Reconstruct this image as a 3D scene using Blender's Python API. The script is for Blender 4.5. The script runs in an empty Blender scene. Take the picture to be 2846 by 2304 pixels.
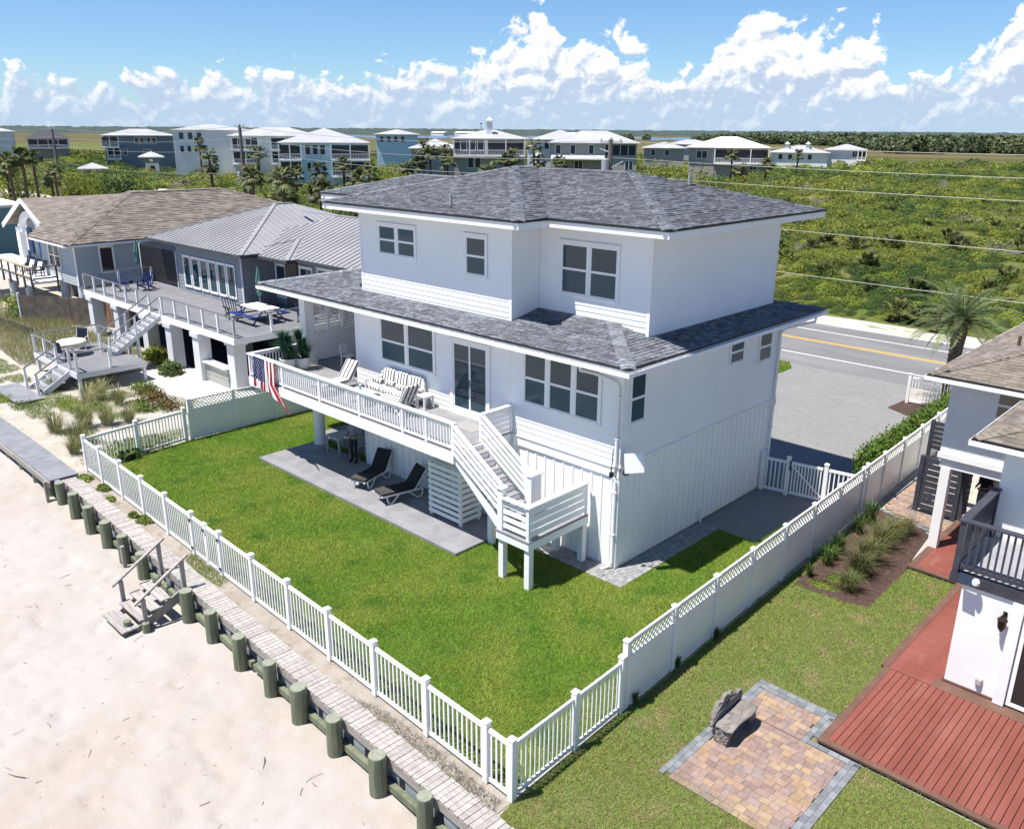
import bpy, math, random
import numpy as np
from mathutils import Vector, Matrix
random.seed(7)
rng = np.random.default_rng(7)
sc = bpy.context.scene
COL = sc.collection
R = math.radians
# ------------------------------------------------------------------ camera
cam = bpy.data.cameras.new('camera')
cam.sensor_width = 36.0
cam.sensor_fit = 'HORIZONTAL'
cam.lens = 29.887
cam.clip_start = 0.3
cam.clip_end = 30000
camo = bpy.data.objects.new('camera', cam)
COL.objects.link(camo)
_fw = Vector((-0.65615598, 0.6849018, -0.31681042)); _r = Vector((0.72054411, 0.69337724, 0.00664748)); _u = _r.cross(_fw)
camo.matrix_world = Matrix(((_r.x, _u.x, -_fw.x, 13.0076), (_r.y, _u.y, -_fw.y, -17.9161), (_r.z, _u.z, -_fw.z, 12.0297), (0, 0, 0, 1)))
sc.camera = camo
# ------------------------------------------------------------------ sun, sky, exposure
SUNV = Vector((-0.165, -0.36, 1.0)).normalized()          # direction towards the sun
sl = bpy.data.lights.new('sun', 'SUN'); sl.energy = 5.0; sl.angle = R(0.53); sl.color = (1.0, 0.955, 0.89)
so = bpy.data.objects.new('sun', sl); COL.objects.link(so)
so.rotation_euler = SUNV.to_track_quat('Z', 'Y').to_euler()
so.location = (-20, -40, 60)
vs = sc.view_settings
vs.view_transform = 'Standard'; vs.look = 'None'; vs.gamma = 1.0; vs.use_curve_mapping = False; vs.exposure = 0.85
sc.cycles.max_bounces = 6; sc.cycles.diffuse_bounces = 4; sc.cycles.glossy_bounces = 3; sc.cycles.transmission_bounces = 4
sc.cycles.transparent_max_bounces = 8; sc.cycles.caustics_reflective = False; sc.cycles.caustics_refractive = False
world = bpy.data.worlds.new('World'); sc.world = world; world.use_nodes = True
SKYSTR = 0.07

class N:
    """tiny node-graph helper"""
    def __init__(s, tree): s.t = tree; s.n = tree.nodes; s.l = tree.links
    def new(s, typ, **kw):
        nd = s.n.new(typ)
        for k, v in kw.items(): setattr(nd, k, v)
        return nd
    def put(s, sock, v):
        if isinstance(v, bpy.types.NodeSocket): s.l.new(v, sock)
        elif v is not None: sock.default_value = v
    def math(s, op, a, b=None, c=None, clamp=False):
        nd = s.new('ShaderNodeMath', operation=op, use_clamp=clamp)
        for i, v in enumerate((a, b, c)): s.put(nd.inputs[i], v)
        return nd.outputs[0]
    def sstep(s, x, a, b, lo=0.0, hi=1.0):
        nd = s.new('ShaderNodeMapRange', interpolation_type='SMOOTHSTEP')
        for i, v in enumerate((x, a, b, lo, hi)): s.put(nd.inputs[i], v)
        return nd.outputs[0]
    def lin(s, x, a, b, lo=0.0, hi=1.0):
        nd = s.new('ShaderNodeMapRange')
        for i, v in enumerate((x, a, b, lo, hi)): s.put(nd.inputs[i], v)
        return nd.outputs[0]
    def mix(s, f, a, b, mode='MIX'):
        nd = s.new('ShaderNodeMix', data_type='RGBA', blend_type=mode)
        s.put(nd.inputs[0], f)
        for i, v in ((6, a), (7, b)):
            if isinstance(v, tuple) and len(v) == 3: v = (*v, 1)
            s.put(nd.inputs[i], v)
        return nd.outputs[2]
    def xyz(s, x, y, z):
        nd = s.new('ShaderNodeCombineXYZ')
        for i, v in enumerate((x, y, z)): s.put(nd.inputs[i], v)
        return nd.outputs[0]
    def noise(s, vec, scale, detail=4, rough=.55, dist=0.0, lac=2.0):
        nd = s.new('ShaderNodeTexNoise')
        s.put(nd.inputs['Vector'], vec)
        nd.inputs['Scale'].default_value = scale; nd.inputs['Detail'].default_value = detail
        nd.inputs['Roughness'].default_value = rough; nd.inputs['Distortion'].default_value = dist; nd.inputs['Lacunarity'].default_value = lac
        return nd.outputs[0]

# height of the cumulus tops (degrees of elevation) over azimuth; the bank rings the whole horizon
CLOUD_TOPS = [(-180, 4.6), (-166, 7.6), (-152, 3.6), (-136, 6.8), (-120, 3.4), (-105, 6.4), (-92, 3.2), (-84, 3.4), (-76, 2.9), (-69, 3.0), (-62, 3.4), (-57, 3.7), (-53.5, 3.3), (-49.5, 3.9), (-46, 4.4), (-42.8, 7.6), (-40.6, 6.0), (-37.2, 5.9), (-34.8, 3.4), (-32.4, 4.2), (-29.2, 7.6), (-26.2, 6.0), (-23.2, 5.8), (-21, 3.4), (-17.8, 3.6), (-14.2, 7.8), (-8, 7.4), (6, 3.6), (40, 7.2), (80, 3.4), (120, 7.0), (180, 4.6)]
def build_sky():
    g = N(world.node_tree); g.n.clear()
    out = g.new('ShaderNodeOutputWorld'); bg = g.new('ShaderNodeBackground')
    sky = g.new('ShaderNodeTexSky', sky_type='NISHITA'); sky.sun_disc = False
    sky.sun_elevation = math.asin(SUNV.z); sky.sun_rotation = math.atan2(SUNV.x, SUNV.y)
    sky.altitude = 0; sky.air_density = 1.0; sky.dust_density = 0.0; sky.ozone_density = 4.0
    S = 1.0 / SKYSTR
    tc = g.new('ShaderNodeTexCoord'); sp = g.new('ShaderNodeSeparateXYZ'); g.l.new(tc.outputs['Generated'], sp.inputs[0]); X, Y, Z = sp.outputs
    az = g.math('MULTIPLY', g.math('ARCTAN2', X, Y), 57.29578); el = g.math('MULTIPLY', g.math('ARCSINE', Z), 57.29578)
    rp = g.new('ShaderNodeValToRGB'); g.put(rp.inputs[0], g.lin(az, -180, 180)); cr = rp.color_ramp; cr.interpolation = 'EASE'
    for k, (a, t) in enumerate(CLOUD_TOPS):
        e = cr.elements[k] if k < 2 else cr.elements.new((a + 180) / 360)
        if k < 2: e.position = (a + 180) / 360
        e.color = (t / 10, t / 10, t / 10, 1)
    top = g.math('MULTIPLY', rp.outputs[0], 10.0)
    sc_ = g.new('ShaderNodeVectorMath', operation='MULTIPLY'); g.l.new(tc.outputs['Generated'], sc_.inputs[0]); sc_.inputs[1].default_value = (57.3, 57.3, 70.0)
    P = sc_.outputs[0]
    def shifted(da, de):
        ad = g.new('ShaderNodeVectorMath', operation='ADD'); g.l.new(P, ad.inputs[0]); ad.inputs[1].default_value = (-.7 * da, -.7 * da, de * 1.22); return ad.outputs[0]
    n0 = g.noise(P, .56, 7, .60, .3); n1 = g.noise(shifted(.22, .42), .56, 5, .60, .3)
    fall = lambda e_: g.math('MULTIPLY', g.math('SUBTRACT', e_, top), .125)
    d0 = g.math('SUBTRACT', n0, fall(el))
    cover = g.sstep(d0, .535, .625)
    lit = g.math('ADD', g.math('MULTIPLY', g.math('SUBTRACT', n0, n1), 3.4), g.lin(d0, .55, .95, .62, .40))
    low = g.sstep(el, 5.2, 1.0)
    lit = g.math('SUBTRACT', lit, g.math('MULTIPLY', low, .50)); lit = g.sstep(lit, -.12, .62)
    cc = g.mix(lit, (0.30 * S, 0.368 * S, 0.47 * S), (0.61 * S, 0.615 * S, 0.62 * S))
    blue = g.mix(1.0, sky.outputs[0], SKYTINT, 'MULTIPLY')
    cov = g.math('MULTIPLY', cover, g.sstep(el, -.5, 3.0, .70, 1.0))
    colr = g.mix(cov, blue, cc)
    hz = g.math('MULTIPLY', g.sstep(el, 3.4, -.2), .60)
    colr = g.mix(hz, colr, (0.257 * S, 0.357 * S, 0.485 * S))
    g.l.new(colr, bg.inputs[0]); bg.inputs[1].default_value = SKYSTR
    g.l.new(bg.outputs[0], out.inputs[0])
SKYTINT = (0.70, 0.88, 1.10)
build_sky()
# ------------------------------------------------------------------ helpers
WL = {}
def _tag(o, label=None, category=None, group=None, kind=None):
    if label: o['label'] = label
    if category: o['category'] = category
    if group: o['group'] = group
    if kind: o['kind'] = kind
    return o

def thing(name, label, category, loc=(0, 0, 0), rz=0.0, group=None, local=False, scale=1.0):
    o = bpy.data.objects.new(name, None); COL.objects.link(o)
    o.empty_display_size = .2
    o.location = loc; o.rotation_euler = (0, 0, rz); o.scale = (scale,) * 3
    WL[o.name] = Vector((0, 0, 0)) if local else Vector(loc)
    return _tag(o, label, category, group)

class G:
    def __init__(s): s.v = []; s.f = []; s.mi = []; s.cur = 0
    def _f(s, *idx): s.f.append(idx); s.mi.append(s.cur)
    def hexa(s, p):
        b = len(s.v); s.v += [tuple(q) for q in p]
        for q in ((0, 3, 2, 1), (4, 5, 6, 7), (0, 1, 5, 4), (1, 2, 6, 5), (2, 3, 7, 6), (3, 0, 4, 7)): s._f(*[b + i for i in q])
        return s
    def box(s, x0, x1, y0, y1, z0, z1):
        return s.hexa([(x0, y0, z0), (x1, y0, z0), (x1, y1, z0), (x0, y1, z0), (x0, y0, z1), (x1, y0, z1), (x1, y1, z1), (x0, y1, z1)])
    def obox(s, c, a, b, d):
        c, a, b, d = Vector(c), Vector(a), Vector(b), Vector(d)
        return s.hexa([c - a - b - d, c + a - b - d, c + a + b - d, c - a + b - d, c - a - b + d, c + a - b + d, c + a + b + d, c - a + b + d])
    def beam(s, p, q, w, h, up=(0, 0, 1)):
        p, q, up = Vector(p), Vector(q), Vector(up)
        d = (q - p); L = d.length; d = d / L
        side = d.cross(up)
        if side.length < 1e-4: side = d.cross(Vector((1, 0, 0)))
        side.normalize(); top = side.cross(d)
        return s.obox((p + q) / 2, d * L / 2, side * w / 2, top * h / 2)
    def poly(s, pts):
        b = len(s.v); s.v += [tuple(p) for p in pts]; s._f(*range(b, b + len(pts))); return s
    def prism(s, pts, vec):
        n = len(pts); b = len(s.v); vec = Vector(vec)
        s.v += [tuple(p) for p in pts] + [tuple(Vector(p) + vec) for p in pts]
        s._f(*range(b + n - 1, b - 1, -1)); s._f(*range(b + n, b + 2 * n))
        for i in range(n): s._f(b + i, b + (i + 1) % n, b + n + (i + 1) % n, b + n + i)
        return s
    def tube(s, pts, r, n=8, cap=True):
        pts = [Vector(p) for p in pts]; m = len(pts)
        rs = r if isinstance(r, (list, tuple)) else [r] * m
        b = len(s.v); prev = None
        for i, p in enumerate(pts):
            d = (pts[min(i + 1, m - 1)] - pts[max(i - 1, 0)]).normalized()
            if prev is None:
                a = d.cross(Vector((0, 0, 1)) if abs(d.z) < .9 else Vector((1, 0, 0))).normalized()
            else:
                a = (prev - d * prev.dot(d)).normalized()
            prev = a; c = d.cross(a)
            for k in range(n):
                t = 2 * math.pi * k / n
                s.v.append(tuple(p + (a * math.cos(t) + c * math.sin(t)) * rs[i]))
        for i in range(m - 1):
            for k in range(n):
                s._f(b + i * n + k, b + i * n + (k + 1) % n, b + (i + 1) * n + (k + 1) % n, b + (i + 1) * n + k)
        if cap:
            s._f(*[b + k for k in range(n - 1, -1, -1)]); s._f(*[b + (m - 1) * n + k for k in range(n)])
        return s
    def lathe(s, prof, n=16, c=(0, 0, 0)):
        b = len(s.v); m = len(prof)
        for r_, z in prof:
            for k in range(n):
                t = 2 * math.pi * k / n; s.v.append((c[0] + r_ * math.cos(t), c[1] + r_ * math.sin(t), c[2] + z))
        for i in range(m - 1):
            for k in range(n): s._f(b + i * n + k, b + i * n + (k + 1) % n, b + (i + 1) * n + (k + 1) % n, b + (i + 1) * n + k)
        s._f(*[b + k for k in range(n - 1, -1, -1)]); s._f(*[b + (m - 1) * n + k for k in range(n)])
        return s
    def mesh(s, name, mats=(), center=True, smooth=False):
        v = np.array(s.v, dtype=np.float64)
        off = np.zeros(3)
        if center:
            lo, hi = v.min(0), v.max(0); off = np.array([(lo[0] + hi[0]) / 2, (lo[1] + hi[1]) / 2, lo[2]])
        me = bpy.data.meshes.new(name); me.from_pydata((v - off).tolist(), [], s.f)
        for m in (mats if isinstance(mats, (list, tuple)) else [mats]): me.materials.append(m)
        if any(s.mi): me.polygons.foreach_set('material_index', s.mi)
        if smooth: me.polygons.foreach_set('use_smooth', [True] * len(me.polygons))
        me.update()
        return me, Vector(off)

def place(name, me, parent=None, loc=(0, 0, 0), rot=None, label=None, category=None, group=None, kind=None, scale=None):
    o = bpy.data.objects.new(name, me); COL.objects.link(o)
    loc = Vector(loc)
    if parent is not None:
        o.parent = parent; o.location = loc - WL[parent.name]
    else: o.location = loc
    WL[o.name] = loc
    if rot is not None: o.rotation_euler = rot
    if scale is not None: o.scale = scale if hasattr(scale, '__len__') else (scale,) * 3
    return _tag(o, label, category, group, kind)

def add(name, g, mat, parent=None, smooth=False, **kw):
    me, off = g.mesh(name, mat, smooth=smooth)
    return place(name, me, parent, off, **kw)

_BOX = {}
def bx(name, parent, mat, x0, x1, y0, y1, z0, z1, **kw):
    """axis-aligned box as one object, mesh data shared between boxes of one size"""
    key = (round(x1 - x0, 4), round(y1 - y0, 4), round(z1 - z0, 4), mat.name)
    me = _BOX.get(key)
    if me is None:
        me, _ = G().box(x0, x1, y0, y1, z0, z1).mesh(name, mat); _BOX[key] = me
    return place(name, me, parent, ((x0 + x1) / 2, (y0 + y1) / 2, z0), **kw)

def copy_tree(root, loc, rz=None, label=None, group=None, scale=None):
    c = root.copy(); COL.objects.link(c); c.location = loc
    if rz is not None: c.rotation_euler = (0, 0, rz)
    if scale: c.scale = (scale,) * 3
    if label: c['label'] = label
    if group: c['group'] = group
    for ch in root.children:
        d = ch.copy(); COL.objects.link(d); d.parent = c
        for gch in ch.children:
            e = gch.copy(); COL.objects.link(e); e.parent = d
    return c

def nmesh(name, verts, faces, mats, smooth=False):
    """fast mesh from numpy arrays: faces (n,3) or (n,4)"""
    me = bpy.data.meshes.new(name); verts = np.asarray(verts, dtype=np.float32); faces = np.asarray(faces, dtype=np.int32)
    k = faces.shape[1]
    me.vertices.add(len(verts)); me.vertices.foreach_set('co', verts.ravel())
    me.loops.add(faces.size); me.loops.foreach_set('vertex_index', faces.ravel())
    me.polygons.add(len(faces)); me.polygons.foreach_set('loop_start', np.arange(0, faces.size, k, dtype=np.int32))
    for m in (mats if isinstance(mats, (list, tuple)) else [mats]): me.materials.append(m)
    if smooth: me.polygons.foreach_set('use_smooth', np.ones(len(faces), dtype=bool))
    me.update(calc_edges=True); me.validate()
    return me

# value noise on numpy arrays, for terrain relief
_perm = rng.permutation(4096); _val = rng.random(4096)
def vnoise(x, y, seed=0):
    xi = np.floor(x).astype(int); yi = np.floor(y).astype(int); xf = x - xi; yf = y - yi
    xf = xf * xf * (3 - 2 * xf); yf = yf * yf * (3 - 2 * yf)
    h = lambda a, b: _val[_perm[(_perm[(a + seed * 57) % 4096] + b) % 4096]]
    return (h(xi, yi) * (1 - xf) + h(xi + 1, yi) * xf) * (1 - yf) + (h(xi, yi + 1) * (1 - xf) + h(xi + 1, yi + 1) * xf) * yf
def fbm(x, y, oct=4, seed=0):
    s = 0; a = .5; t = 0
    for i in range(oct): s = s + a * vnoise(x * 2 ** i + 13 * i, y * 2 ** i + 7 * i, seed + i); t += a; a *= .5
    return s / t

# ------------------------------------------------------------------ materials
def M(name, col, col2=None, scale=3.0, rough=.6, bump=0.0, bscale=None, metal=0.0, spec=.4, orand=0.0, irand=0.0, stretch=None, detail=5, coat=0.0, wear=None, transl=0.0, contrast=(.35, .65), local=False):
    """principled material whose colour wanders between col and col2; orand/irand vary brightness per object / per loose piece"""
    ka = 1.0 if max(col) > .6 else .72
    col = tuple(v * ka for v in col); col2 = tuple(v * ka for v in col2) if col2 is not None else None
    if wear is not None: wear = (tuple(v * ka for v in wear[0]), *wear[1:])
    m = bpy.data.materials.new(name); m.use_nodes = True; g = N(m.node_tree); b = g.n['Principled BSDF']
    if local: pos = g.new('ShaderNodeTexCoord').outputs['Object']
    else: pos = g.new('ShaderNodeNewGeometry').outputs['Position']
    if stretch:
        mp = g.new('ShaderNodeMapping'); g.l.new(pos, mp.inputs[0]); mp.inputs['Scale'].default_value = stretch; pos = mp.outputs[0]
    c = (*col, 1)
    if col2 is not None:
        nz = g.noise(pos, scale, detail); f = g.sstep(nz, *contrast); c = g.mix(f, col, col2)
    if wear is not None:
        wc, ws, wa, wb, amt = wear
        f = g.math('MULTIPLY', g.sstep(g.noise(pos, ws, 6, .65), wa, wb), amt); c = g.mix(f, c, wc)
    if orand or irand:
        v = None
        if orand: v = g.lin(g.new('ShaderNodeObjectInfo').outputs['Random'], 0, 1, 1 - orand, 1 + orand)
        if irand:
            w = g.lin(g.new('ShaderNodeNewGeometry').outputs['Random Per Island'], 0, 1, 1 - irand, 1 + irand)
            v = w if v is None else g.math('MULTIPLY', v, w)
        hs = g.new('ShaderNodeHueSaturation'); g.put(hs.inputs['Value'], v); g.put(hs.inputs['Color'], c); c = hs.outputs[0]
    g.put(b.inputs['Base Color'], c)
    b.inputs['Roughness'].default_value = rough; b.inputs['Metallic'].default_value = metal; b.inputs['Specular IOR Level'].default_value = spec
    if coat: b.inputs['Coat Weight'].default_value = coat
    if bump:
        bp = g.new('ShaderNodeBump'); bp.inputs['Strength'].default_value = bump; bp.inputs['Distance'].default_value = .02
        g.put(bp.inputs['Height'], g.noise(pos, bscale or scale * 4, 6, .6)); g.l.new(bp.outputs[0], b.inputs['Normal'])
    if transl:
        tr = g.new('ShaderNodeBsdfTranslucent'); g.put(tr.inputs[0], c); mx = g.new('ShaderNodeMixShader'); mx.inputs[0].default_value = transl
        g.l.new(b.outputs[0], mx.inputs[1]); g.l.new(tr.outputs[0], mx.inputs[2]); g.l.new(mx.outputs[0], g.n['Material Output'].inputs[0])
    return m

WHITE = M('white_paint', (.84, .84, .83), (.81, .81, .80), .7, .5, wear=((.70, .70, .68), 1.3, .58, .82, .3))
TRIM = M('white_trim', (.82, .82, .81), (.79, .79, .785), 2, .42)
VINYL = M('white_vinyl', (.82, .82, .80), (.78, .775, .75), 1.2, .35, wear=((.60, .57, .50), 2.5, .62, .85, .4))
SOFFIT = M('soffit_white', (.78, .78, .775), (.74, .74, .73), 1, .6)
BLACKTRIM = M('black_drip_edge', (.018, .019, .022), (.03, .03, .034), 6, .5)
SHINGLE = M('grey_shingle', (.092, .102, .122), (.185, .20, .225), 9, .9, irand=.36, orand=.36, bump=.4, bscale=60, wear=((.24, .255, .275), 40, .55, .8, .2))
SHINGLEB = M('shingle_underlay', (.10, .105, .115), (.15, .155, .165), 6, .95)
BROWNSH = M('brown_shingle', (.17, .145, .12), (.25, .215, .18), 1.2, .9, irand=.22, orand=.22, bump=.4, bscale=40, stretch=(1, 1, 6))
CAPSH = M('cap_shingle', (.15, .165, .19), (.23, .25, .275), 9, .9, irand=.3, orand=.2)
DECKD = M('slate_deck_board', (.22, .22, .235), (.26, .26, .275), 1.5, .6, orand=.05)
DECKG = M('grey_composite', (.34, .335, .35), (.28, .275, .295), 1.5, .55, orand=.05, bump=.15, bscale=30)
DARKWOOD = M('dark_stain', (.045, .045, .052), (.03, .03, .035), 3, .5)
SLATEBLUE = M('slate_rail', (.075, .078, .10), (.055, .057, .075), 3, .45)
def glass(name, col=(.026, .056, .072), rough=.03, ior=1.5):
    m = bpy.data.materials.new(name); m.use_nodes = True; b = m.node_tree.nodes['Principled BSDF']
    b.inputs['Base Color'].default_value = (*col, 1); b.inputs['Roughness'].default_value = rough; b.inputs['IOR'].default_value = ior; b.inputs['Specular IOR Level'].default_value = .5
    return m
GLASS = glass('window_glass'); GLASSB = glass('window_glass_blue', (.015, .045, .065)); SCREEN = glass('insect_screen', (.024, .070, .092), .18, 1.45)
def clearglass():
    m = bpy.data.materials.new('clear_glass_panel'); m.use_nodes = True; g = N(m.node_tree); g.n.remove(g.n['Principled BSDF'])
    t = g.new('ShaderNodeBsdfTransparent'); t.inputs[0].default_value = (.97, .985, .985, 1); gl = g.new('ShaderNodeBsdfGlossy'); gl.inputs['Roughness'].default_value = .03
    mx = g.new('ShaderNodeMixShader'); mx.inputs[0].default_value = .03
    g.l.new(t.outputs[0], mx.inputs[1]); g.l.new(gl.outputs[0], mx.inputs[2]); g.l.new(mx.outputs[0], g.n['Material Output'].inputs[0])
    return m
CLEAR = clearglass()

# ------------------------------------------------------------------ building elements
def siding(parent, p0, u, n, length, z0, z1, exp=.165, openings=(), mat=None, name='siding_board', t=.022):
    """lap boards on a wall whose left end is p0 (x,y), running along u with outward normal n"""
    u = Vector((*u, 0)); n = Vector((*n, 0)); rows = max(1, round((z1 - z0) / exp)); e = (z1 - z0) / rows
    for i in range(rows):
        za = z0 + i * e; zb = za + e; zc = za + e * .5
        cuts = sorted((a, b) for a, b, c, d in openings if c - .02 < zc < d + .02)
        segs = []; s0 = 0.0
        for a, b in cuts:
            if a > s0 + .02: segs.append((s0, a))
            s0 = max(s0, b)
        if s0 < length - .02: segs.append((s0, length))
        for a, b in segs:
            pa = Vector((p0[0], p0[1], 0)) + u * a; L = u * (b - a); Z = Vector((0, 0, 1))
            q = [pa + Z * za, pa + Z * zb, pa + Z * zb + n * t * .3, pa + Z * za + n * t]
            add(name, G().prism(q, L), mat or WHITE, parent)

def window(parent, p0, u, n, z0, w, h, cols=1, split=.5, casing=.09, mull=.10, name='window', mat=None, gl=None, sill=True, rows=2, sash=.035):
    """double-hung window; p0 = lower left outer corner (x,y) of the opening on the wall face"""
    u = Vector((*u, 0)); n = Vector((*n, 0)); Z = Vector((0, 0, 1)); P = Vector((p0[0], p0[1], z0)); mat = mat or TRIM
    g = G()
    def slab(a0, a1, b0, b1, d0, d1):
        g.hexa([P + u * a + Z * b + n * d for a, b, d in ((a0, b0, d0), (a1, b0, d0), (a1, b0, d1), (a0, b0, d1), (a0, b1, d0), (a1, b1, d0), (a1, b1, d1), (a0, b1, d1))])
    slab(-casing, 0, -casing, h + casing, .0, .034); slab(w, w + casing, -casing, h + casing, .0, .034)
    slab(0, w, h, h + casing, .0, .034); slab(-.02 if sill else 0, w + .02 if sill else w, -casing, 0, .0, .05)
    slab(-casing - .03, w + casing + .03, h + casing, h + casing + .035, 0, .06)
    cw = (w - mull * (cols - 1)) / cols
    for c in range(1, cols): slab(c * cw + (c - 1) * mull, c * (cw + mull), 0, h, .0, .03)
    fo = add(name, g, mat, parent)
    for c in range(cols):
        a = c * (cw + mull); zs = [0, h * split, h] if rows == 2 else [0, h]
        for i in range(len(zs) - 1):
            up = i == 1; d = .010 if up else .006
            gg = G(); g = gg
            s = sash
            slab(a, a + s, zs[i], zs[i + 1], 0, .024 - d * .6); slab(a + cw - s, a + cw, zs[i], zs[i + 1], 0, .024 - d * .6)
            slab(a + s, a + cw - s, zs[i], zs[i] + s, 0, .024 - d * .6); slab(a + s, a + cw - s, zs[i + 1] - s, zs[i + 1], 0, .024 - d * .6)
            add('sash', gg, mat, fo)
            gg = G(); g = gg
            slab(a + s, a + cw - s, zs[i] + s, zs[i + 1] - s, .002, .008)
            add('pane', gg, (gl or GLASS) if up or rows == 1 else (SCREEN if gl is None else gl), fo)
    return fo

def clip(poly, a, b, c):
    """part of a plan polygon where a*x+b*y+c >= 0"""
    out = []
    for i in range(len(poly)):
        p, q = poly[i], poly[(i + 1) % len(poly)]; fp = a * p[0] + b * p[1] + c; fq = a * q[0] + b * q[1] + c
        if fp >= 0: out.append(p)
        if (fp >= 0) != (fq >= 0):
            t = fp / (fp - fq); out.append((p[0] + (q[0] - p[0]) * t, p[1] + (q[1] - p[1]) * t))
    return out

class Hip:
    """hip roof over a rectangle: planes z = ez + m * distance from each eave in use"""
    def __init__(s, x0, x1, y0, y1, ez, m, sides='FRBL', ms=None):
        s.r = (x0, x1, y0, y1); s.ez = ez; ms = ms or {}
        al = {'F': (0, 1, -y0), 'B': (0, -1, y1), 'R': (-1, 0, x1), 'L': (1, 0, -x0)}
        s.pl = {k: tuple(v * ms.get(k, m) for v in al[k]) for k in sides}
    def z(s, x, y):
        x0, x1, y0, y1 = s.r
        if x < x0 - 1e-6 or x > x1 + 1e-6 or y < y0 - 1e-6 or y > y1 + 1e-6: return -99
        return s.ez + min(a * x + b * y + c for a, b, c in s.pl.values())
    def polys(s):
        x0, x1, y0, y1 = s.r
        for k, (a, b, c) in s.pl.items():
            p = [(x0, y0), (x1, y0), (x1, y1), (x0, y1)]
            for k2, (a2, b2, c2) in s.pl.items():
                if k2 != k and p: p = clip(p, a2 - a, b2 - b, c2 - c)
            if len(p) > 2: yield k, [(x, y, s.ez + a * x + b * y + c) for x, y in p]

def roof_base(parent, hips, mat, th=.06, name='roof_plane', drop=0.0):
    for h in hips:
        for k, p in h.polys():
            add(name, G().prism([(x, y, z - th - drop) for x, y, z in p], (0, 0, th)), mat, parent)

def shingles(parent, hips, mat, keep, exp=.145, wid=.30, near=None, nmax=0, th=.018, seed=1):
    """lap shingles on the visible roof planes; the nmax nearest to `near` become objects, the rest one stuff part"""
    rnd = random.Random(seed); cells = []
    for hi, h in enumerate(hips):
        x0, x1, y0, y1 = h.r
        for k, (a, b, c) in h.pl.items():
            m = math.hypot(a, b); run = (x1 - x0) if k in 'FB' else (y1 - y0); dep = (y1 - y0) if k in 'FB' else (x1 - x0)
            stepd = exp / math.sqrt(1 + m * m); d = 0.0; row = 0
            while d < dep:
                s = -rnd.random() * wid
                while s < run:
                    w = wid * rnd.choice((.55, .75, 1.0, 1.0, 1.25))
                    s0, s1 = max(0, s), min(run, s + w); s += w
                    if s1 - s0 < .04: continue
                    def pt(ss, dd):
                        return {'F': (x0 + ss, y0 + dd), 'B': (x1 - ss, y1 - dd), 'R': (x1 - dd, y0 + ss), 'L': (x0 + dd, y1 - ss)}[k]
                    sm = (s0 + s1) / 2; dm = d + stepd * .5; q = pt(sm, dm); zq = h.ez + a * q[0] + b * q[1] + c
                    if abs(h.z(*q) - zq) > 1e-4: continue
                    if any(o.z(*q) > zq + .01 for j, o in enumerate(hips) if j != hi): continue
                    if not keep(q[0], q[1], k): continue
                    pp = []
                    lift = th * rnd.choice((1.0, 1.0, 1.7))
                    for ss, dd, e in ((s0 + .004, d - .02, 0), (s1 - .004, d - .02, 0), (s1 - .004, d + stepd * 1.1, 0), (s0 + .004, d + stepd * 1.1, 0)):
                        X, Y = pt(ss, dd); pp.append((X, Y, h.ez + a * X + b * Y + c))
                    lo = [(p[0], p[1], p[2] - .004) for p in pp]
                    hi_ = [(pp[0][0], pp[0][1], pp[0][2] + lift), (pp[1][0], pp[1][1], pp[1][2] + lift), (pp[2][0], pp[2][1], pp[2][2] + .002), (pp[3][0], pp[3][1], pp[3][2] + .002)]
                    cells.append((q[0], q[1], zq, lo + hi_))
                d += stepd; row += 1
    if near is not None and nmax:
        cells.sort(key=lambda c: (c[0] - near[0]) ** 2 + (c[1] - near[1]) ** 2 + (c[2] - near[2]) ** 2)
        for c in cells[:nmax]: add('shingle', G().hexa(c[3]), mat, parent)
        cells = cells[nmax:]
    if cells:
        g = G()
        for c in cells: g.hexa(c[3])
        add('shingles', g, mat, parent, kind='stuff')

def hipcaps(parent, lines, mat, w=.16, step=.17):
    """overlapping cap shingles along hips and ridges"""
    g = G()
    for p, q in lines:
        p, q = Vector(p), Vector(q); L = (q - p).length; d = (q - p) / L; side = d.cross(Vector((0, 0, 1))).normalized(); up = side.cross(d)
        for i in range(int(L / step)):
            a = p + d * i * step; b = a + d * step * 1.25
            for sg in (-1, 1):
                e = side * sg * w - up * w * .20
                ra = up * .035; rb = up * .018
                g.hexa([a + ra * .2, a + e + ra * .2, b + e + rb * .2, b + rb * .2, a + ra, a + e + ra, b + e + rb, b + rb] if sg > 0 else [a + e + ra * .2, a + ra * .2, b + rb * .2, b + e + rb * .2, a + e + ra, a + ra, b + rb, b + e + rb])
    add('hip_cap_shingles', g, mat, parent, kind='stuff')
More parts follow.
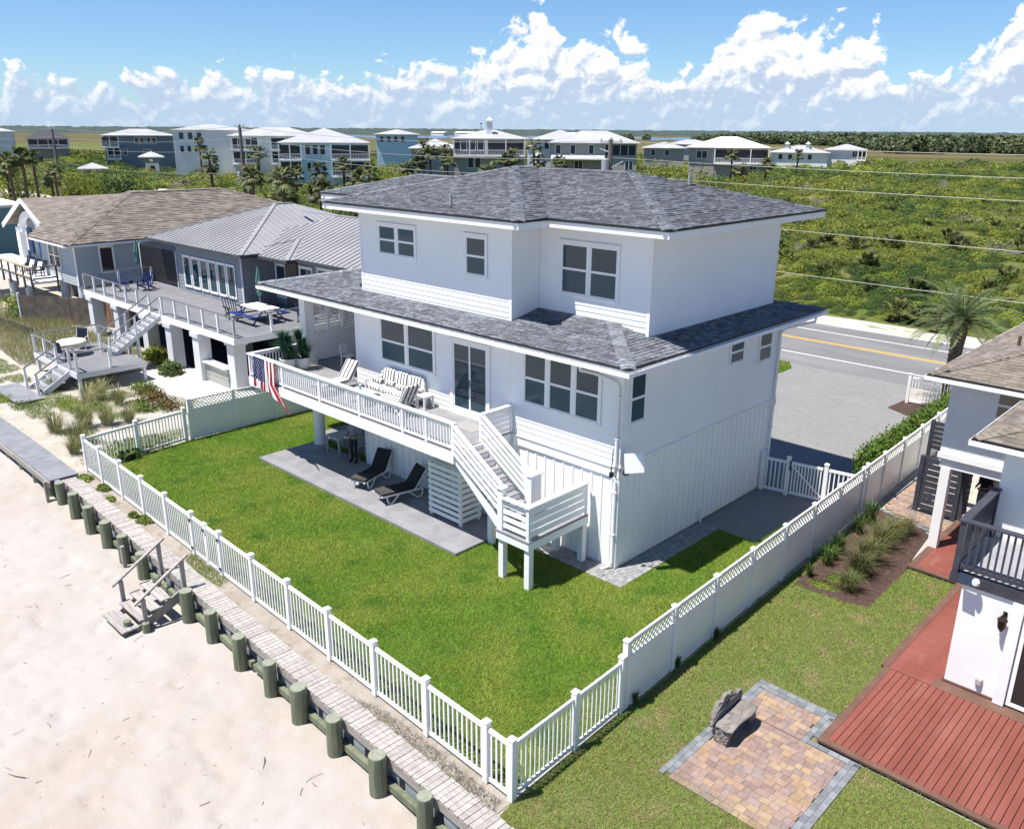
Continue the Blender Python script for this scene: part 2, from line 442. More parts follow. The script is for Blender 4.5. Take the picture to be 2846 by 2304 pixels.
# ------------------------------------------------------------------ main house
def main_house():
    H = thing('beach_house', 'three-storey white beach house with grey shingle roofs in the middle', 'house', (-6, 4.5, 0))
    # ---- ground storey: panels with battens
    gw = add('ground_wall', G().box(-11.6, -.02, .02, 8.9, 0, 3.19).box(-11.6, -3.93, -.12, .02, 0, 3.15), WHITE, H)
    for i in range(22): bx('batten', gw, TRIM, -11.5 + i * .345, -11.45 + i * .345, -.142, -.12, .06, 2.85)
    bx('batten', gw, TRIM, -11.6, -11.49, -.15, -.12, .04, 2.9); bx('corner_board', gw, TRIM, -3.95, -3.86, -.03, .02, .0, 2.83)
    for i in range(10): bx('batten', gw, TRIM, -3.52 + i * .36, -3.47 + i * .36, -.002, .02, .06, 2.83)
    bx('corner_board', gw, TRIM, -.14, -.001, -.012, .02, .03, 2.83); bx('corner_board', gw, TRIM, -.02, .012, .0, .12, .03, 3.17)
    for i in range(28): bx('batten', gw, TRIM, -.02, .002, .42 + i * .30, .47 + i * .30, .05, 3.17)
    bx('belt_board', gw, TRIM, -3.93, .0, -.03, .02, 2.83, 3.12); bx('belt_board', gw, TRIM, -3.93, .02, -.055, .02, 3.12, 3.16)
    bx('belt_board', gw, TRIM, -.02, .03, .0, 8.9, 3.17, 3.24)
    # ---- first floor
    fw_ = add('first_floor_wall', G().box(-12.1, -.02, .02, 8.9, 3.19, 6.2), WHITE, H)
    o_front = [(12.1 - 10.64, 12.1 - 7.68, 4.24, 5.9), (12.1 - 6.98, 12.1 - 5.05, 3.2, 5.82), (12.1 - 3.73, 12.1 - .73, 4.2, 5.9)]
    siding(fw_, (-12.1, .02), (1, 0), (0, -1), 12.0, 3.17, 6.05, .165, o_front)
    siding(fw_, (-.02, 0.12), (0, 1), (1, 0), 8.7, 3.24, 6.05, .165, [(.18, .98, 4.3, 5.8), (5.4, 6.35, 5.0, 5.84), (7.27, 8.2, 4.72, 5.8)])
    bx('corner_board', fw_, TRIM, -.115, .004, -.004, .02, 3.16, 6.05); bx('corner_board', fw_, TRIM, -.02, .0045, .0, .11, 3.24, 6.05)
    bx('corner_board', fw_, TRIM, -12.1, -11.98, -.004, .02, 3.2, 6.05); bx('corner_board', fw_, TRIM, -4.33, -4.24, -.006, .02, 3.2, 6.05)
    bx('corner_board', fw_, TRIM, -.02, .0045, 8.8, 8.91, 3.24, 6.05)
    window(fw_, (-10.55, .0), (1, 0), (0, -1), 4.33, 2.78, 1.47, 2, .48, mull=.15)
    window(fw_, (-3.64, .0), (1, 0), (0, -1), 4.29, 2.82, 1.52, 3, .5, mull=.14)
    window(fw_, (.0, .36), (0, 1), (1, 0), 4.37, .67, 1.36, 1, .5, casing=.06)
    window(fw_, (.0, 5.58), (0, 1), (1, 0), 5.08, .82, .69, 1, .5, casing=.06)
    window(fw_, (.0, 7.45), (0, 1), (1, 0), 4.80, .80, .94, 1, .5, casing=.06)
    # sliding glass door
    d = add('sliding_door', G().box(-6.94, -6.8, -.05, .02, 3.2, 5.74).box(-5.24, -5.1, -.05, .02, 3.2, 5.74).box(-6.8, -5.24, -.05, .02, 5.62, 5.74).box(-6.8, -5.24, -.06, .02, 3.2, 3.36), TRIM, fw_)
    for a, b, y in ((-6.8, -5.98, -.03), (-6.06, -5.24, -.012)):
        add('door_leaf', G().box(a, a + .07, y, y + .02, 3.36, 5.62).box(b - .07, b, y, y + .02, 3.36, 5.62).box(a + .07, b - .07, y, y + .02, 3.36, 3.46).box(a + .07, b - .07, y, y + .02, 5.55, 5.62), TRIM, d)
        bx('pane', d, GLASS, a + .07, b - .07, y + .006, y + .012, 3.46, 5.55)
    bx('handle', d, BLACKTRIM, -6.02, -5.995, -.05, -.03, 4.2, 4.45)
    # ---- upper floor
    uw = add('upper_floor_wall', G().box(-12.2, -4.71, .53, 8.9, 6.1, 9.4).box(-4.71, -.52, 1.77, 9.03, 6.1, 9.404).box(-12.6, -12.2, 3.2, 7.2, 6.1, 9.39), WHITE, H)
    siding(uw, (-12.2, .53), (1, 0), (0, -1), 7.45, 6.42, 9.36, .165, [(1.01, 3.09, 7.86, 8.98), (5.44, 6.48, 7.64, 8.98)])
    siding(uw, (-4.71, .59), (0, 1), (1, 0), 1.16, 6.42, 9.36, .165)
    siding(uw, (-4.69, 1.77), (1, 0), (0, -1), 4.15, 6.58, 9.36, .165, [(.82, 3.08, 7.28, 8.94)])
    siding(uw, (-.52, 1.84), (0, 1), (1, 0), 7.18, 6.42, 9.36, .165)
    for q in ((-12.22, -12.11, .50, .53), (-4.79, -4.685, .50, .53)): bx('corner_board', uw, TRIM, q[0], q[1], q[2], q[3], 6.4, 9.36)
    bx('corner_board', uw, TRIM, -4.71, -4.686, .505, .60, 6.4, 9.36); bx('corner_board', uw, TRIM, -.6, -.495, 1.742, 1.77, 6.4, 9.36)
    bx('corner_board', uw, TRIM, -.52, -.4945, 1.746, 1.85, 6.4, 9.36); bx('corner_board', uw, TRIM, -.52, -.494, 8.95, 9.05, 6.4, 9.36)
    window(uw, (-11.1, .514), (1, 0), (0, -1), 7.95, 1.9, .94, 2, .5, mull=.14)
    window(uw, (-6.68, .514), (1, 0), (0, -1), 7.73, .86, 1.15, 1, .5)
    window(uw, (-3.78, 1.754), (1, 0), (0, -1), 7.37, 2.08, 1.46, 2, .5, mull=.12)
    # ---- lower roof
    LR = [Hip(-17.4, .64, -.7, 10.7, 6.26, .2)]
    lr = thing_part(H, 'lower_roof', G().box(-17.38, .62, -.68, .0, 6.03, 6.07).box(.005, .62, .0, 10.6, 6.034, 6.07).box(-17.38, -12.11, .0, 10.6, 6.038, 6.07), SOFFIT)
    roof_base(lr, LR, SHINGLEB)
    def keep(x, y, k):
        if k == 'B': return False
        return not ((-12.25 < x < -4.66 and y > .5) or (-4.7 < x < -.48 and y > 1.72) or (-12.2 < x < -.5 and y > 2))
    shingles(lr, LR, SHINGLE, keep, .145, .30, near=(1.0, -2.0, 6.2), nmax=300, seed=3)
    hipcaps(lr, [((.64, -.7, 6.265), (-1.8, 1.74, 6.755)), ((-17.4, -.7, 6.265), (-12.25, 4.45, 7.3))], CAPSH, .2)
    bx('fascia', lr, TRIM, -17.4, .64, -.7, -.672, 6.05, 6.2); bx('fascia', lr, TRIM, .612, .64, -.67, 10.7, 6.05, 6.2); bx('fascia', lr, TRIM, -17.4, -17.372, -.67, 10.7, 6.05, 6.2)
    bx('drip_edge', lr, BLACKTRIM, -17.43, .67, -.735, -.68, 6.2, 6.262); bx('drip_edge', lr, BLACKTRIM, .62, .672, -.68, 10.72, 6.2, 6.262); bx('drip_edge', lr, BLACKTRIM, -17.432, -17.38, -.68, 10.72, 6.2, 6.262)
    gt = add('gutter', G().box(-17.42, .76, -.835, -.82, 6.05, 6.165).box(-17.42, .745, -.82, -.702, 6.05, 6.06).box(.745, .76, -.82, 10.7, 6.05, 6.165).box(.642, .745, -.70, 10.7, 6.05, 6.06), TRIM, lr)
    for i in range(18): bx('hanger', gt, TRIM, -17.0 + i * .98, -16.97 + i * .98, -.819, -.704, 6.15, 6.162)
    for i in range(11): bx('hanger', gt, TRIM, .644, .744, -.2 + i * .98, -.17 + i * .98, 6.15, 6.162)
    # ---- upper roof
    UR = [Hip(-13.24, -3.68, -.3, 10.07, 9.62, .25), Hip(-9, .51, .95, 10.07, 9.62, .25, 'FRB'), Hip(-17, -9, 2.2, 7.8, 9.62, .25, 'FBL')]
    ur = thing_part(H, 'upper_roof', G().box(-13.21, -3.71, -.27, 10.04, 9.36, 9.405).box(-3.71, .48, .98, 10.04, 9.364, 9.405).box(-16.97, -13.21, 2.23, 7.77, 9.368, 9.405), SOFFIT)
    roof_base(ur, UR, SHINGLEB)
    shingles(ur, UR, SHINGLE, lambda x, y, k: k != 'B', .145, .30, seed=5)
    hipcaps(ur, [((.51, .95, 9.625), (-4.05, 5.51, 10.765)), ((-3.68, -.3, 9.625), (-8.46, 4.48, 10.82)), ((-13.24, -.3, 9.625), (-8.46, 4.48, 10.82)), ((-8.46, 4.48, 10.82), (-8.46, 5.3, 10.82)), ((-4.05, 5.51, 10.765), (-7.6, 5.51, 10.765)), ((-17, 2.2, 9.625), (-14.2, 5.0, 10.325)), ((-14.2, 5.0, 10.325), (-10.6, 5.0, 10.325))], CAPSH, .2)
    for a, b, c, e in ((-13.24, -3.68, -.3, -.27), (-3.71, -3.68, -.27, .98), (-3.68, .51, .95, .98), (.48, .51, .98, 10.07), (-13.24, -13.21, -.27, 2.2), (-17, -13.24, 2.2, 2.23), (-17, -16.97, 2.23, 7.8)):
        bx('fascia', ur, TRIM, a, b, c, e, 9.37, 9.56)
    for a, b, c, e in ((-13.27, -3.65, -.335, -.28), (-3.70, -3.648, -.28, .915), (-3.70, .54, .915, .97), (.49, .545, .97, 10.09), (-13.275, -13.22, -.28, 2.165), (-17.03, -13.22, 2.165, 2.22), (-17.035, -16.98, 2.22, 7.82)):
        bx('drip_edge', ur, BLACKTRIM, a, b, c, e, 9.56, 9.632)
    for x, y, z in ((-7.2, .35, 9.78), (-2.6, 6.6, 10.4)):
        vp = add('vent_pipe', G().tube([(x, y, z - .1), (x, y, z + .36)], .045, 10), M('vent_grey' + str(x), (.45, .46, .46), rough=.5), ur, smooth=False)
        bx('flashing', vp, SHINGLEB, x - .16, x + .16, y - .16, y + .16, z - .02, z + .02)
    # ---- downspouts
    ds = add('downspout', G().tube([(-.95, -.74, 6.05), (-.95, -.70, 5.92), (-.9, -.12, 5.72), (-.22, -.07, 5.60), (-.12, -.06, 5.5), (-.10, -.06, 3.25), (-.16, -.09, 2.9), (-.08, -.06, 2.75), (-.08, -.05, .25), (-.14, -.12, .1), (-.26, -.3, .03)], .042, 8), TRIM, H)
    for z in (5.2, 4.0, 2.4, 1.1): bx('strap', ds, TRIM, -.18, -.02, -.105, -.02, z, z + .03)
    ds = add('downspout', G().tube([(.70, 9.9, 6.05), (.70, 9.9, 5.9), (.12, 9.0, 5.72), (.06, 8.75, 5.6), (.06, 8.75, 3.4), (.12, 8.75, 3.2), (.06, 8.75, 2.95), (.06, 8.75, .1)], .045, 8), TRIM, H)
    for z in (5.0, 4.0, 2.2, 1.0): bx('strap', ds, TRIM, .0, .11, 8.69, 8.81, z, z + .03)
    # ---- left porch: column, louvred screen
    pc = add('porch_column', G().box(-15.6, -15.22, -.08, .30, 3.2, 6.03).box(-15.64, -15.18, -.12, .34, 3.2, 3.3).box(-15.64, -15.18, -.12, .34, 5.9, 6.03), TRIM, H)
    for x, y in ((-14.65, -.13), (-14.9, 3.8), (-14.9, 7.6)):
        add('round_column', G().lathe([(.25, 0), (.25, .12), (.22, .14), (.22, 2.7), (.25, 2.72), (.25, 2.84)], 20, (x, y, 0.0)), WHITE, H, smooth=False)
    pn = thing_part(H, 'louvre_screen', G().box(-15.47, -15.33, .30, 3.9, 4.34, 4.42).box(-15.46, -15.34, .30, 3.9, 5.86, 6.03).box(-15.46, -15.34, 3.84, 3.96, 3.2, 6.03), TRIM)
    for i in range(5):
        y0 = .30 + i * .72
        bx('stile', pn, TRIM, -15.46, -15.35, y0, y0 + .10, 4.42, 5.86)
        for j in range(12):
            z = 4.50 + j * .113; add('louvre', G().hexa([(-15.44, y0 + .11, z + .05), (-15.44, y0 + .71, z + .05), (-15.38, y0 + .71, z), (-15.38, y0 + .11, z), (-15.44, y0 + .11, z + .065), (-15.44, y0 + .71, z + .065), (-15.38, y0 + .71, z + .015), (-15.38, y0 + .11, z + .015)]), TRIM, pn)
    for j in range(8): bx('privacy_board', pn, WHITE, -15.43, -15.39, .30, 3.9, 3.27 + j * .133, 3.39 + j * .133)
    return H

def thing_part(parent, name, g, mat):
    return add(name, g, mat, parent)

HOUSE = main_house()

# ------------------------------------------------------------------ deck, stair, patio
RAILW = TRIM
def elevated_deck():
    D = thing('elevated_deck', 'long raised deck with white baluster railing along the house front', 'deck', (-9.8, -1.2, 3.0))
    n = 18; w = 2.5 / n
    for i in range(n): bx('deck_board', D, DECKG, -15.48, -4.12, -2.48 + i * w, -2.48 + i * w + w - .006, 3.16, 3.2)
    for i in range(27): bx('deck_board', D, DECKG, -15.48, -12.12, .02 + i * w, .02 + i * w + w - .006, 3.16, 3.2)
    add('substructure', G().box(-15.4, -4.2, -2.4, -.16, 2.9, 3.15).box(-15.4, -12.15, -.1, 3.7, 2.904, 3.15), WHITE, D)
    bx('fascia', D, TRIM, -15.52, -4.08, -2.52, -2.48, 2.83, 3.165); bx('fascia', D, TRIM, -4.12, -4.08, -2.48, -.0, 2.83, 3.165); bx('fascia', D, TRIM, -15.52, -15.48, -2.48, 3.8, 2.83, 3.165)
    px = [-15.42, -13.17, -10.86, -8.62, -6.42, -5.32, -4.14]
    for x in px: bx('rail_post', D, RAILW, x - .045, x + .045, -2.5, -2.41, 3.2, 4.03)
    bx('top_rail', D, RAILW, -15.52, -4.05, -2.53, -2.38, 4.03, 4.075); bx('bottom_rail', D, RAILW, -15.4, -4.2, -2.48, -2.43, 3.27, 3.33); bx('sub_rail', D, RAILW, -15.4, -4.2, -2.475, -2.435, 3.93, 4.0)
    for a, b in zip(px[:-1], px[1:]):
        k = int((b - a - .12) / .125)
        for i in range(k):
            x = a + (b - a) * (i + 1) / (k + 1); bx('baluster', D, RAILW, x - .019, x + .019, -2.474, -2.436, 3.33, 3.93)
    # left end
    bx('top_rail', D, RAILW, -15.52, -15.37, -2.38, -.14, 4.0305, 4.0755); bx('bottom_rail', D, RAILW, -15.47, -15.42, -2.41, -.14, 3.27, 3.33); bx('sub_rail', D, RAILW, -15.465, -15.425, -2.41, -.14, 3.93, 4.0)
    for i in range(16): bx('baluster', D, RAILW, -15.464, -15.426, -2.3 + i * .135, -2.262 + i * .135, 3.33, 3.93)
    # slatted panel on the stair side, back to the wall
    for y in (-1.36, -.10): bx('rail_post', D, RAILW, -4.2, -4.11, y, y + .09, 3.2, 4.03)
    bx('top_rail', D, RAILW, -4.23, -4.08, -1.38, .0, 4.031, 4.076)
    for j in range(5): bx('panel_board', D, RAILW, -4.175, -4.135, -1.27, -.1, 3.26 + j * .155, 3.385 + j * .155)
    bx('door_mat', D, M('door_mat', (.40, .39, .38), (.34, .33, .32), 20, .9), -5.9, -4.9, -1.0, -.35, 3.2, 3.212)
    return D
DECK = elevated_deck()

def stair():
    S = thing('outdoor_stair', 'white timber stair with slatted railings down to a square landing', 'stair', (-2.8, -1.9, 0))
    # treads between y=-2.46 and -1.36, from deck 3.2 to landing 1.5
    nr = 9; rise = 1.7 / nr; run = 2.05 / (nr - 1)
    for i in range(nr - 1):
        z = 3.2 - rise * (i + 1); x = -4.08 + run * i
        bx('tread', S, DECKG, x, x + run + .03, -2.42, -1.36, z - .035, z); bx('riser', S, TRIM, x, x + .02, -2.42, -1.36, z, z + rise - .035)
    for y in (-2.46, -1.34):
        add('stringer', G().prism([(-4.08, y, 3.12), (-2.04, y, 1.43), (-2.04, y, 1.10), (-4.08, y, 2.82)], (0, .035, 0)), TRIM, S)
    for y, yb in ((-2.55, -2.5), (-1.36, -1.33)):
        add('hand_rail', G().prism([(-4.14, y - .03, 4.08), (-2.02, y - .03, 2.72), (-2.02, y - .03, 2.675), (-4.14, y - .03, 4.035)], (0, .13, 0)), RAILW, S)
        for j in range(4):
            o = .10 + j * .205
            add('rail_board', G().prism([(-4.1, y, 3.99 - o), (-2.06, y, 2.68 - o), (-2.06, y, 2.57 - o), (-4.1, y, 3.88 - o)], (0, .03, 0)), RAILW, S)
    bx('newel_post', S, RAILW, -2.13, -1.95, -2.68, -2.5, 1.5, 2.73); bx('newel_cap', S, RAILW, -2.16, -1.92, -2.71, -2.47, 2.73, 2.765)
    bx('newel_post', S, RAILW, -2.13, -1.97, -1.47, -1.31, 1.5, 2.73); bx('newel_cap', S, RAILW, -2.16, -1.94, -1.5, -.95, 2.731, 2.766)
    bx('newel_panel', S, RAILW, -2.07, -2.03, -1.31, -.98, 1.55, 2.73)
    # landing
    for i in range(9): bx('landing_board', S, DECKG, -2.18, -.9, -2.72 + i * .285, -2.72 + i * .285 + .279, 1.465, 1.5)
    add('landing_frame', G().box(-2.16, -.92, -2.7, -2.66, 1.22, 1.46).box(-.96, -.92, -2.66, -.15, 1.22, 1.46).box(-2.16, -2.12, -2.66, -.15, 1.22, 1.46).box(-2.12, -.96, -.19, -.15, 1.22, 1.46), TRIM, S)
    for x, y in ((-2.02, -2.56), (-1.03, -2.56), (-1.03, -.27), (-2.02, -.27)): bx('post', S, TRIM, x - .09, x + .09, y - .09, y + .09, 0, 1.24)
    for x, y in ((-1.0, -2.62), (-1.0, -.22)): bx('rail_post', S, RAILW, x - .05, x + .05, y - .05, y + .05, 1.5, 2.48)
    bx('top_rail', S, RAILW, -1.95, -.9, -2.71, -2.55, 2.47, 2.51); bx('top_rail', S, RAILW, -1.08, -.9, -2.55, -.15, 2.4705, 2.5105)
    for j in range(4):
        z = 1.6 + j * .215; bx('rail_board', S, RAILW, -1.95, -1.05, -2.64, -2.605, z, z + .125)
        bx('rail_board', S, RAILW, -.985, -.95, -2.57, -.2, z, z + .16)
    # foot post of the stair
    for y in (-1.44,): bx('post', S, TRIM, -3.78, -3.6, y, y + .18, 0, 2.3)
    return S
STAIR = stair()

def patio():
    P = thing('plank_patio', 'pale grey plank patio on the ground under the raised deck', 'patio', (-9.4, -1.4, 0))
    n = 17; w = 2.52 / n
    for i in range(n):
        a = -14.95; b = -3.88; c = [-8.9, -7.4, -10.6][i % 3] if i > 1 else -9.1
        y = -2.66 + i * w
        bx('plank', P, DECKG, a, c - .003, y, y + w - .006, .06, .1); bx('plank', P, DECKG, c + .003, b, y, y + w - .006, .06, .1)
    add('edging', G().box(-14.98, -3.85, -2.695, -2.665, 0.0, .098).box(-3.875, -3.845, -2.665, -.14, 0, .098).box(-14.98, -14.955, -2.665, -.14, 0, .098), DECKG, P)
    return P
PATIO = patio()

def shower():
    S = thing('outdoor_shower', 'white slatted outdoor shower enclosure under the raised deck', 'shower', (-5.8, -1.2, .1))
    gm = M('shower_white', (.78, .80, .79), (.74, .76, .75), 2, .55)
    for x in (-6.5, -5.12):
        for y in (-1.4, -.62): bx('post', S, gm, x, x + .09, y, y + .09, .1, 1.98)
    for j in range(9):
        z = .22 + j * .2
        bx('slat', S, gm, -6.53, -5.0, -1.425, -1.40, z, z + .13)
        bx('slat', S, gm, -5.03, -5.005, -1.40, -.5, z + .004, z + .134); bx('slat', S, gm, -6.53, -6.505, -1.40, -.5, z + .004, z + .134)
    for j in range(4): bx('top_board', S, gm, -6.5, -5.03, -1.38 + j * .21, -1.22 + j * .21, 1.98, 2.005)
    add('valve', G().tube([(-6.6, -1.3, 1.35), (-6.6, -1.42, 1.35)], .03, 8), M('valve_metal', (.5, .5, .5), rough=.3, metal=1), S)
    return S
shower()
# ------------------------------------------------------------------ ground sheets
SAND = M('beach_sand', (.455, .395, .345), (.49, .455, .425), .16, .95, bump=.75, bscale=11, spec=.1, wear=((.50, .485, .465), 1.6, .45, .7, .5), contrast=(.3, .6))
DUNESAND = M('dune_sand', (.47, .435, .375), (.53, .50, .445), .8, .95, bump=.6, bscale=14, spec=.1, wear=((.34, .30, .20), 2.2, .56, .7, .75))
SOIL = M('sandy_soil', (.34, .295, .25), (.41, .37, .325), 1.2, .95, bump=.6, bscale=16, spec=.1, wear=((.25, .21, .16), 2.0, .5, .68, .85))
LAWN = M('lawn_turf', (.10, .15, .025), (.14, .18, .04), .8, .95, bump=.4, bscale=30, spec=.1)
ASPH = M('asphalt', (.20, .20, .205), (.25, .25, .25), .5, .85, bump=.25, bscale=60, spec=.2, wear=((.30, .30, .295), .35, .5, .75, .6), stretch=(.25, 1, 1))
LINEW = M('road_white', (.72, .72, .70), (.55, .55, .54), 8, .6); LINEY = M('road_yellow', (.70, .42, .03), (.6, .36, .04), 6, .6)
WILD = M('wild_ground', (.115, .15, .035), (.19, .18, .07), .05, .95, bump=.6, bscale=.8, spec=.05, wear=((.09, .115, .035), .25, .5, .66, .8))
MARSH = M('marsh_grass', (.115, .105, .045), (.17, .15, .075), .012, .95, stretch=(.35, 1.6, 1), spec=.05, wear=((.08, .085, .035), .03, .5, .66, .7))

def sheet(name, pts, z, mat, **kw):
    g = G(); g.poly([(x, y, z) for x, y in pts]); return add(name, g, mat, kind='structure', **kw)

def grid(name, xs, ys, zf, mat, smooth=True, **kw):
    X, Y = np.meshgrid(xs, ys); Z = zf(X, Y); nx = len(xs); ny = len(ys)
    v = np.stack([X.ravel(), Y.ravel(), Z.ravel()], 1); i = np.arange((nx - 1) * (ny - 1)); r_, c_ = i // (nx - 1), i % (nx - 1); b = r_ * nx + c_
    return place(name, nmesh(name, v, np.stack([b, b + 1, b + nx + 1, b + nx], 1), mat, smooth), **kw)

SEA = lambda x: -8.52 - .0351 * (x - 4.07)        # line of the front fence
def smooth01(t): t = np.clip(t, 0, 1); return t * t * (3 - 2 * t)
def beach_z(X, Y):
    z = -.70 + .24 * smooth01((-X - 14) / 10)
    z = z + (fbm(X * .35, Y * .35, 4, 3) - .5) * .22 + (fbm(X * 1.6, Y * 1.6, 3, 9) - .5) * .11
    foot = vnoise(X * 3.1, Y * 3.1, 21); z = z - .055 * smooth01((foot - .70) / .2)
    return z
grid('beach', np.concatenate([np.arange(-70, -30, .6), np.arange(-30, 6, .11), np.arange(6, 40, 1.0)]), np.concatenate([np.arange(-80, -24, 1.5), np.arange(-24, -8.75, .11)]), beach_z, SAND, kind='structure')
# base land sheet: dunes near the houses, wild ground out to the horizon
def land():
    v = [(-22000, 38, -.05), (22000, 38, -.05), (22000, 24000, -.05), (-22000, 24000, -.05)]
    sheet('ground', [(p[0], p[1]) for p in v], -.05, WILD)
land()
sheet('sandy_lot', [(-75, -7.5), (-45, -8.6), (-31, -8.75), (-18.5, -8.75), (4.2, -9.18), (30, -10.1), (30, 38), (-400, 38), (-400, -7.5)], -.03, DUNESAND)
sheet('soil_strip', [(-18.6, SEA(-18.6) - .55), (-18.6, SEA(-18.6) + .1), (4.1, SEA(4.1) + .08), (4.1, SEA(4.1) - .65)], -.012, SOIL)
LAWN_A = [(-18.85, -3.5), (-18.45, SEA(-18.4) + .08), (4.02, SEA(4.0) + .06), (3.6, 6.2), (2.1, 6.2), (2.1, 4.4), (.02, 4.4), (.02, 12), (-19, 14)]
sheet('lawn', LAWN_A, -.004, LAWN)
LAWN_B = [(4.12, -8.62), (4.3, -9.75), (13, -10.1), (13, -3.0), (7.5, -2.95), (7.4, 6.0), (6.1, 6.0), (6.1, 3.1), (5.6, 2.9), (4.1, 2.85), (3.78, 9.5), (3.66, 9.5)]
LAWNB = M('neighbour_turf', (.16, .17, .055), (.22, .20, .09), .5, .95, bump=.4, bscale=30, spec=.1)
sheet('neighbour_lawn', LAWN_B, -.006, LAWNB)
# ---- road
sheet('road', [(-420, 25.4), (200, 25.4), (200, 36.2), (-420, 36.2)], .0, ASPH)
for y0, y1, m in ((27.72, 27.86, LINEW), (34.1, 34.24, LINEW), (31.15, 31.27, LINEY), (31.42, 31.54, LINEY)):
    sheet('road_marking', [(-420, y0), (200, y0), (200, y1), (-420, y1)], .006, m)
SHOULDER = M('sand_shoulder', (.60, .55, .46), (.68, .64, .56), .8, .95, bump=.4, bscale=8, wear=((.20, .22, .08), .7, .53, .66, .9), stretch=(.4, 1, 1))
sheet('road_shoulder', [(-420, 36.2), (200, 36.2), (200, 39.5), (-420, 39.5)], -.008, SHOULDER)
# ---- driveway pavers (too small to pick apart at this distance)
def paver_mat(name, c1, c2, mortar, bw, bh, ang=0.0, rough=.85):
    m = bpy.data.materials.new(name); m.use_nodes = True; g = N(m.node_tree); b = g.n['Principled BSDF']
    pos = g.new('ShaderNodeNewGeometry').outputs['Position']; mp = g.new('ShaderNodeMapping'); g.l.new(pos, mp.inputs[0]); mp.inputs['Rotation'].default_value = (0, 0, ang)
    br = g.new('ShaderNodeTexBrick'); g.l.new(mp.outputs[0], br.inputs['Vector'])
    br.inputs['Color1'].default_value = (*c1, 1); br.inputs['Color2'].default_value = (*c2, 1); br.inputs['Mortar'].default_value = (*mortar, 1)
    br.inputs['Scale'].default_value = 1; br.inputs['Brick Width'].default_value = bw; br.inputs['Row Height'].default_value = bh; br.inputs['Mortar Size'].default_value = .006; br.inputs['Bias'].default_value = 0
    nz = g.sstep(g.noise(pos, .6, 4), .35, .7); c = g.mix(g.math('MULTIPLY', nz, .25), br.outputs[0], (c1[0] * .7, c1[1] * .7, c1[2] * .72)); g.put(b.inputs['Base Color'], c); b.inputs['Roughness'].default_value = rough
    bp = g.new('ShaderNodeBump'); bp.inputs['Strength'].default_value = .5; bp.inputs['Distance'].default_value = .01; g.put(bp.inputs['Height'], g.math('SUBTRACT', 1.0, br.outputs[1])); g.l.new(bp.outputs[0], b.inputs['Normal'])
    return m
DRIVE = paver_mat('driveway_pavers', (.225, .222, .216), (.185, .183, .18), (.12, .118, .115), .23, .115)
sheet('driveway', [(-7.1, 8.95), (2.05, 8.4), (1.6, 20.2), (1.15, 20.25), (-.35, 21.1), (-.2, 22.9), (-.95, 25.4), (-7.3, 25.4), (-6.7, 24.4), (-6.7, 22.95), (-7.1, 22.5)], .004, DRIVE)
sheet('side_paving', [(.03, 4.42), (2.1, 4.42), (2.1, 6.22), (3.58, 6.22), (3.5, 8.5), (.03, 8.95)], .003, DRIVE)
sheet('carport_paving', [(-16, .4), (-11.6, .4), (-11.6, 9), (-7.1, 9), (-7.1, 14), (-16, 14)], .004, DRIVE)
MULCH = M('bark_mulch', (.06, .032, .026), (.105, .06, .047), 9, .95, bump=.9, bscale=40, contrast=(.4, .6), wear=((.17, .115, .09), 25, .60, .7, .6))
sheet('mulch_bed', [(-.31, 21.1), (1.18, 20.25), (2.3, 20.2), (2.2, 23.2), (-.18, 22.88)], .010, MULCH)
sheet('grass_verge', [(-10, 22.9), (-6.72, 22.96), (-6.72, 24.4), (-7.35, 25.38), (-10, 25.38)], .010, LAWN)
sheet('garden_bed', [(4.1, 2.88), (4.66, 2.86), (5.65, 2.9), (6.14, 3.12), (6.1, 6.0), (5.97, 6.4), (5.74, 8.75), (5.2, 9.2), (3.82, 9.52)], .006, MULCH)
# ---- individual pavers beside the house corner
def slab_pavers(label, cells, mats, z0=-.01, z1=.022, name='paver_walk', cat='walkway'):
    c0 = cells[0]; T = thing(name, label, cat, (c0[0], c0[2], 0))
    for i, (a, b, c, d) in enumerate(cells): bx('paver', T, mats[i % len(mats)], a + .004, b - .004, c + .004, d - .004, z0, z1 + .004 * ((i * 7) % 3 - 1) * .5)
    return T
GP = [M('grey_paver_%d' % i, c, tuple(v * 1.18 for v in c), 6, .85, bump=.3, bscale=40, orand=.10) for i, c in enumerate(((.30, .30, .30), (.25, .255, .26), (.34, .335, .325)))]
cells = []
y = -.74; r_ = 0
while y < 4.4:
    x = .03 - (.12 if r_ % 2 else 0)
    while x < .74:
        w = (.23, .115, .23)[(r_ + int(x * 10)) % 3]; cells.append((max(x, .03), min(x + w, .77), y, y + .15)); x += w
    y += .15; r_ += 1
cells = [c for c in cells if c[1] - c[0] > .05]
slab_pavers('grey paver strip along the shaded right wall of the white house', cells, GP)
cells = []
for r_ in range(5):
    x = -3.8 - (.12 if r_ % 2 else 0)
    while x < .02:
        w = (.23, .155, .23, .115)[(r_ * 3 + int((x + 9) * 10)) % 4]; cells.append((max(x, -3.8), min(x + w, .025), -.74 + r_ * .146, -.74 + r_ * .146 + .146)); x += w
cells = [c for c in cells if c[1] - c[0] > .05]
slab_pavers('grey paver strip below the front wall behind the stair landing', cells, GP)
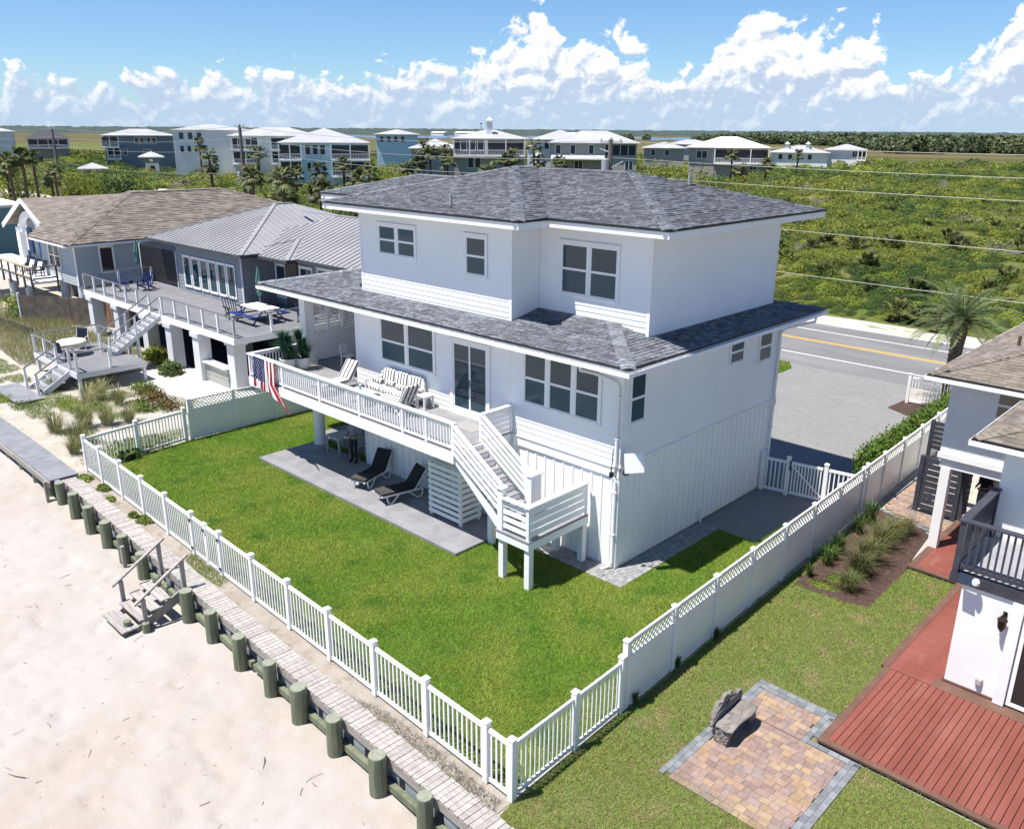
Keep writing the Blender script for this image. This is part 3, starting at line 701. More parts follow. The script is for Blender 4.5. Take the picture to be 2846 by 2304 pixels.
# ------------------------------------------------------------------ fences
def post_mesh(h, w=.127):
    g = G().box(-w / 2, w / 2, -w / 2, w / 2, 0, h - .05).box(-w / 2 - .012, w / 2 + .012, -w / 2 - .012, w / 2 + .012, h - .05, h - .02)
    b = w / 2 + .012; g.v += [(-b, -b, h - .02), (b, -b, h - .02), (b, b, h - .02), (-b, b, h - .02), (0, 0, h + .025)]
    n = len(g.v) - 5
    for i in range(4): g._f(n + i, n + (i + 1) % 4, n + 4)
    return g.mesh('fence_post', VINYL, center=False)[0]
P_LOW = post_mesh(1.43); P_TALL = post_mesh(1.76)
def picket_panel(F, p, q, z0=.06, z1=1.28, n=None, post=.07):
    """rails and pickets between two post centres"""
    p, q = Vector((*p, 0)), Vector((*q, 0)); L = (q - p).length; d = (q - p) / L; ang = math.atan2(d.y, d.x); a = post; b = L - post
    mid = (p + q) / 2
    for z, h, w in ((z0, .09, .045), (z1 - .09, .09, .05)):
        key = ('rail', round(L, 2), h, w); me = _BOX.get(key)
        if me is None: me, _ = G().box(-(b - a) / 2, (b - a) / 2, -w / 2, w / 2, 0, h).mesh('rail', VINYL); _BOX[key] = me
        place('rail', me, F, (mid.x, mid.y, z), (0, 0, ang))
    n = n or int((b - a) / .135)
    for i in range(n):
        t = a + (b - a) * (i + .5) / n; c = p + d * t
        key = ('pick', z0, z1); me = _BOX.get(key)
        if me is None: me, _ = G().box(-.02, .02, -.012, .012, 0, z1 - z0 - .17).mesh('picket', VINYL); _BOX[key] = me
        place('picket', me, F, (c.x, c.y, z0 + .08), (0, 0, ang))
def post(F, x, y, ang, me=None): place('fence_post', me or P_LOW, F, (x, y, 0), (0, 0, ang))

def front_fence():
    F = thing('picket_fence', 'long low white picket fence between the lawn and the seawall boardwalk', 'fence', (-6, SEA(-6), 0))
    ang = -math.atan(.0351)
    xs = [4.07] + [3.37 - 1.84 * k for k in range(7)] + [-9.45 - 1.84 * k for k in range(5)] + [-18.38]
    for i, x in enumerate(xs):
        if i > 0: post(F, x, SEA(x), ang)
    for i in range(len(xs) - 1):
        a, b = xs[i], xs[i + 1]
        if i == 7: continue
        picket_panel(F, (a, SEA(a)), (b, SEA(b)))
    # double gate in the fence
    Gt = thing('picket_gate', 'white double picket gate with black hinges in the front fence', 'gate', (-8.55, SEA(-8.55), 0))
    a, b = xs[7], xs[8]; m = (a + b) / 2
    picket_panel(Gt, (a, SEA(a)), (m - .0, SEA(m)), n=6); picket_panel(Gt, (m, SEA(m)), (b, SEA(b)), n=6)
    for x in (m - .045, m + .045): place('fence_post', post_mesh(1.36, .07), Gt, (x, SEA(x), 0), (0, 0, ang))
    for x in (a, b, m):
        for z in ((1.12, .22) if x != m else (1.1,)): bx('hinge', Gt, BLACKTRIM, x - .06, x + .06, SEA(x) - .09, SEA(x) - .065, z, z + .07)
    return F
front_fence()
XR = lambda y: 4.07 - .0311 * (y + 8.52)
LAT = {}
def lattice_mesh(L, h):
    g = G(); k = .15; t = .008
    for sgn in (-1, 1):
        c = -h
        while c < L + h:
            p = [(c, 0), (c + h, h)] if sgn > 0 else [(c + h, 0), (c, h)]
            # clip to 0..L
            (x0, z0), (x1, z1) = p
            def cl(x0, z0, x1, z1):
                out = []
                for (xa, za, xb, zb) in ((x0, z0, x1, z1), (x1, z1, x0, z0)):
                    if xa < 0: f = (0 - xa) / (xb - xa); xa, za = 0, za + (zb - za) * f
                    if xa > L: f = (L - xa) / (xb - xa); xa, za = L, za + (zb - za) * f
                    out.append((xa, za))
                return out
            if max(x0, x1) > .03 and min(x0, x1) < L - .03:
                q = cl(x0, z0, x1, z1)
                if math.hypot(q[0][0] - q[1][0], q[0][1] - q[1][1]) > .03:
                    g.beam((q[0][0], sgn * .006, q[0][1]), (q[1][0], sgn * .006, q[1][1]), .010, .034, up=(0, 1, 0) if False else (0, 0, 1))
            c += k
    return g
def privacy_panel(F, p, q):
    p, q = Vector((*p, 0)), Vector((*q, 0)); L = (q - p).length; d = (q - p) / L; ang = math.atan2(d.y, d.x); l = L - .13
    key = ('priv', round(l, 2))
    if key not in LAT:
        g = G()
        n = 10
        for i in range(n): g.box(-l / 2 + l * i / n + .0015, -l / 2 + l * (i + 1) / n - .0015, -.018, .018, .14, 1.24)
        pan = g.mesh('panel', VINYL, center=False)[0]
        rl = [G().box(-l / 2, l / 2, -.025, .025, a, b).mesh('rail', VINYL, center=False)[0] for a, b in ((1.24, 1.30), (1.64, 1.70), (.03, .14))]
        lg = lattice_mesh(l, .34); lg.v = [(x - l / 2, y, z + 1.30) for x, y, z in lg.v]
        LAT[key] = (pan, *rl, lg.mesh('lattice', VINYL, center=False)[0])
    m = (p + q) / 2
    for nm, me in zip(('panel', 'rail', 'rail', 'rail', 'lattice'), LAT[key]): place(nm, me, F, (m.x, m.y, 0), (0, 0, ang), kind='stuff' if nm == 'lattice' else None)
def side_fence():
    F = thing('privacy_fence', 'tall white vinyl fence with lattice top beside the right lawn', 'fence', (3.9, 4, 0))
    ang = math.pi / 2 + .0311
    ys = [-4.85 + 1.915 * k for k in range(15)]
    for y in ys: post(F, XR(y), y, ang, P_TALL)
    for a, b in zip(ys[:-1], ys[1:]): privacy_panel(F, (XR(a), a), (XR(b), b))
    L = thing('picket_fence', 'low white picket fence returning along the right edge of the lawn', 'fence', (4.0, -6.7, 0))
    yl = [-8.52, -6.62, -5.0]
    for y in yl: post(L, XR(y), y, ang)
    for a, b in zip(yl[:-1], yl[1:]): picket_panel(L, (XR(a), a), (XR(b), b))
    W = thing('privacy_fence', 'tall white vinyl fence with lattice top at the left of the lawn', 'fence', (-18.8, 1, 0))
    yt = [-3.45 + 1.93 * k for k in range(9)]; xl = lambda y: -18.88 + .02 * (y + 3.45)
    for y in yt: post(W, xl(y), y, math.pi / 2, P_TALL)
    for a, b in zip(yt[:-1], yt[1:]): privacy_panel(W, (xl(a), a), (xl(b), b))
    L = thing('picket_fence', 'low white picket fence at the far left corner of the lawn', 'fence', (-18.6, -5.7, 0))
    yl = [(-18.42, -7.73), (-18.68, -5.7), (-18.9, -3.68)]
    for x, y in yl[1:]: post(L, x, y, math.pi / 2)
    for a, b in zip(yl[:-1], yl[1:]): picket_panel(L, a, b)
    # gate behind the right wall
    Gt = thing('picket_gate', 'white picket gate with diagonal brace between house wall and fence', 'gate', (1.9, 8.6, 0))
    for x, y in ((.12, 8.35), (.98, 8.5), (2.22, 8.75), (3.5, 8.95)): post(Gt, x, y, .2, P_LOW if x < 3 else P_TALL)
    picket_panel(Gt, (.12, 8.35), (.98, 8.5), z1=1.25); picket_panel(Gt, (.98, 8.5), (2.22, 8.75), z1=1.25, post=.11, n=10); picket_panel(Gt, (2.22, 8.75), (3.5, 8.95), z1=1.25)
    add('brace', G().beam((1.08, 8.49, 1.16), (2.14, 8.70, .2), .02, .05), VINYL, Gt)
    bx('latch', Gt, BLACKTRIM, 1.06, 1.1, 8.42, 8.46, .95, 1.3)
side_fence()
def drive_fence():
    F = thing('picket_fence', 'short white picket fence beside the date palm at the driveway', 'fence', (.8, 22.6, 0))
    for x, y in ((.0, 22.5), (1.75, 22.75)): post(F, x, y, .1, P_LOW)
    picket_panel(F, (.0, 22.5), (1.75, 22.75))
drive_fence()

# ------------------------------------------------------------------ seawall, boardwalk, pilings, beach steps
OLDWOOD = M('weathered_wood', (.40, .37, .35), (.52, .49, .46), 3, .85, bump=.5, bscale=25, orand=.12, stretch=(1, 6, 1), wear=((.22, .19, .17), 6, .58, .75, .6))
OLDWOODX = M('weathered_beam', (.34, .31, .28), (.45, .42, .38), 3, .85, bump=.5, bscale=25, orand=.1, stretch=(.3, 6, 6))
GREENPT = M('treated_pile', (.16, .19, .12), (.24, .26, .17), 2.5, .85, bump=.6, bscale=12, stretch=(3, 3, .6), orand=.08, wear=((.30, .27, .20), 3, .55, .75, .5))
PILETOP = M('pile_end_grain', (.33, .35, .27), (.26, .28, .21), 12, .9)
SHEETP = M('sheet_pile', (.42, .45, .47), (.34, .37, .39), 2, .5, wear=((.25, .20, .15), 3, .6, .8, .6))
BW = lambda x: SEA(x)
def boardwalk():
    B = thing('boardwalk', 'weathered narrow plank cap running along the top of the seawall', 'boardwalk', (-6, SEA(-6) - .8, 0))
    ang = -math.atan(.0351); x = 4.9; i = 0
    me = [G().box(-.065, .065, -.27 - e, .27 + f, 0, .04).mesh('plank', OLDWOOD, center=False)[0] for e, f in ((0, 0), (.012, .006), (-.008, .012), (.004, -.01))]
    while x > -18.15:
        rr = random.random(); yc = SEA(x) - .76
        place('plank', me[i % 4], B, (x, yc, .012 + .008 * rr), (random.uniform(-.01, .01), random.uniform(-.012, .012), ang + random.uniform(-.012, .012)))
        x -= .142; i += 1
    for off, z0, z1 in ((-.47, -.16, .0),):
        for xa, xb in ((-18.2, -12.6), (-12.58, -6.9), (-6.88, -1.3), (-1.28, 4.9)):
            add('edge_beam', G().beam((xa, SEA(xa) - .76 - .24, -.09), (xb, SEA(xb) - .76 - .24, -.09), .07, .19), OLDWOODX, B)
    W = thing('seawall', 'grey sheet pile seawall behind the round timber pilings', 'seawall', (-6, SEA(-6) - .95, -1))
    g = G(); x = -18.3; k = 0
    pts = []
    while x < 5.2:
        pts.append((x, SEA(x) - .84 - (.0 if k % 2 else .14))); pts.append((x + .22, SEA(x) - .84 - (.0 if k % 2 else .14))); x += .30; k += 1
    for a, b in zip(pts[:-1], pts[1:]): g.box(min(a[0], b[0]) - .002, max(a[0], b[0]), min(a[1], b[1]) - .012, max(a[1], b[1]) + .012, -1.2, -.02)
    add('sheet_piles', g, SHEETP, W)
    for xa, xb in ((-18, -11), (-10.9, -4), (-3.9, 5)):
        add('wale', G().beam((xa, SEA(xa) - 1.10, -.52), (xb, SEA(xb) - 1.10, -.52), .12, .16), GREENPT, W)
    xs = [-17.55, -16.15, -14.72, -13.24, -11.8, -10.35, -7.32, -5.88, -4.36, -2.86, -1.55, -.12, 1.46, 2.97, 4.4]
    for i, x in enumerate(xs):
        yc = -9.02 - .0351 * (x + 17.5); rad = .172 + random.uniform(-.012, .016); top = .2 + random.uniform(-.02, .03); ln = random.uniform(-.012, .02)
        lab = 'weathered green timber piling at the foot of the seawall'
        g = G(); n = 18; prof = [(rad * 1.02, -1.3), (rad * 1.02, -.7), (rad, -.2), (rad * .98, top - .02), (rad * .93, top)]
        g.lathe(prof, n, (x, yc, 0)); 
        g.v = [(vx + ln * vz + .006 * math.sin(9 * math.atan2(vy - yc, vx - x) + i), vy, vz) for vx, vy, vz in g.v]
        o = add('timber_piling', g, [GREENPT, PILETOP], None, smooth=False, label=lab if 0 else PILE_LABELS[i], category='piling', group='timber pilings along the seawall')
        o.data.polygons[-1].material_index = 1
PILE_LABELS = ['green timber piling at the end of the grey boardwalk', 'second green timber piling from the grey boardwalk', 'third green timber piling from the grey boardwalk', 'fourth green timber piling from the grey boardwalk', 'green timber piling with a brown post beside it', 'green timber piling just left of the beach steps', 'green timber piling just right of the beach steps', 'second green timber piling right of the beach steps', 'third green timber piling right of the beach steps', 'fourth green timber piling right of the beach steps', 'fifth green timber piling right of the beach steps', 'sixth green timber piling right of the beach steps', 'seventh green timber piling right of the beach steps', 'rightmost green timber piling at the bottom edge', 'green timber piling past the corner of the fence']
boardwalk()
def grey_walk():
    B = thing('boardwalk', 'wide grey composite boardwalk at the left edge of the beach', 'boardwalk', (-24, -8.3, 0))
    GW = M('grey_walk_board', (.24, .25, .27), (.30, .31, .33), 2, .6, orand=.08, bump=.2, bscale=30)
    x = -18.05; i = 0
    while x > -46:
        yo = -9.17 - .02 * (x + 18) - (0.012 * (x + 18) ** 2 * .12); yi = yo + .93 + .05 * (1 if x > -21 else (1 + (-21 - x) * .06 if x > -30 else 1.5))
        bx('plank', B, GW, x - .136, x, round(yo, 2), round(yi, 2), .11, .15); x -= .142; i += 1
    for xa in range(-46, -18, 4): 
        f = lambda x: -9.17 - .02 * (x + 18) - (0.012 * (x + 18) ** 2 * .12)
        add('edge_beam', G().beam((xa, f(xa) - .02, -.02), (xa + 4, f(xa + 4) - .02, -.02), .06, .22), OLDWOODX, B)
    for x in (-18.5, -20.0, -21.6, -23.2): add('stub_pile', G().lathe([(.15, -1), (.15, .02), (.13, .04)], 14, (x, -9.05 - .02 * (x + 18), 0)), GREENPT, B)
    add('brown_post', G().box(-18.2, -18.1, -9.35, -9.25, -.9, .12), OLDWOODX, B)
    W = thing('wooden_walk', 'short grey board path leading to the neighbour platform steps', 'walkway', (-30, -6.0, 0))
    for i in range(18): bx('plank', W, GW, -32.4 + i * .2, -32.205 + i * .2, -6.9, -5.75, .04, .08)
grey_walk()
def beach_steps():
    S = thing('beach_steps', 'weathered wooden beach steps with two sloping handrails', 'steps', (-8.4, -10, -.6))
    y0 = -9.45
    for i, (y, z) in enumerate(((-9.62, -.10), (-9.92, -.27), (-10.24, -.44), (-10.58, -.60))):
        for k in range(2 if i < 3 else 3): bx('step_plank', S, OLDWOOD, -9.05, -7.72, y - .145 * (k + 1), y - .145 * k - .01, z, z + .045)
    for x in (-9.0, -7.82): add('stringer', G().prism([(x, -9.35, .0), (x, -10.6, -.6), (x, -10.6, -.85), (x, -9.35, -.3)], (.05, 0, 0)), OLDWOODX, S)
    for x in (-9.13, -7.72):
        bx('rail_post', S, OLDWOODX, x - .05, x + .05, -9.28, -9.18, -.1, .92); bx('rail_post', S, OLDWOODX, x - .05, x + .05, -10.42, -10.32, -.75, .18)
        add('hand_rail', G().beam((x, -9.05, 1.02), (x, -10.62, .10), .10, .05), OLDWOODX, S)
    for x in (-8.0, -7.55): add('stub_pile', G().lathe([(.1, -.9), (.1, -.42), (.085, -.41)], 14, (x, -10.75 if x < -7.8 else -10.45, 0)), GREENPT, S)
    add('brown_post', G().box(-11.55, -11.44, -9.42, -9.32, -.9, .02), OLDWOODX, None, label='short brown square post beside a green piling', category='post')
beach_steps()
# ------------------------------------------------------------------ vegetation
def leafmat(name, c1, c2, c3=None, scale=.08, transl=.22, orand=.25, irand=.3, rough=.6):
    m = bpy.data.materials.new(name); m.use_nodes = True; g = N(m.node_tree); b = g.n['Principled BSDF']
    pos = g.new('ShaderNodeNewGeometry').outputs['Position']
    c1, c2 = tuple(v * .78 for v in c1), tuple(v * .78 for v in c2); c3 = tuple(v * .78 for v in c3) if c3 else None
    c = g.mix(g.sstep(g.noise(pos, scale, 3), .36, .64), c1, c2)
    if c3: c = g.mix(g.sstep(g.noise(pos, scale * 2.7, 3), .52, .70), c, c3)
    v = g.math('MULTIPLY', g.lin(g.new('ShaderNodeObjectInfo').outputs['Random'], 0, 1, 1 - orand, 1 + orand), g.lin(g.new('ShaderNodeNewGeometry').outputs['Random Per Island'], 0, 1, 1 - irand, 1 + irand))
    hs = g.new('ShaderNodeHueSaturation'); g.put(hs.inputs['Value'], v); g.put(hs.inputs['Color'], c); c = hs.outputs[0]
    g.put(b.inputs['Base Color'], c); b.inputs['Roughness'].default_value = rough; b.inputs['Specular IOR Level'].default_value = .25
    tr = g.new('ShaderNodeBsdfTranslucent'); g.put(tr.inputs[0], c); mx = g.new('ShaderNodeMixShader'); mx.inputs[0].default_value = transl
    g.l.new(b.outputs[0], mx.inputs[1]); g.l.new(tr.outputs[0], mx.inputs[2]); g.l.new(mx.outputs[0], g.n['Material Output'].inputs[0])
    return m
GRASS = leafmat('lawn_blades', (.225, .40, .04), (.38, .46, .075), (.14, .32, .035), .35, .3, 0, .45)
GRASSB = leafmat('neighbour_blades', (.33, .40, .09), (.23, .38, .06), (.45, .41, .18), .5, .3, 0, .42)
LEAF = leafmat('shrub_leaf', (.16, .22, .038), (.235, .26, .05), (.10, .16, .032), .05, .32)
LEAFY = leafmat('sunny_leaf', (.25, .31, .04), (.31, .325, .055), (.17, .24, .038), .1, .32)
LEAFD = leafmat('dark_leaf', (.07, .125, .032), (.11, .165, .04), None, .1, .3)
HEDGE = leafmat('hedge_leaf', (.10, .19, .02), (.15, .24, .03), None, .8)
TWIG = leafmat('grey_twig', (.20, .18, .15), (.28, .255, .215), (.14, .15, .07), .1, .05)
PALMETTO = leafmat('palmetto_leaf', (.11, .14, .04), (.19, .20, .07), (.07, .10, .03), .2, .2)
SABAL = leafmat('sabal_leaf', (.09, .12, .04), (.15, .17, .06), (.24, .22, .12), .3, .2)
DATE = leafmat('date_frond', (.13, .19, .075), (.20, .24, .10), None, .5, .2)
STRAW = leafmat('sea_oat_blade', (.36, .37, .16), (.48, .45, .23), (.24, .30, .10), .9, .35)
STRAP = leafmat('strap_leaf', (.08, .15, .03), (.13, .20, .05), None, 1.2, .25)
RUST = leafmat('rust_leaf', (.20, .10, .03), (.14, .15, .03), (.26, .13, .04), 1.2, .2)
VINE = leafmat('vine_leaf', (.17, .23, .03), (.13, .19, .025), (.24, .25, .04), 1.2, .25)
PINE = leafmat('pine_leaf', (.02, .075, .04), (.03, .10, .05), None, 2, .1)
BARK = M('palm_bark', (.12, .085, .06), (.20, .15, .11), 8, .95, bump=.8, bscale=20)
WOODY = M('stem_wood', (.14, .11, .085), (.20, .17, .14), 4, .9)

def inside(px, py, poly):
    r = np.zeros(len(px), bool); n = len(poly)
    for i in range(n):
        x0, y0 = poly[i]; x1, y1 = poly[(i + 1) % n]
        c = ((y0 > py) != (y1 > py)) & (px < (x1 - x0) * (py - y0) / (y1 - y0 + 1e-12) + x0); r ^= c
    return r
def blades(name, label, poly, holes, dens, h, w, mat, lean=.6, z=0.0, mask=None):
    P = np.array(poly); lo, hi = P.min(0), P.max(0); n = int(dens * (hi[0] - lo[0]) * (hi[1] - lo[1]))
    x = rng.uniform(lo[0], hi[0], n); y = rng.uniform(lo[1], hi[1], n); k = inside(x, y, poly)
    for hh in holes: k &= ~inside(x, y, hh)
    if mask: k &= fbm(x * mask[0], y * mask[0], 3, 19) > mask[1]
    x, y = x[k], y[k]; n = len(x)
    hh = h * rng.uniform(.55, 1.35, n) * (0.75 + .6 * fbm(x * .9, y * .9, 3, 5)); a = rng.uniform(0, 2 * np.pi, n); b = rng.uniform(0, 2 * np.pi, n); ln = rng.uniform(0, lean, n) * hh; ww = w * rng.uniform(.7, 1.3, n)
    v = np.empty((n, 3, 3), np.float32)
    v[:, 0] = np.stack([x - np.cos(a) * ww, y - np.sin(a) * ww, np.full(n, z)], 1); v[:, 1] = np.stack([x + np.cos(a) * ww, y + np.sin(a) * ww, np.full(n, z)], 1)
    v[:, 2] = np.stack([x + np.cos(b) * ln, y + np.sin(b) * ln, z + hh], 1)
    return place(name, nmesh(name, v.reshape(-1, 3), np.arange(3 * n).reshape(-1, 3), mat), label=label, category='grass', kind='stuff')
rect = lambda a, b, c, d: [(a, c), (b, c), (b, d), (a, d)]
blades('lawn_grass', 'short bright green grass of the fenced lawn', LAWN_A, [rect(-15.0, -3.84, -2.7, 0), rect(-11.6, .0, -.12, 12), rect(-3.9, .78, -.76, .5), rect(0, .78, -.76, 4.45), rect(-16, -11.6, .4, 14), rect(-30, 4, 9, 20)], 2600, .055, .006, GRASS, 1.7)
blades('neighbour_grass', 'patchy yellow green grass of the right neighbour lawn', LAWN_B, [[(5.58, -1.98), (5.68, -5.75), (8.5, -5.75), (8.46, -2.88), (7.5, -2.82), (7.44, -1.85)]], 2400, .05, .006, GRASSB, 1.7)
blades('verge_grass', 'small curved strip of grass beside the driveway mouth', [(-10, 22.9), (-6.72, 22.96), (-6.72, 24.4), (-7.35, 25.38), (-10, 25.38)], [], 500, .1, .015, GRASS)

def leafpts(n, rx, ry, rz, size, seed, shell=.45, up=.0, cut=-.2):
    r = np.random.default_rng(seed)
    d = r.normal(size=(n * 3, 3)); d /= np.linalg.norm(d, axis=1)[:, None]; d = d[d[:, 2] > cut][:n]; n = len(d)
    rad = r.uniform(0, 1, n) ** shell * (.78 + .34 * vnoise(d[:, 0] * 2.5 + 5, d[:, 1] * 2.5 + d[:, 2] * 2.1 + 9, seed))
    c = d * rad[:, None] * np.array([rx, ry, rz])
    nrm = d + r.normal(size=(n, 3)) * .55 + np.array([0, 0, up]); nrm /= np.linalg.norm(nrm, axis=1)[:, None]
    t = np.cross(nrm, r.normal(size=(n, 3))); t /= np.linalg.norm(t, axis=1)[:, None]; b = np.cross(nrm, t)
    s = size * r.uniform(.6, 1.4, n)[:, None]
    v = np.stack([c - t * s * .5, c + b * s * .32, c + t * s * .6, c - b * s * .32], 1)
    return v.reshape(-1, 3)
def leafclump(name, n, rx, ry, rz, size, mat, seed, **k):
    v = leafpts(n, rx, ry, rz, size, seed, **k); return nmesh(name, v, np.arange(len(v)).reshape(-1, 4), mat)
def fan(g, base, d, L, spread=1.1, nb=11, droop=.25, pet=.45, w=.045):
    """fan leaf: petiole and pleated blades"""
    base = Vector(base); d = Vector(d).normalized(); side = d.cross(Vector((0, 0, 1)))
    if side.length < .1: side = Vector((1, 0, 0))
    side.normalize(); c = base + d * L * pet
    g.beam(base, c, .02 * L / .8, .012 * L / .8)
    for i in range(nb):
        t = (i / (nb - 1) - .5) * 2 * spread; dd = (d * math.cos(t) + side * math.sin(t)).normalized(); l = L * (1 - pet) * (1 - .25 * abs(t) / spread)
        mid = c + dd * l * .55; tip = c + dd * l + Vector((0, 0, -droop * l * (.6 + abs(t) * .3))); q = dd.cross(Vector((0, 0, 1))).normalized() * w * L
        b = len(g.v); g.v += [tuple(c), tuple(mid - q), tuple(tip), tuple(mid + q)]; g._f(b, b + 1, b + 2, b + 3)
def palmetto_mesh(seed, n=16, L=.9, mat=None, nb=11):
    r = random.Random(seed); g = G()
    for i in range(n):
        a = r.uniform(0, 6.28); e = r.uniform(.25, 1.3); fan(g, (r.uniform(-.12, .12), r.uniform(-.12, .12), r.uniform(0, .1)), (math.cos(a) * math.cos(e), math.sin(a) * math.cos(e), math.sin(e)), L * r.uniform(.75, 1.2), nb=nb, w=.04)
    return g.mesh('palmetto', mat or PALMETTO, center=False)[0]
def sabal_meshes(seed, h=4.5):
    r = random.Random(seed); g = G()
    for i in range(34):
        a = r.uniform(0, 6.28); e = r.uniform(-.7, 1.25); fan(g, (0, 0, h), (math.cos(a) * math.cos(e), math.sin(a) * math.cos(e), math.sin(e)), r.uniform(1.35, 2.0), nb=9, droop=.5, w=.065)
    cr = g.mesh('crown', SABAL, center=False)[0]
    t = G().tube([(0, 0, -.5), (.05, 0, h * .5), (0, 0, h + .1)], [.2, .17, .19], 9).mesh('trunk', BARK, center=False)[0]
    return t, cr
def grassclump_mesh(seed, n=150, h=.8, spread=.55, mat=None, w=.008, seed_heads=0):
    r = random.Random(seed); g = G()
    for i in range(n):
        a = r.uniform(0, 6.28); rr = r.uniform(0, .16) * spread / .5; l = h * r.uniform(.5, 1.15); o = spread * r.uniform(.15, 1.0); b = (rr * math.cos(a), rr * math.sin(a), 0)
        m1 = (b[0] + o * .35 * math.cos(a), b[1] + o * .35 * math.sin(a), l * .68); tp = (b[0] + o * math.cos(a), b[1] + o * math.sin(a), l * r.uniform(.65, 1.0)); q = (-math.sin(a) * w, math.cos(a) * w)
        k = len(g.v); g.v += [(b[0] - q[0], b[1] - q[1], 0), (b[0] + q[0], b[1] + q[1], 0), (m1[0] + q[0] * .8, m1[1] + q[1] * .8, m1[2]), (m1[0] - q[0] * .8, m1[1] - q[1] * .8, m1[2]), tp]; g._f(k, k + 1, k + 2, k + 3); g._f(k + 3, k + 2, k + 4)
    return g.mesh('grass_blades', mat or STRAW, center=False)[0]

def scatter(name, label, cat, pts, scl, rotz, idx, sources):
    """one object that instances a set of clump meshes on points (uncountable scrub)"""
    col = bpy.data.collections.new(name + '_sources')
    for i, me in enumerate(sources):
        o = bpy.data.objects.new('%02d_%s' % (i, name), me); col.objects.link(o)
    me = bpy.data.meshes.new(name); n = len(pts); me.vertices.add(n); me.vertices.foreach_set('co', np.asarray(pts, np.float32).ravel())
    a = me.attributes.new('scl', 'FLOAT_VECTOR', 'POINT'); a.data.foreach_set('vector', np.asarray(scl, np.float32).ravel())
    a = me.attributes.new('rot', 'FLOAT_VECTOR', 'POINT'); a.data.foreach_set('vector', np.stack([np.zeros(n), np.zeros(n), rotz], 1).astype(np.float32).ravel())
    a = me.attributes.new('idx', 'INT', 'POINT'); a.data.foreach_set('value', np.asarray(idx, np.int32))
    o = place(name, me, label=label, category=cat, kind='stuff')
    ng = bpy.data.node_groups.new(name, 'GeometryNodeTree'); ng.interface.new_socket('Geometry', in_out='INPUT', socket_type='NodeSocketGeometry'); ng.interface.new_socket('Geometry', in_out='OUTPUT', socket_type='NodeSocketGeometry')
    nn = ng.nodes; gi = nn.new('NodeGroupInput'); go = nn.new('NodeGroupOutput'); ip = nn.new('GeometryNodeInstanceOnPoints'); ci = nn.new('GeometryNodeCollectionInfo')
    ci.inputs['Collection'].default_value = col; ci.inputs['Separate Children'].default_value = True; ci.inputs['Reset Children'].default_value = True
    def na(nm, ty):
        q = nn.new('GeometryNodeInputNamedAttribute'); q.data_type = ty; q.inputs['Name'].default_value = nm; return q.outputs['Attribute']
    er = nn.new('FunctionNodeEulerToRotation'); L = ng.links
    L.new(gi.outputs[0], ip.inputs['Points']); L.new(ci.outputs[0], ip.inputs['Instance']); ip.inputs['Pick Instance'].default_value = True
    L.new(na('idx', 'INT'), ip.inputs['Instance Index']); L.new(na('rot', 'FLOAT_VECTOR'), er.inputs[0]); L.new(er.outputs[0], ip.inputs['Rotation']); L.new(na('scl', 'FLOAT_VECTOR'), ip.inputs['Scale']); L.new(ip.outputs[0], go.inputs[0])
    md = o.modifiers.new('scatter', 'NODES'); md.node_group = ng
    return o

# ---- dunes beyond the road
def dune_z(X, Y):
    rise = smooth01((Y - 39.0) / 16)
    far = 1 - smooth01((Y - 200) / 140)
    return (.25 + 3.0 * fbm(X / 26, Y / 26, 4, 2) ** 1.3 + 1.0 * fbm(X / 7, Y / 7, 3, 4)) * rise * (.25 + .75 * far) * (1 - .55 * smooth01((-X - 60) / 60)) - .02
grid('dunes', np.concatenate([np.arange(-700, -260, 11), np.arange(-260, 180, 2.4)]), np.concatenate([np.arange(38.6, 120, 1.3), np.arange(120, 420, 7)]), dune_z, WILD, kind='structure')

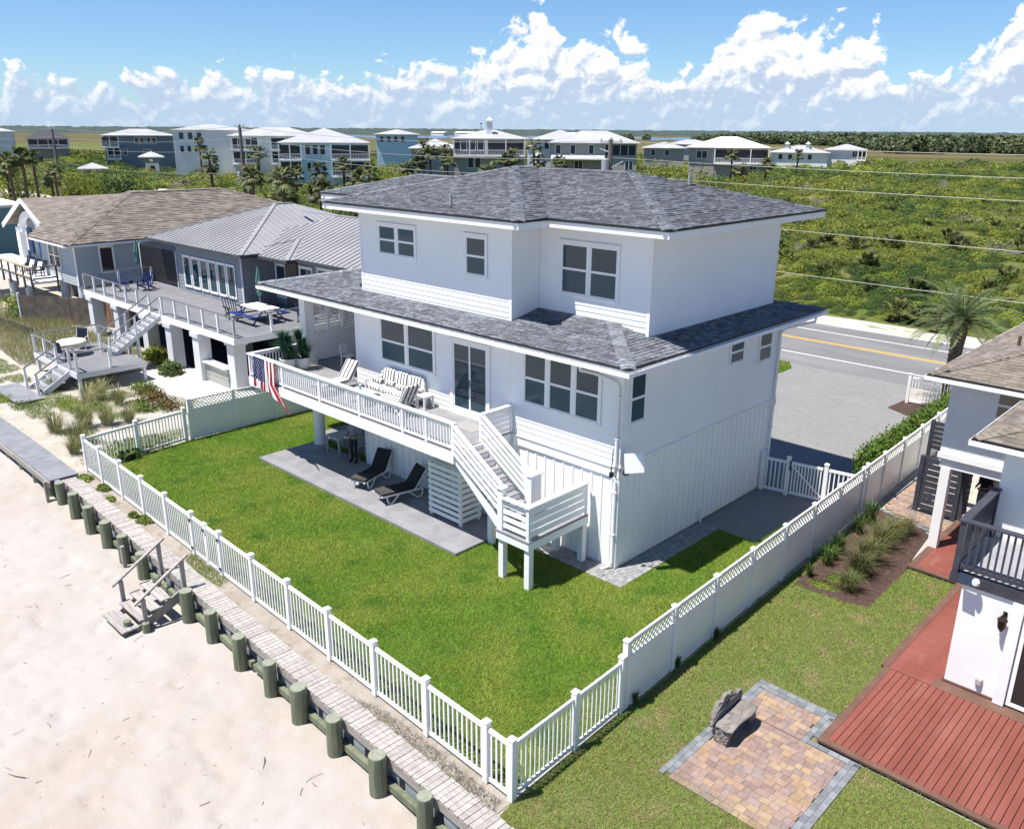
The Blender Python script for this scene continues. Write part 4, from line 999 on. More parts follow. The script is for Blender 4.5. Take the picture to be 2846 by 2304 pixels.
# house sites behind the dunes are kept clear (x, y, radius)
CLEAR_SITES = []
def scrub():
    N_ = 26000; az = rng.uniform(R(-80), R(-6), N_); lr = rng.uniform(math.log(54), math.log(420), N_); rr = np.exp(lr)
    x = 13 + np.sin(az) * rr; y = -17.9 + np.cos(az) * rr; k = (y > 39.6) & (y < 330)
    for cx, cy, cr in CLEAR_SITES: k &= (x - cx) ** 2 + (y - cy) ** 2 > cr * cr
    thin = fbm(x / 14, y / 14, 3, 11); k &= ~((thin > .60) & (rng.random(N_) < .5))
    k &= ~((x < -150) & (rng.random(N_) < .35))
    x, y, rr = x[k], y[k], rr[k]; n = len(x)
    s = np.clip(.40 + .0066 * rr, .65, 2.6) * rng.uniform(.55, 1.35, n) * (.6 + .8 * fbm(x / 11, y / 11, 2, 6))
    s *= smooth01((y - 38.8) / 5) * .7 + .3
    s = np.where(x < -52, s * 1.45, s)
    flat = rng.uniform(.42, .85, n); kind = fbm(x / 9, y / 9, 3, 8); u = rng.random(n)
    idx = np.where(kind > .60, np.where(u < .72, 6, 5), np.where(kind < .42, np.where(u < .6, 4, 3), rng.integers(0, 4, n))); idx = np.where((u > .972) & (rr < 160), 7, idx)
    pts = np.stack([x, y, dune_z(x, y) - .12 * s], 1); sc_ = np.stack([s, s, s * flat], 1); sc_[idx == 7] = 1.0 + .5 * rng.random((int((idx == 7).sum()), 1))
    src = [leafclump('scrub_clump', 1100, 1, 1, 1, .13, LEAF, 31, shell=.3), leafclump('scrub_clump', 1100, 1.25, .8, 1, .12, LEAF, 32, shell=.3), leafclump('scrub_clump', 1000, .9, 1.15, 1.1, .14, LEAF, 33, shell=.3), leafclump('scrub_clump', 1000, 1.1, 1, .9, .13, LEAFY, 34, shell=.3), leafclump('scrub_clump', 1100, 1.2, 1, 1, .12, LEAFD, 35, shell=.3), leafclump('scrub_clump', 700, 1, 1, 1, .10, TWIG, 36, shell=.7), leafclump('scrub_clump', 1000, 1.2, 1, .7, .12, LEAFY, 37, shell=.3), palmetto_mesh(41, 15, 1.0)]
    scatter('coastal_scrub', 'dense low green coastal scrub covering the dunes beyond the road', 'scrub', pts, sc_, rng.uniform(0, 6.28, n), idx, src)

# ---- single plants
def sabal(x, y, z, label, h=4.0, s=1.0, seed=0, group='cabbage palms around the far houses'):
    key = ('sabal', seed % 4)
    if key not in _BOX: _BOX[key] = sabal_meshes(50 + seed % 4, 3.2 + .7 * (seed % 4))
    t, c = _BOX[key]; T = thing('cabbage_palm', label, 'palm tree', (x, y, z), rz=seed * 1.3, group=group, local=True, scale=s)
    place('trunk', t, T); place('crown', c, T)
def date_palm():
    T = thing('date_palm', 'date palm with shaggy trunk beside the driveway fence', 'palm tree', (1.5, 23.2, 0), local=True)
    g = G(); r = random.Random(4); H = 3.9
    g.tube([(.02, 0, 0), (0, 0, H * .3), (.04, 0, H * .7), (.06, 0, H + .2)], [.31, .27, .27, .36], 14)
    tr = add('trunk', g, BARK, T)
    g = G(); k = 0
    for i in range(34):
        z = .25 + i * .108
        for j in range(8):
            a = j * math.pi / 4 + (i % 2) * math.pi / 8; rr = .262 + (.09 * max(0, i - 24) / 10); c = Vector((math.cos(a) * rr + .03, math.sin(a) * rr, z)); o = Vector((math.cos(a), math.sin(a), .0)); s = Vector((-math.sin(a), math.cos(a), 0))
            q = .075; up = .07 + .012 * max(0, i - 24)
            b = len(g.v); g.v += [tuple(c - s * q), tuple(c + s * q), tuple(c + o * .07 + Vector((0, 0, up))), tuple(c - Vector((0, 0, .06)))]; g._f(b, b + 1, b + 2); g._f(b, b + 3, b + 1)
    add('leaf_bases', g, M('leaf_base', (.22, .17, .12), (.30, .24, .17), 9, .9), tr, kind='stuff')
    for i in range(52):
        a = i * 2.399 + r.uniform(-.2, .2); e = 1.35 - 1.75 * (i / 51) ** .8 + r.uniform(-.1, .1); L = r.uniform(2.5, 3.3) * (1 - .15 * (e < -.1)); gd = 1.05 if e > .3 else .75; g = G()
        pts = []; p = Vector((.05, 0, H + .15)); el = e
        for s in range(11): pts.append(p.copy()); d = Vector((math.cos(a) * math.cos(el), math.sin(a) * math.cos(el), math.sin(el))); p = p + d * L / 10; el -= gd / 10 * (1 + s * .05)
        g.tube(pts, [.022 - .0016 * s for s in range(11)], 4, cap=False)
        for s in range(2, 43):
            t = s / 42 * 9.6; q = int(t); f = t - q; c = pts[q].lerp(pts[min(q + 1, 10)], f); d = (pts[min(q + 1, 10)] - pts[q]).normalized(); sd = d.cross(Vector((0, 0, 1))).normalized(); l = .42 * math.sin(math.pi * min(1, .16 + s / 48)) * r.uniform(.85, 1.1)
            for sg in (-1, 1):
                dd = (sd * sg * .8 + d * .62 + Vector((0, 0, .22 - .3 * r.random()))).normalized(); m = d * .021; b = len(g.v); e1 = c + dd * l
                g.v += [tuple(c - m), tuple(c + dd * l * .5 - m * 1.1), tuple(e1), tuple(c + dd * l * .5 + m * 1.1)]; g._f(b, b + 1, b + 2, b + 3)
        add('frond', g, DATE, T)
date_palm()
def bush(name, label, cat, x, y, z, rx, ry, rz, n, size, mat, seed, group=None, **k):
    T = thing(name, label, cat, (x, y, z), group=group, local=True)
    place('foliage', leafclump('foliage', n, rx, ry, rz, size, mat, seed, **k), T, (0, 0, rz * .25))
    g = G(); r = random.Random(seed)
    for i in range(6): a = r.uniform(0, 6.28); g.tube([(0, 0, -.1), (math.cos(a) * rx * .3, math.sin(a) * ry * .3, rz * .4), (math.cos(a) * rx * .6, math.sin(a) * ry * .6, rz * .9)], [.02 + .02 * rx, .015 * (1 + rx), .008], 5)
    add('stem', g, WOODY, T)
    return T
def hedge():
    T = thing('hedge', 'leafy green hedge along the lattice fence beside the driveway', 'hedge', (2.4, 16.5, 0))
    v = []; r = np.random.default_rng(5)
    for i in range(58):
        y = 11.3 + i * .18; w = .62 + .12 * r.random(); q = leafpts(330, w, .40, .80 + .16 * r.random(), .10, 100 + i, shell=.35, cut=-.6); q = q + np.array([2.72 - .02 * (y - 8) + r.uniform(-.1, .1), y, .68]); v.append(q)
    v = np.concatenate(v); place('foliage', nmesh('foliage', v, np.arange(len(v)).reshape(-1, 4), HEDGE), T, (0, 0, 0))
    g = G()
    for i in range(16): g.tube([(3.0 - .0311 * (3.4 + i * .65), 11.4 + i * .65, 0), (3.0 - .0311 * (3.4 + i * .65), 11.45 + i * .65, .6)], .02, 5)
    add('stems', g, WOODY, T)
hedge()
def clump(name, label, cat, x, y, me, s=1.0, rz=0.0, group=None, z=0.0): return place(name, me, None, (x, y, z), (0, 0, rz), label, cat, group, scale=s)
def garden():
    fm = [grassclump_mesh(60 + i, 420, .75, .62, leafmat('fountain_grass%d' % i, (.17, .19, .07), (.23, .22, .10), (.12, .16, .05), 1.5, .3), .006) for i in range(2)]
    for i, (x, y, s, l) in enumerate(((5.35, 3.6, .85, 'fountain grass clump nearest the neighbour lawn'), (5.2, 4.6, 1.15, 'wide fountain grass clump second from the lawn'), (5.1, 5.6, 1.2, 'tall fountain grass clump in the middle of the mulch bed'), (4.98, 6.75, 1.15, 'fountain grass clump third from the paver path'), (5.0, 7.6, 1.05, 'fountain grass clump second from the paver path'), (5.15, 8.3, .9, 'fountain grass clump nearest the paver path'))):
        clump('fountain_grass', l, 'grass', x, y, fm[i % 2], s, i * 1.7, 'fountain grasses in the mulch bed')
    sm = [grassclump_mesh(70 + i, 70, .72, .38, STRAP, .018) for i in range(3)]
    for i, (x, y, s, l) in enumerate(((4.22, 3.6, .6, 'small strap leaved lily nearest the grass'), (4.27, 4.6, .9, 'strap leaved lily second from the grass by the fence'), (4.24, 5.5, 1.05, 'strap leaved lily in the middle of the fence row'), (4.09, 7.3, .95, 'strap leaved lily fourth along the fence row'), (4.05, 8.3, 1.2, 'large strap leaved lily nearest the paver path'), (4.28, 5.05, .7, 'small strap leaved lily between two larger ones'))):
        clump('strap_lily', l, 'plant', x, y, sm[i % 3], s, i * 2.1, 'strap leaved lilies along the fence')
    for i, (x, y, rx, ry, l) in enumerate(((4.75, 3.4, .5, .32, 'flat green ground cover mat in the mulch bed by the lawn'), (4.95, 4.0, .45, .35, 'flat green ground cover mat beside the fountain grass'))):
        place('ground_cover', leafclump('ground_cover', 700, rx, ry, .05, .05, VINE, 90 + i, up=1.5, cut=-.05), None, (x, y, .01), label=l, category='ground cover', kind='stuff')
    # weeds poking through the fence foot
    for i, (x, y) in enumerate(((4.0, -4.5), (3.96, -2.75), (3.95, -1.0))): clump('weed', ('dark weed at the near end of the tall right fence', 'dark weed under the second lattice panel of the right fence', 'dark weed under the third lattice panel of the right fence')[i], 'weed', x, y, sm[i], .45, i, 'weeds at the fence foot')
garden()
def dune_plants():
    om = [grassclump_mesh(80 + i, 260, 1.0, .75, STRAW, .007) for i in range(3)]
    for i, (x, y, s, l) in enumerate(((-27.0, -3.9, 1.1, 'sea oat clump right below the neighbour platform'), (-26.2, -4.7, 1.2, 'sea oat clump beside the bright green grass patch'), (-25.6, -3.6, 1.0, 'sea oat clump left of the rusty shrub'), (-23.5, -5.9, 1.2, 'large sea oat clump on the bare sand'), (-23.2, -5.1, 1.1, 'sea oat clump on the sand near the low fence'), (-22.9, -4.3, .9, 'thin sea oat clump on the sand near the tall fence'), (-21.6, -6.9, 1.2, 'sea oat clump beside the boardwalk corner'), (-23.8, -7.0, 1.1, 'sea oat clump at the edge of the grey boardwalk'), (-20.6, -7.4, .8, 'low sea oat clump left of the fence corner post'), (-30.0, -4.9, .8, 'sea oat clump beside the platform steps'), (-22.3, -1.9, .8, 'sea oat clump in front of the glass block wall'))):
        clump('sea_oats', l, 'sea oats', x, y, om[i % 3], s, i * 1.9, 'sea oat clumps on the sand')
    blades('dune_grass', 'thin green and straw dune grass behind the neighbour platform', [(-50, -3.5), (-36, -4.5), (-33, -1), (-34, 1.2), (-46, 1.0), (-52, .5)], [], 130, .55, .012, STRAW, 1.0)
    blades('sand_cover', 'low yellow green creeping plants scattered over the sandy yard', [(-34, -7.0), (-29, -6.9), (-21.5, -7.6), (-19.2, -7.4), (-19.3, -3.2), (-22.5, -1.2), (-27.5, -2.6), (-29, -4.6), (-32, -4.6), (-40, -4.8), (-40, -6.6)], [], 420, .10, .012, VINE, 2.2, mask=(.75, .56))
    blades('green_patch', 'bright green grass patch on the sand beside the sea oats', [(-28.2, -5.4), (-26.4, -5.9), (-25.2, -4.9), (-25.0, -4.2), (-27, -4.4)], [], 700, .22, .008, GRASS, .8)
    for i, (x, y, rx, ry, rz, mt, l) in enumerate(((-26.9, -1.9, 1.0, .7, .42, VINE, 'low green and rust shrub nearest the paved patio'), (-25.5, -2.1, 1.1, .7, .40, RUST, 'low rust coloured shrub in the middle of the bed'), (-23.9, -2.2, 1.2, .6, .36, RUST, 'low rust and green shrub nearest the tall fence'), (-24.4, -3.1, 1.1, .6, .28, VINE, 'spreading yellow green shrub in front of the rusty ones'))):
        bush('low_shrub', l, 'shrub', x, y, 0, rx, ry, rz, 900, .09, mt, 200 + i, 'low shrubs by the neighbour patio')
    for i, (x, y, r_, l) in enumerate(((-17.73, -8.1, .45, 'yellow green beach plant at the corner of the fence and boardwalk'), (-16.35, -7.95, .4, 'round green beach plant at the fence foot, second from the corner'), (-15.2, -8.2, .25, 'small yellow green beach plant between fence and boardwalk'), (-13.4, -8.2, .25, 'small green beach plant on the soil strip edge'), (-12.8, -8.05, .42, 'green beach plant under the fence left of the gate'), (-28.6, -6.7, 1.0, 'yellow green vine patch beside the grey boardwalk'), (-30.2, -7.0, .8, 'yellow green vine patch at the left edge beside the boardwalk'))):
        place('beach_plant', leafclump('beach_plant', int(500 * (1 + r_)), r_, r_ * .7, .16, .07, VINE, 220 + i, up=.6, cut=-.05), None, (x, y, -.01), label=l, category='plant', group='beach plants')
    blades('gate_grass', 'small grass patch outside the double picket gate', [(-9.3, -8.45), (-8.2, -8.55), (-7.2, -8.5), (-7.3, -8.15), (-9.6, -8.1)], [], 2200, .06, .007, GRASSB)
    bed = leafclump('ground_cover', 2600, 1.1, 2.0, .35, .09, VINE, 240, up=.3, cut=-.05)
    place('ground_cover', bed, None, (-19.4, -5.7, 0), label='flowering green ground cover behind the low left picket fence', category='ground cover', kind='stuff')
    for i, (x, y) in enumerate(((-18.45, -5.95), (-18.4, -6.35))): clump('broad_leaf_plant', ('dark broad leaved plant beside the middle post of the low left fence', 'dark broad leaved plant nearer the corner of the low left fence')[i], 'plant', x, y, leafclump('broad_leaf_plant', 60, .3, .25, .38, .22, LEAFD, 250 + i), 1, i, 'broad leaved plants by the left fence', z=.05)
dune_plants()
# ------------------------------------------------------------------ right neighbour
STUCCO = M('white_stucco', (.80, .80, .79), (.76, .76, .75), 1.5, .8, bump=.25, bscale=50, wear=((.62, .60, .57), .8, .6, .8, .4))
REDD = M('red_deck_stain', (.23, .066, .046), (.28, .088, .066), 1.6, .6, orand=.07, bump=.2, bscale=25, stretch=(1, .3, 1), wear=((.36, .17, .14), 2.2, .56, .8, .5))
REDB = M('brown_deck_border', (.15, .08, .055), (.19, .105, .075), 2, .6)
def right_house():
    H = thing('stucco_house', 'white stucco neighbour house with brown shingle roofs at the right', 'house', (10, 5, 0))
    lw = add('lower_wall', G().box(8.7, 13.5, 1.0, 8.0, .1, 2.72), STUCCO, H)
    add('base_trim', G().box(8.66, 9.72, .96, 1.0, .0, .16).box(9.98, 13.5, .96, 1.0, .0, .14), REDB, lw)
    pl = add('pilaster', G().box(9.74, 9.96, .88, 1.0, .12, 2.6), STUCCO, lw)
    sd = add('sliding_door', G().box(9.99, 10.07, .94, 1.0, .16, 2.35).box(10.07, 12.0, .94, 1.0, 2.27, 2.35).box(10.07, 12.0, .94, 1.0, .16, .24), TRIM, lw)
    bx('pane', sd, glass('dark_door', (.03, .028, .027), .05, 1.4), 10.07, 12.0, .97, .99, .24, 2.27)
    ou = add('outlet', G().box(9.33, 9.47, .95, 1.0, .36, .52).box(9.35, 9.45, .92, .95, .38, .5), M('outlet_grey', (.55, .55, .54), rough=.5), lw)
    # lantern
    LB = M('lantern_bronze', (.05, .03, .025), rough=.4, metal=.6)
    la = add('wall_lantern', G().box(9.58, 9.66, .97, 1.0, 2.12, 2.3).beam((9.62, .97, 2.26), (9.62, .84, 2.34), .02, .02), LB, lw)
    add('lamp_cage', G().lathe([(.03, 0), (.075, .08), (.095, .24), (.11, .27), (.05, .34), (.015, .40), (.008, .44)], 8, (9.62, .84, 1.90)), LB, la)
    # solar panel and flood light
    sp = add('solar_panel', G().hexa([(8.66, .72, 2.78), (8.92, .72, 2.74), (8.92, .84, 2.90), (8.66, .84, 2.94), (8.66, .70, 2.80), (8.92, .70, 2.76), (8.92, .82, 2.92), (8.66, .82, 2.96)]), glass('solar_cell', (.02, .03, .05), .15, 1.5), lw)
    add('security_light', G().lathe([(.03, 0), (.075, .03), (.08, .10), (.05, .15)], 12, (8.99, .80, 2.76)), TRIM, lw)
    # balcony
    b = add('balcony', G().box(8.43, 13.5, .97, 3.45, 2.74, 2.84), DARKWOOD, H)
    for i in range(16): bx('floor_board', b, M('balcony_board', (.34, .35, .37), (.40, .41, .43), 2, .6) if i == 0 else bpy.data.materials['balcony_board'], 8.5, 13.5, 1.12 + i * .146, 1.12 + i * .146 + .14, 2.84, 2.87)
    for x, y in ((8.5, 1.04), (8.5, 3.36), (10.9, 1.04)): bx('post', b, SLATEBLUE, x - .06, x + .06, y - .06, y + .06, 2.6 if y < 2 else 2.87, 4.05)
    bx('top_rail', b, SLATEBLUE, 8.40, 13.5, .95, 1.13, 4.05, 4.09); bx('top_rail', b, SLATEBLUE, 8.40, 8.58, 1.13, 3.45, 4.0505, 4.0905); bx('bottom_rail', b, SLATEBLUE, 8.56, 13.5, 1.02, 1.06, 2.95, 3.04); bx('bottom_rail', b, SLATEBLUE, 8.48, 8.52, 1.10, 3.3, 2.95, 3.04)
    for i in range(22): bx('baluster', b, SLATEBLUE, 8.68 + i * .135, 8.72 + i * .135, 1.02, 1.06, 3.04, 4.05)
    for i in range(17): bx('baluster', b, SLATEBLUE, 8.48, 8.52, 1.2 + i * .13, 1.24 + i * .13, 3.04, 4.05)
    bx('rim_joist', b, SLATEBLUE, 8.42, 13.5, .955, .985, 2.62, 2.84)
    add('middle_wall', G().box(8.5, 13.5, 3.45, 9.0, 2.72, 5.35), STUCCO, H)
    # rear volume on a post
    rv = add('rear_wall', G().box(5.9, 8.6, 7.75, 18, 2.98, 5.5), STUCCO, H)
    bx('band', rv, STUCCO, 5.86, 8.6, 7.69, 7.75, 2.98, 3.14); add('lintel', G().box(5.93, 8.6, 7.78, 8.1, 2.68, 2.98), STUCCO, rv)
    bx('post', rv, STUCCO, 6.0, 6.26, 7.74, 8.0, .1, 2.68)
    add('back_wall', G().box(6.4, 8.6, 11.2, 18, 0, 2.98).box(5.9, 6.4, 13.5, 18, 0, 2.98), STUCCO, rv)
    window(rv, (7.14, 7.75), (1, 0), (0, -1), 4.5, .9, .74, 1, .5, casing=.06, gl=glass('tan_blind', (.24, .21, .15), .2, 1.5))
    for nm, hp, kp in (('rear_roof', Hip(5.45, 16, 7.1, 19, 5.56, .33), lambda x, y, k: k in 'FL' and x < 9.6 and y < 16), ('front_roof', Hip(7.95, 15, 2.85, 13, 5.36, .33), lambda x, y, k: k in 'FL' and x < 10.2 and y < 8.5)):
        x0, x1, y0, y1 = hp.r
        rf = add(nm, G().box(x0 + .03, x1, y0 + .03, y1, hp.ez - .2, hp.ez - .16), SOFFIT, H)
        roof_base(rf, [hp], BROWNSH)
        shingles(rf, [hp], BROWNSH, kp, .15, .32, th=.014, seed=11, near=(9, 0, 8), nmax=150)
        hipcaps(rf, [((x0, y0, hp.ez + .005), (x0 + 4, y0 + 4, hp.ez + .005 + 4 * .33))], BROWNSH)
        bx('gutter', rf, TRIM, x0 - .1, x1, y0 - .1, y0 - .085, hp.ez - .17, hp.ez - .05); bx('gutter', rf, TRIM, x0 - .1, x0 - .085, y0 - .085, y1, hp.ez - .17, hp.ez - .05)
        bx('gutter_floor', rf, BLACKTRIM, x0 - .085, x1, y0 - .085, y0, hp.ez - .168, hp.ez - .16); bx('gutter_floor', rf, BLACKTRIM, x0 - .085, x0, y0, y1, hp.ez - .168, hp.ez - .16)
        bx('fascia', rf, TRIM, x0, x1, y0, y0 + .03, hp.ez - .2, hp.ez - .06); bx('drip_edge', rf, BLACKTRIM, x0 - .03, x1, y0 - .03, y0 + .02, hp.ez - .06, hp.ez); bx('drip_edge', rf, BLACKTRIM, x0 - .03, x0 + .02, y0 + .02, y1, hp.ez - .06, hp.ez)
        if nm == 'rear_roof':
            for x, y in ((6.75, 10.6), (6.95, 11.4)): add('vent_pipe', G().tube([(x, y, hp.z(x, y) - .05), (x, y, hp.z(x, y) + .3)], .05, 8), REDB, rf)
    # slatted dark screen and gate
    S = thing('slat_screen', 'tall black horizontal slat screen beside the white post', 'screen', (5.2, 10.3, 0))
    for x in (4.66, 5.86): bx('post', S, SLATEBLUE, x, x + .14, 10.24, 10.38, .05, 2.0 if x > 5 else 2.0)
    for j in range(9): bx('slat', S, SLATEBLUE, 4.8, 5.86, 10.28, 10.33, .15 + j * .205, .15 + j * .205 + .165)
    for j in range(6): bx('slat', S, SLATEBLUE, 4.55, 5.9, 11.28, 11.33, 1.95 + j * .165, 1.95 + j * .165 + .13)
    for x in (4.5, 5.9): bx('post', S, SLATEBLUE, x, x + .12, 11.26, 11.36, .05, 2.95)
    D = thing('slat_gate', 'black slatted gate leaf standing open behind the white post', 'gate', (6.0, 10.4, 0))
    for x in (6.02,): bx('stile', D, SLATEBLUE, x, x + .13, 10.30, 10.42, .06, 1.92)
    for j in range(9): bx('slat', D, SLATEBLUE, 6.03, 6.09, 10.42, 11.1, .15 + j * .205, .15 + j * .205 + .13)
right_house()
def red_deck():
    D = thing('red_deck', 'ground level red plank deck with brown border beside the stucco house', 'deck', (9, -.5, 0))
    w = .148; x = 7.66
    while x < 12.2: bx('plank', D, REDD, x, x + w - .014, -2.8, .60, .06, .1); x += w
    for q in ((7.5, 7.655, -2.95, .62), (7.655, 12.2, -2.95, -2.805), (8.55, 12.2, .605, .96)): bx('border_board', D, REDB, *q, .05, .102)
    W = thing('red_walkway', 'narrow red plank walkway along the wall of the stucco house', 'walkway', (8, 5, 0))
    for i in range(37): bx('plank', W, REDD, 7.6, 8.66, .625 + i * .146, .625 + i * .146 + .143, .06, .1)
    bx('border_board', W, REDB, 7.42, 7.595, .625, 6.02, .05, .104)
    for i in range(30): bx('plank', W, REDD, 6.22, 8.6, 6.17 + i * .143, 6.17 + i * .143 + .14, .06, .1)
    bx('border_board', W, REDB, 6.03, 6.215, 6.03, 10.4, .05, .104); bx('border_board', W, REDB, 6.215, 8.66, 6.03, 6.165, .05, .103)
    add('under_frame', G().box(7.5, 12.2, -2.9, .6, .0, .05).box(7.44, 8.6, .7, 6.0, 0, .055).box(6.06, 8.6, 6.1, 10.4, 0, .055), DARKWOOD, W)
red_deck()
TP = [M('tan_paver_%d' % i, c, tuple(min(1, v * 1.2) for v in c), 7, .85, bump=.3, bscale=40, orand=.10) for i, c in enumerate(((.33, .225, .17), (.29, .205, .175), (.36, .245, .155), (.33, .24, .195), (.27, .19, .165), (.38, .28, .185), (.29, .22, .20)))]
GB = [M('slate_paver_%d' % i, c, tuple(v * 1.2 for v in c), 7, .85, bump=.3, bscale=40, orand=.08) for i, c in enumerate(((.20, .215, .23), (.24, .25, .265), (.17, .185, .20)))]
def paved(T, name, x0, x1, y0, y1, cw, rh, mats, z1, inside_fn=None, seed=0, var=True):
    r = random.Random(seed); y = y0; row = 0
    while y < y1 - .03:
        h = min(rh, y1 - y); x = x0 - (cw * .5 if row % 2 and var else 0)
        while x < x1 - .01:
            w = cw * (r.choice((.66, 1, 1, 1.33)) if var else 1); a, b = max(x, x0), min(x + w, x1); x += w
            if b - a < .05: continue
            if inside_fn and not inside_fn((a + b) / 2, y + h / 2): continue
            bx(name, T, r.choice(mats), round(a + .003, 3), round(b - .003, 3), round(y + .003, 3), round(y + h - .003, 3), -.01, z1 + r.choice((0, .002, .004)))
        y += h; row += 1
def bench_patio():
    T = thing('paver_patio', 'small tan and rose paver patio with slate border on the neighbour lawn', 'patio', (7, -4, 0))
    paved(T, 'paver', 5.86, 8.2, -5.95, -3.12, .205, .165, TP, .028, seed=1)
    paved(T, 'paver', 5.86, 7.24, -3.12, -2.12, .205, .165, TP, .028, seed=2)
    k = 0
    def cell(a, b, c, d):
        nonlocal k
        bx('border_paver', T, GB[(k * 7 // 3) % 3], a + .003, b - .003, c + .003, d - .003, -.01, .03); k += 1
    for i in range(19): cell(5.62, 5.74, -5.95 + i * .21, -5.74 + i * .21); cell(5.74, 5.86, -5.84 + i * .21, -5.63 + i * .21) if i < 18 else None
    for i in range(8): cell(5.62 + i * .23, 5.85 + i * .23, -1.95, -1.8); cell(5.74 + i * .215, 5.955 + i * .215, -2.12, -1.95)
    for i in range(6): cell(7.24, 7.36, -2.12 - .2 - i * .2, -2.12 - i * .2); cell(7.36, 7.49, -2.0 - .2 - i * .2, -2.0 - i * .2) if i < 4 else None
    for i in range(5): cell(7.36 + i * .22, 7.58 + i * .22, -3.12, -2.98)
    for i in range(14): cell(8.2, 8.33, -3.32 - i * .21, -3.11 - i * .21); cell(8.33, 8.46, -3.22 - i * .21, -3.01 - i * .21)
bench_patio()
DRIFT = M('driftwood', (.22, .19, .17), (.33, .30, .275), 5, .9, bump=1.0, bscale=18, stretch=(1, .5, 2), wear=((.12, .11, .11), 7, .5, .66, .8))
def rough(g, amp, f, seed):
    r = random.Random(seed); ph = [r.uniform(0, 6) for _ in range(6)]
    g.v = [(x + amp * math.sin(f * y + ph[0]) * math.cos(f * z + ph[1]), y + amp * math.sin(f * z + ph[2]) * math.cos(f * x + ph[3]), z + amp * .7 * math.sin(f * x + ph[4]) * math.cos(f * y + ph[5])) for x, y, z in g.v]
    return g
def bench():
    B = thing('driftwood_bench', 'rough grey driftwood bench on the paver patio', 'bench', (6.1, -3.9, .03))
    r = random.Random(3)
    def plank(name, pts, zt, th, seed):
        c = Vector((sum(p[0] for p in pts) / len(pts), sum(p[1] for p in pts) / len(pts), 0)); g = G(); n = len(pts); rings = []
        for z, s in ((zt - th, .93), (zt - th * .5, 1.02), (zt - .01, 1.0), (zt, .95)):
            rings.append(len(g.v)); g.v += [(c.x + (p[0] - c.x) * s, c.y + (p[1] - c.y) * s, z + .012 * math.sin(5 * p[1] + seed)) for p in pts]
        for a, b in zip(rings[:-1], rings[1:]):
            for i in range(n): g._f(a + i, a + (i + 1) % n, b + (i + 1) % n, b + i)
        g._f(*range(n - 1, -1, -1)); g._f(*range(rings[-1], rings[-1] + n)); add(name, g, DRIFT, B)
    out = []
    for t in range(22):
        a = t / 22 * 6.283; out.append((6.13 + .21 * max(-1, min(1, 1.35 * math.cos(a))) + .025 * math.sin(5 * a), -3.86 + .58 * max(-1, min(1, 1.25 * math.sin(a))) + .02 * math.cos(7 * a)))
    plank('seat', out, .46, .065, 1)
    def slab(name, y0, y1, x0, x1, z0, z1, seed, tilt=0):
        g = G(); nx, nz = 6, 7
        for side in (0, 1):
            for i in range(nx):
                for j in range(nz):
                    u = i / (nx - 1); w = j / (nz - 1); e = 1 - .25 * w * (seed % 2)
                    g.v.append((x0 + (x1 - x0) * (.5 + (u - .5) * e) + tilt * w + .03 * math.sin(6 * w + seed + u * 3), (y0 if side == 0 else y1) + .025 * math.sin(9 * u + 7 * w + seed), z0 + (z1 - z0) * w * (1 + .12 * math.sin(7 * u + seed))))
        f = lambda s, i, j: s * nx * nz + i * nz + j
        for i in range(nx - 1):
            for j in range(nz - 1): g._f(f(0, i, j), f(0, i + 1, j), f(0, i + 1, j + 1), f(0, i, j + 1)); g._f(f(1, i, j), f(1, i, j + 1), f(1, i + 1, j + 1), f(1, i + 1, j))
        for i in range(nx - 1): g._f(f(0, i, 0), f(1, i, 0), f(1, i + 1, 0), f(0, i + 1, 0)); g._f(f(0, i, nz - 1), f(0, i + 1, nz - 1), f(1, i + 1, nz - 1), f(1, i, nz - 1))
        for j in range(nz - 1): g._f(f(0, 0, j), f(0, 0, j + 1), f(1, 0, j + 1), f(1, 0, j)); g._f(f(0, nx - 1, j), f(1, nx - 1, j), f(1, nx - 1, j + 1), f(0, nx - 1, j + 1))
        add(name, g, DRIFT, B)
    slab('leg', -4.42, -4.28, 5.90, 6.28, .03, .42, 1); slab('leg', -3.44, -3.32, 5.92, 6.26, .03, .42, 2)
    # back rest: one gnarled plank with a broken top edge, and splinters lying over it
    prof = [(-4.46, .36), (-3.30, .36), (-3.26, .52), (-3.30, .66), (-3.38, .70), (-3.46, .66), (-3.55, .76), (-3.66, .84), (-3.78, .80), (-3.86, .87), (-3.98, .86), (-4.06, .78), (-4.16, .80), (-4.27, .70), (-4.36, .66), (-4.44, .56), (-4.50, .46)]
    g = G().prism([(5.93 - .09 * (z - .36), y, z) for y, z in prof], (-.075, 0, .015)); rough(g, .03, 9, 2); add('backrest', g, DRIFT, B)
    g = G().tube([(5.90, -4.5, .42), (5.87, -4.2, .6), (5.89, -3.8, .66), (5.86, -3.3, .6)], [.035, .05, .045, .035], 8); rough(g, .015, 14, 5); add('back_log', g, DRIFT, B, smooth=True)
bench()
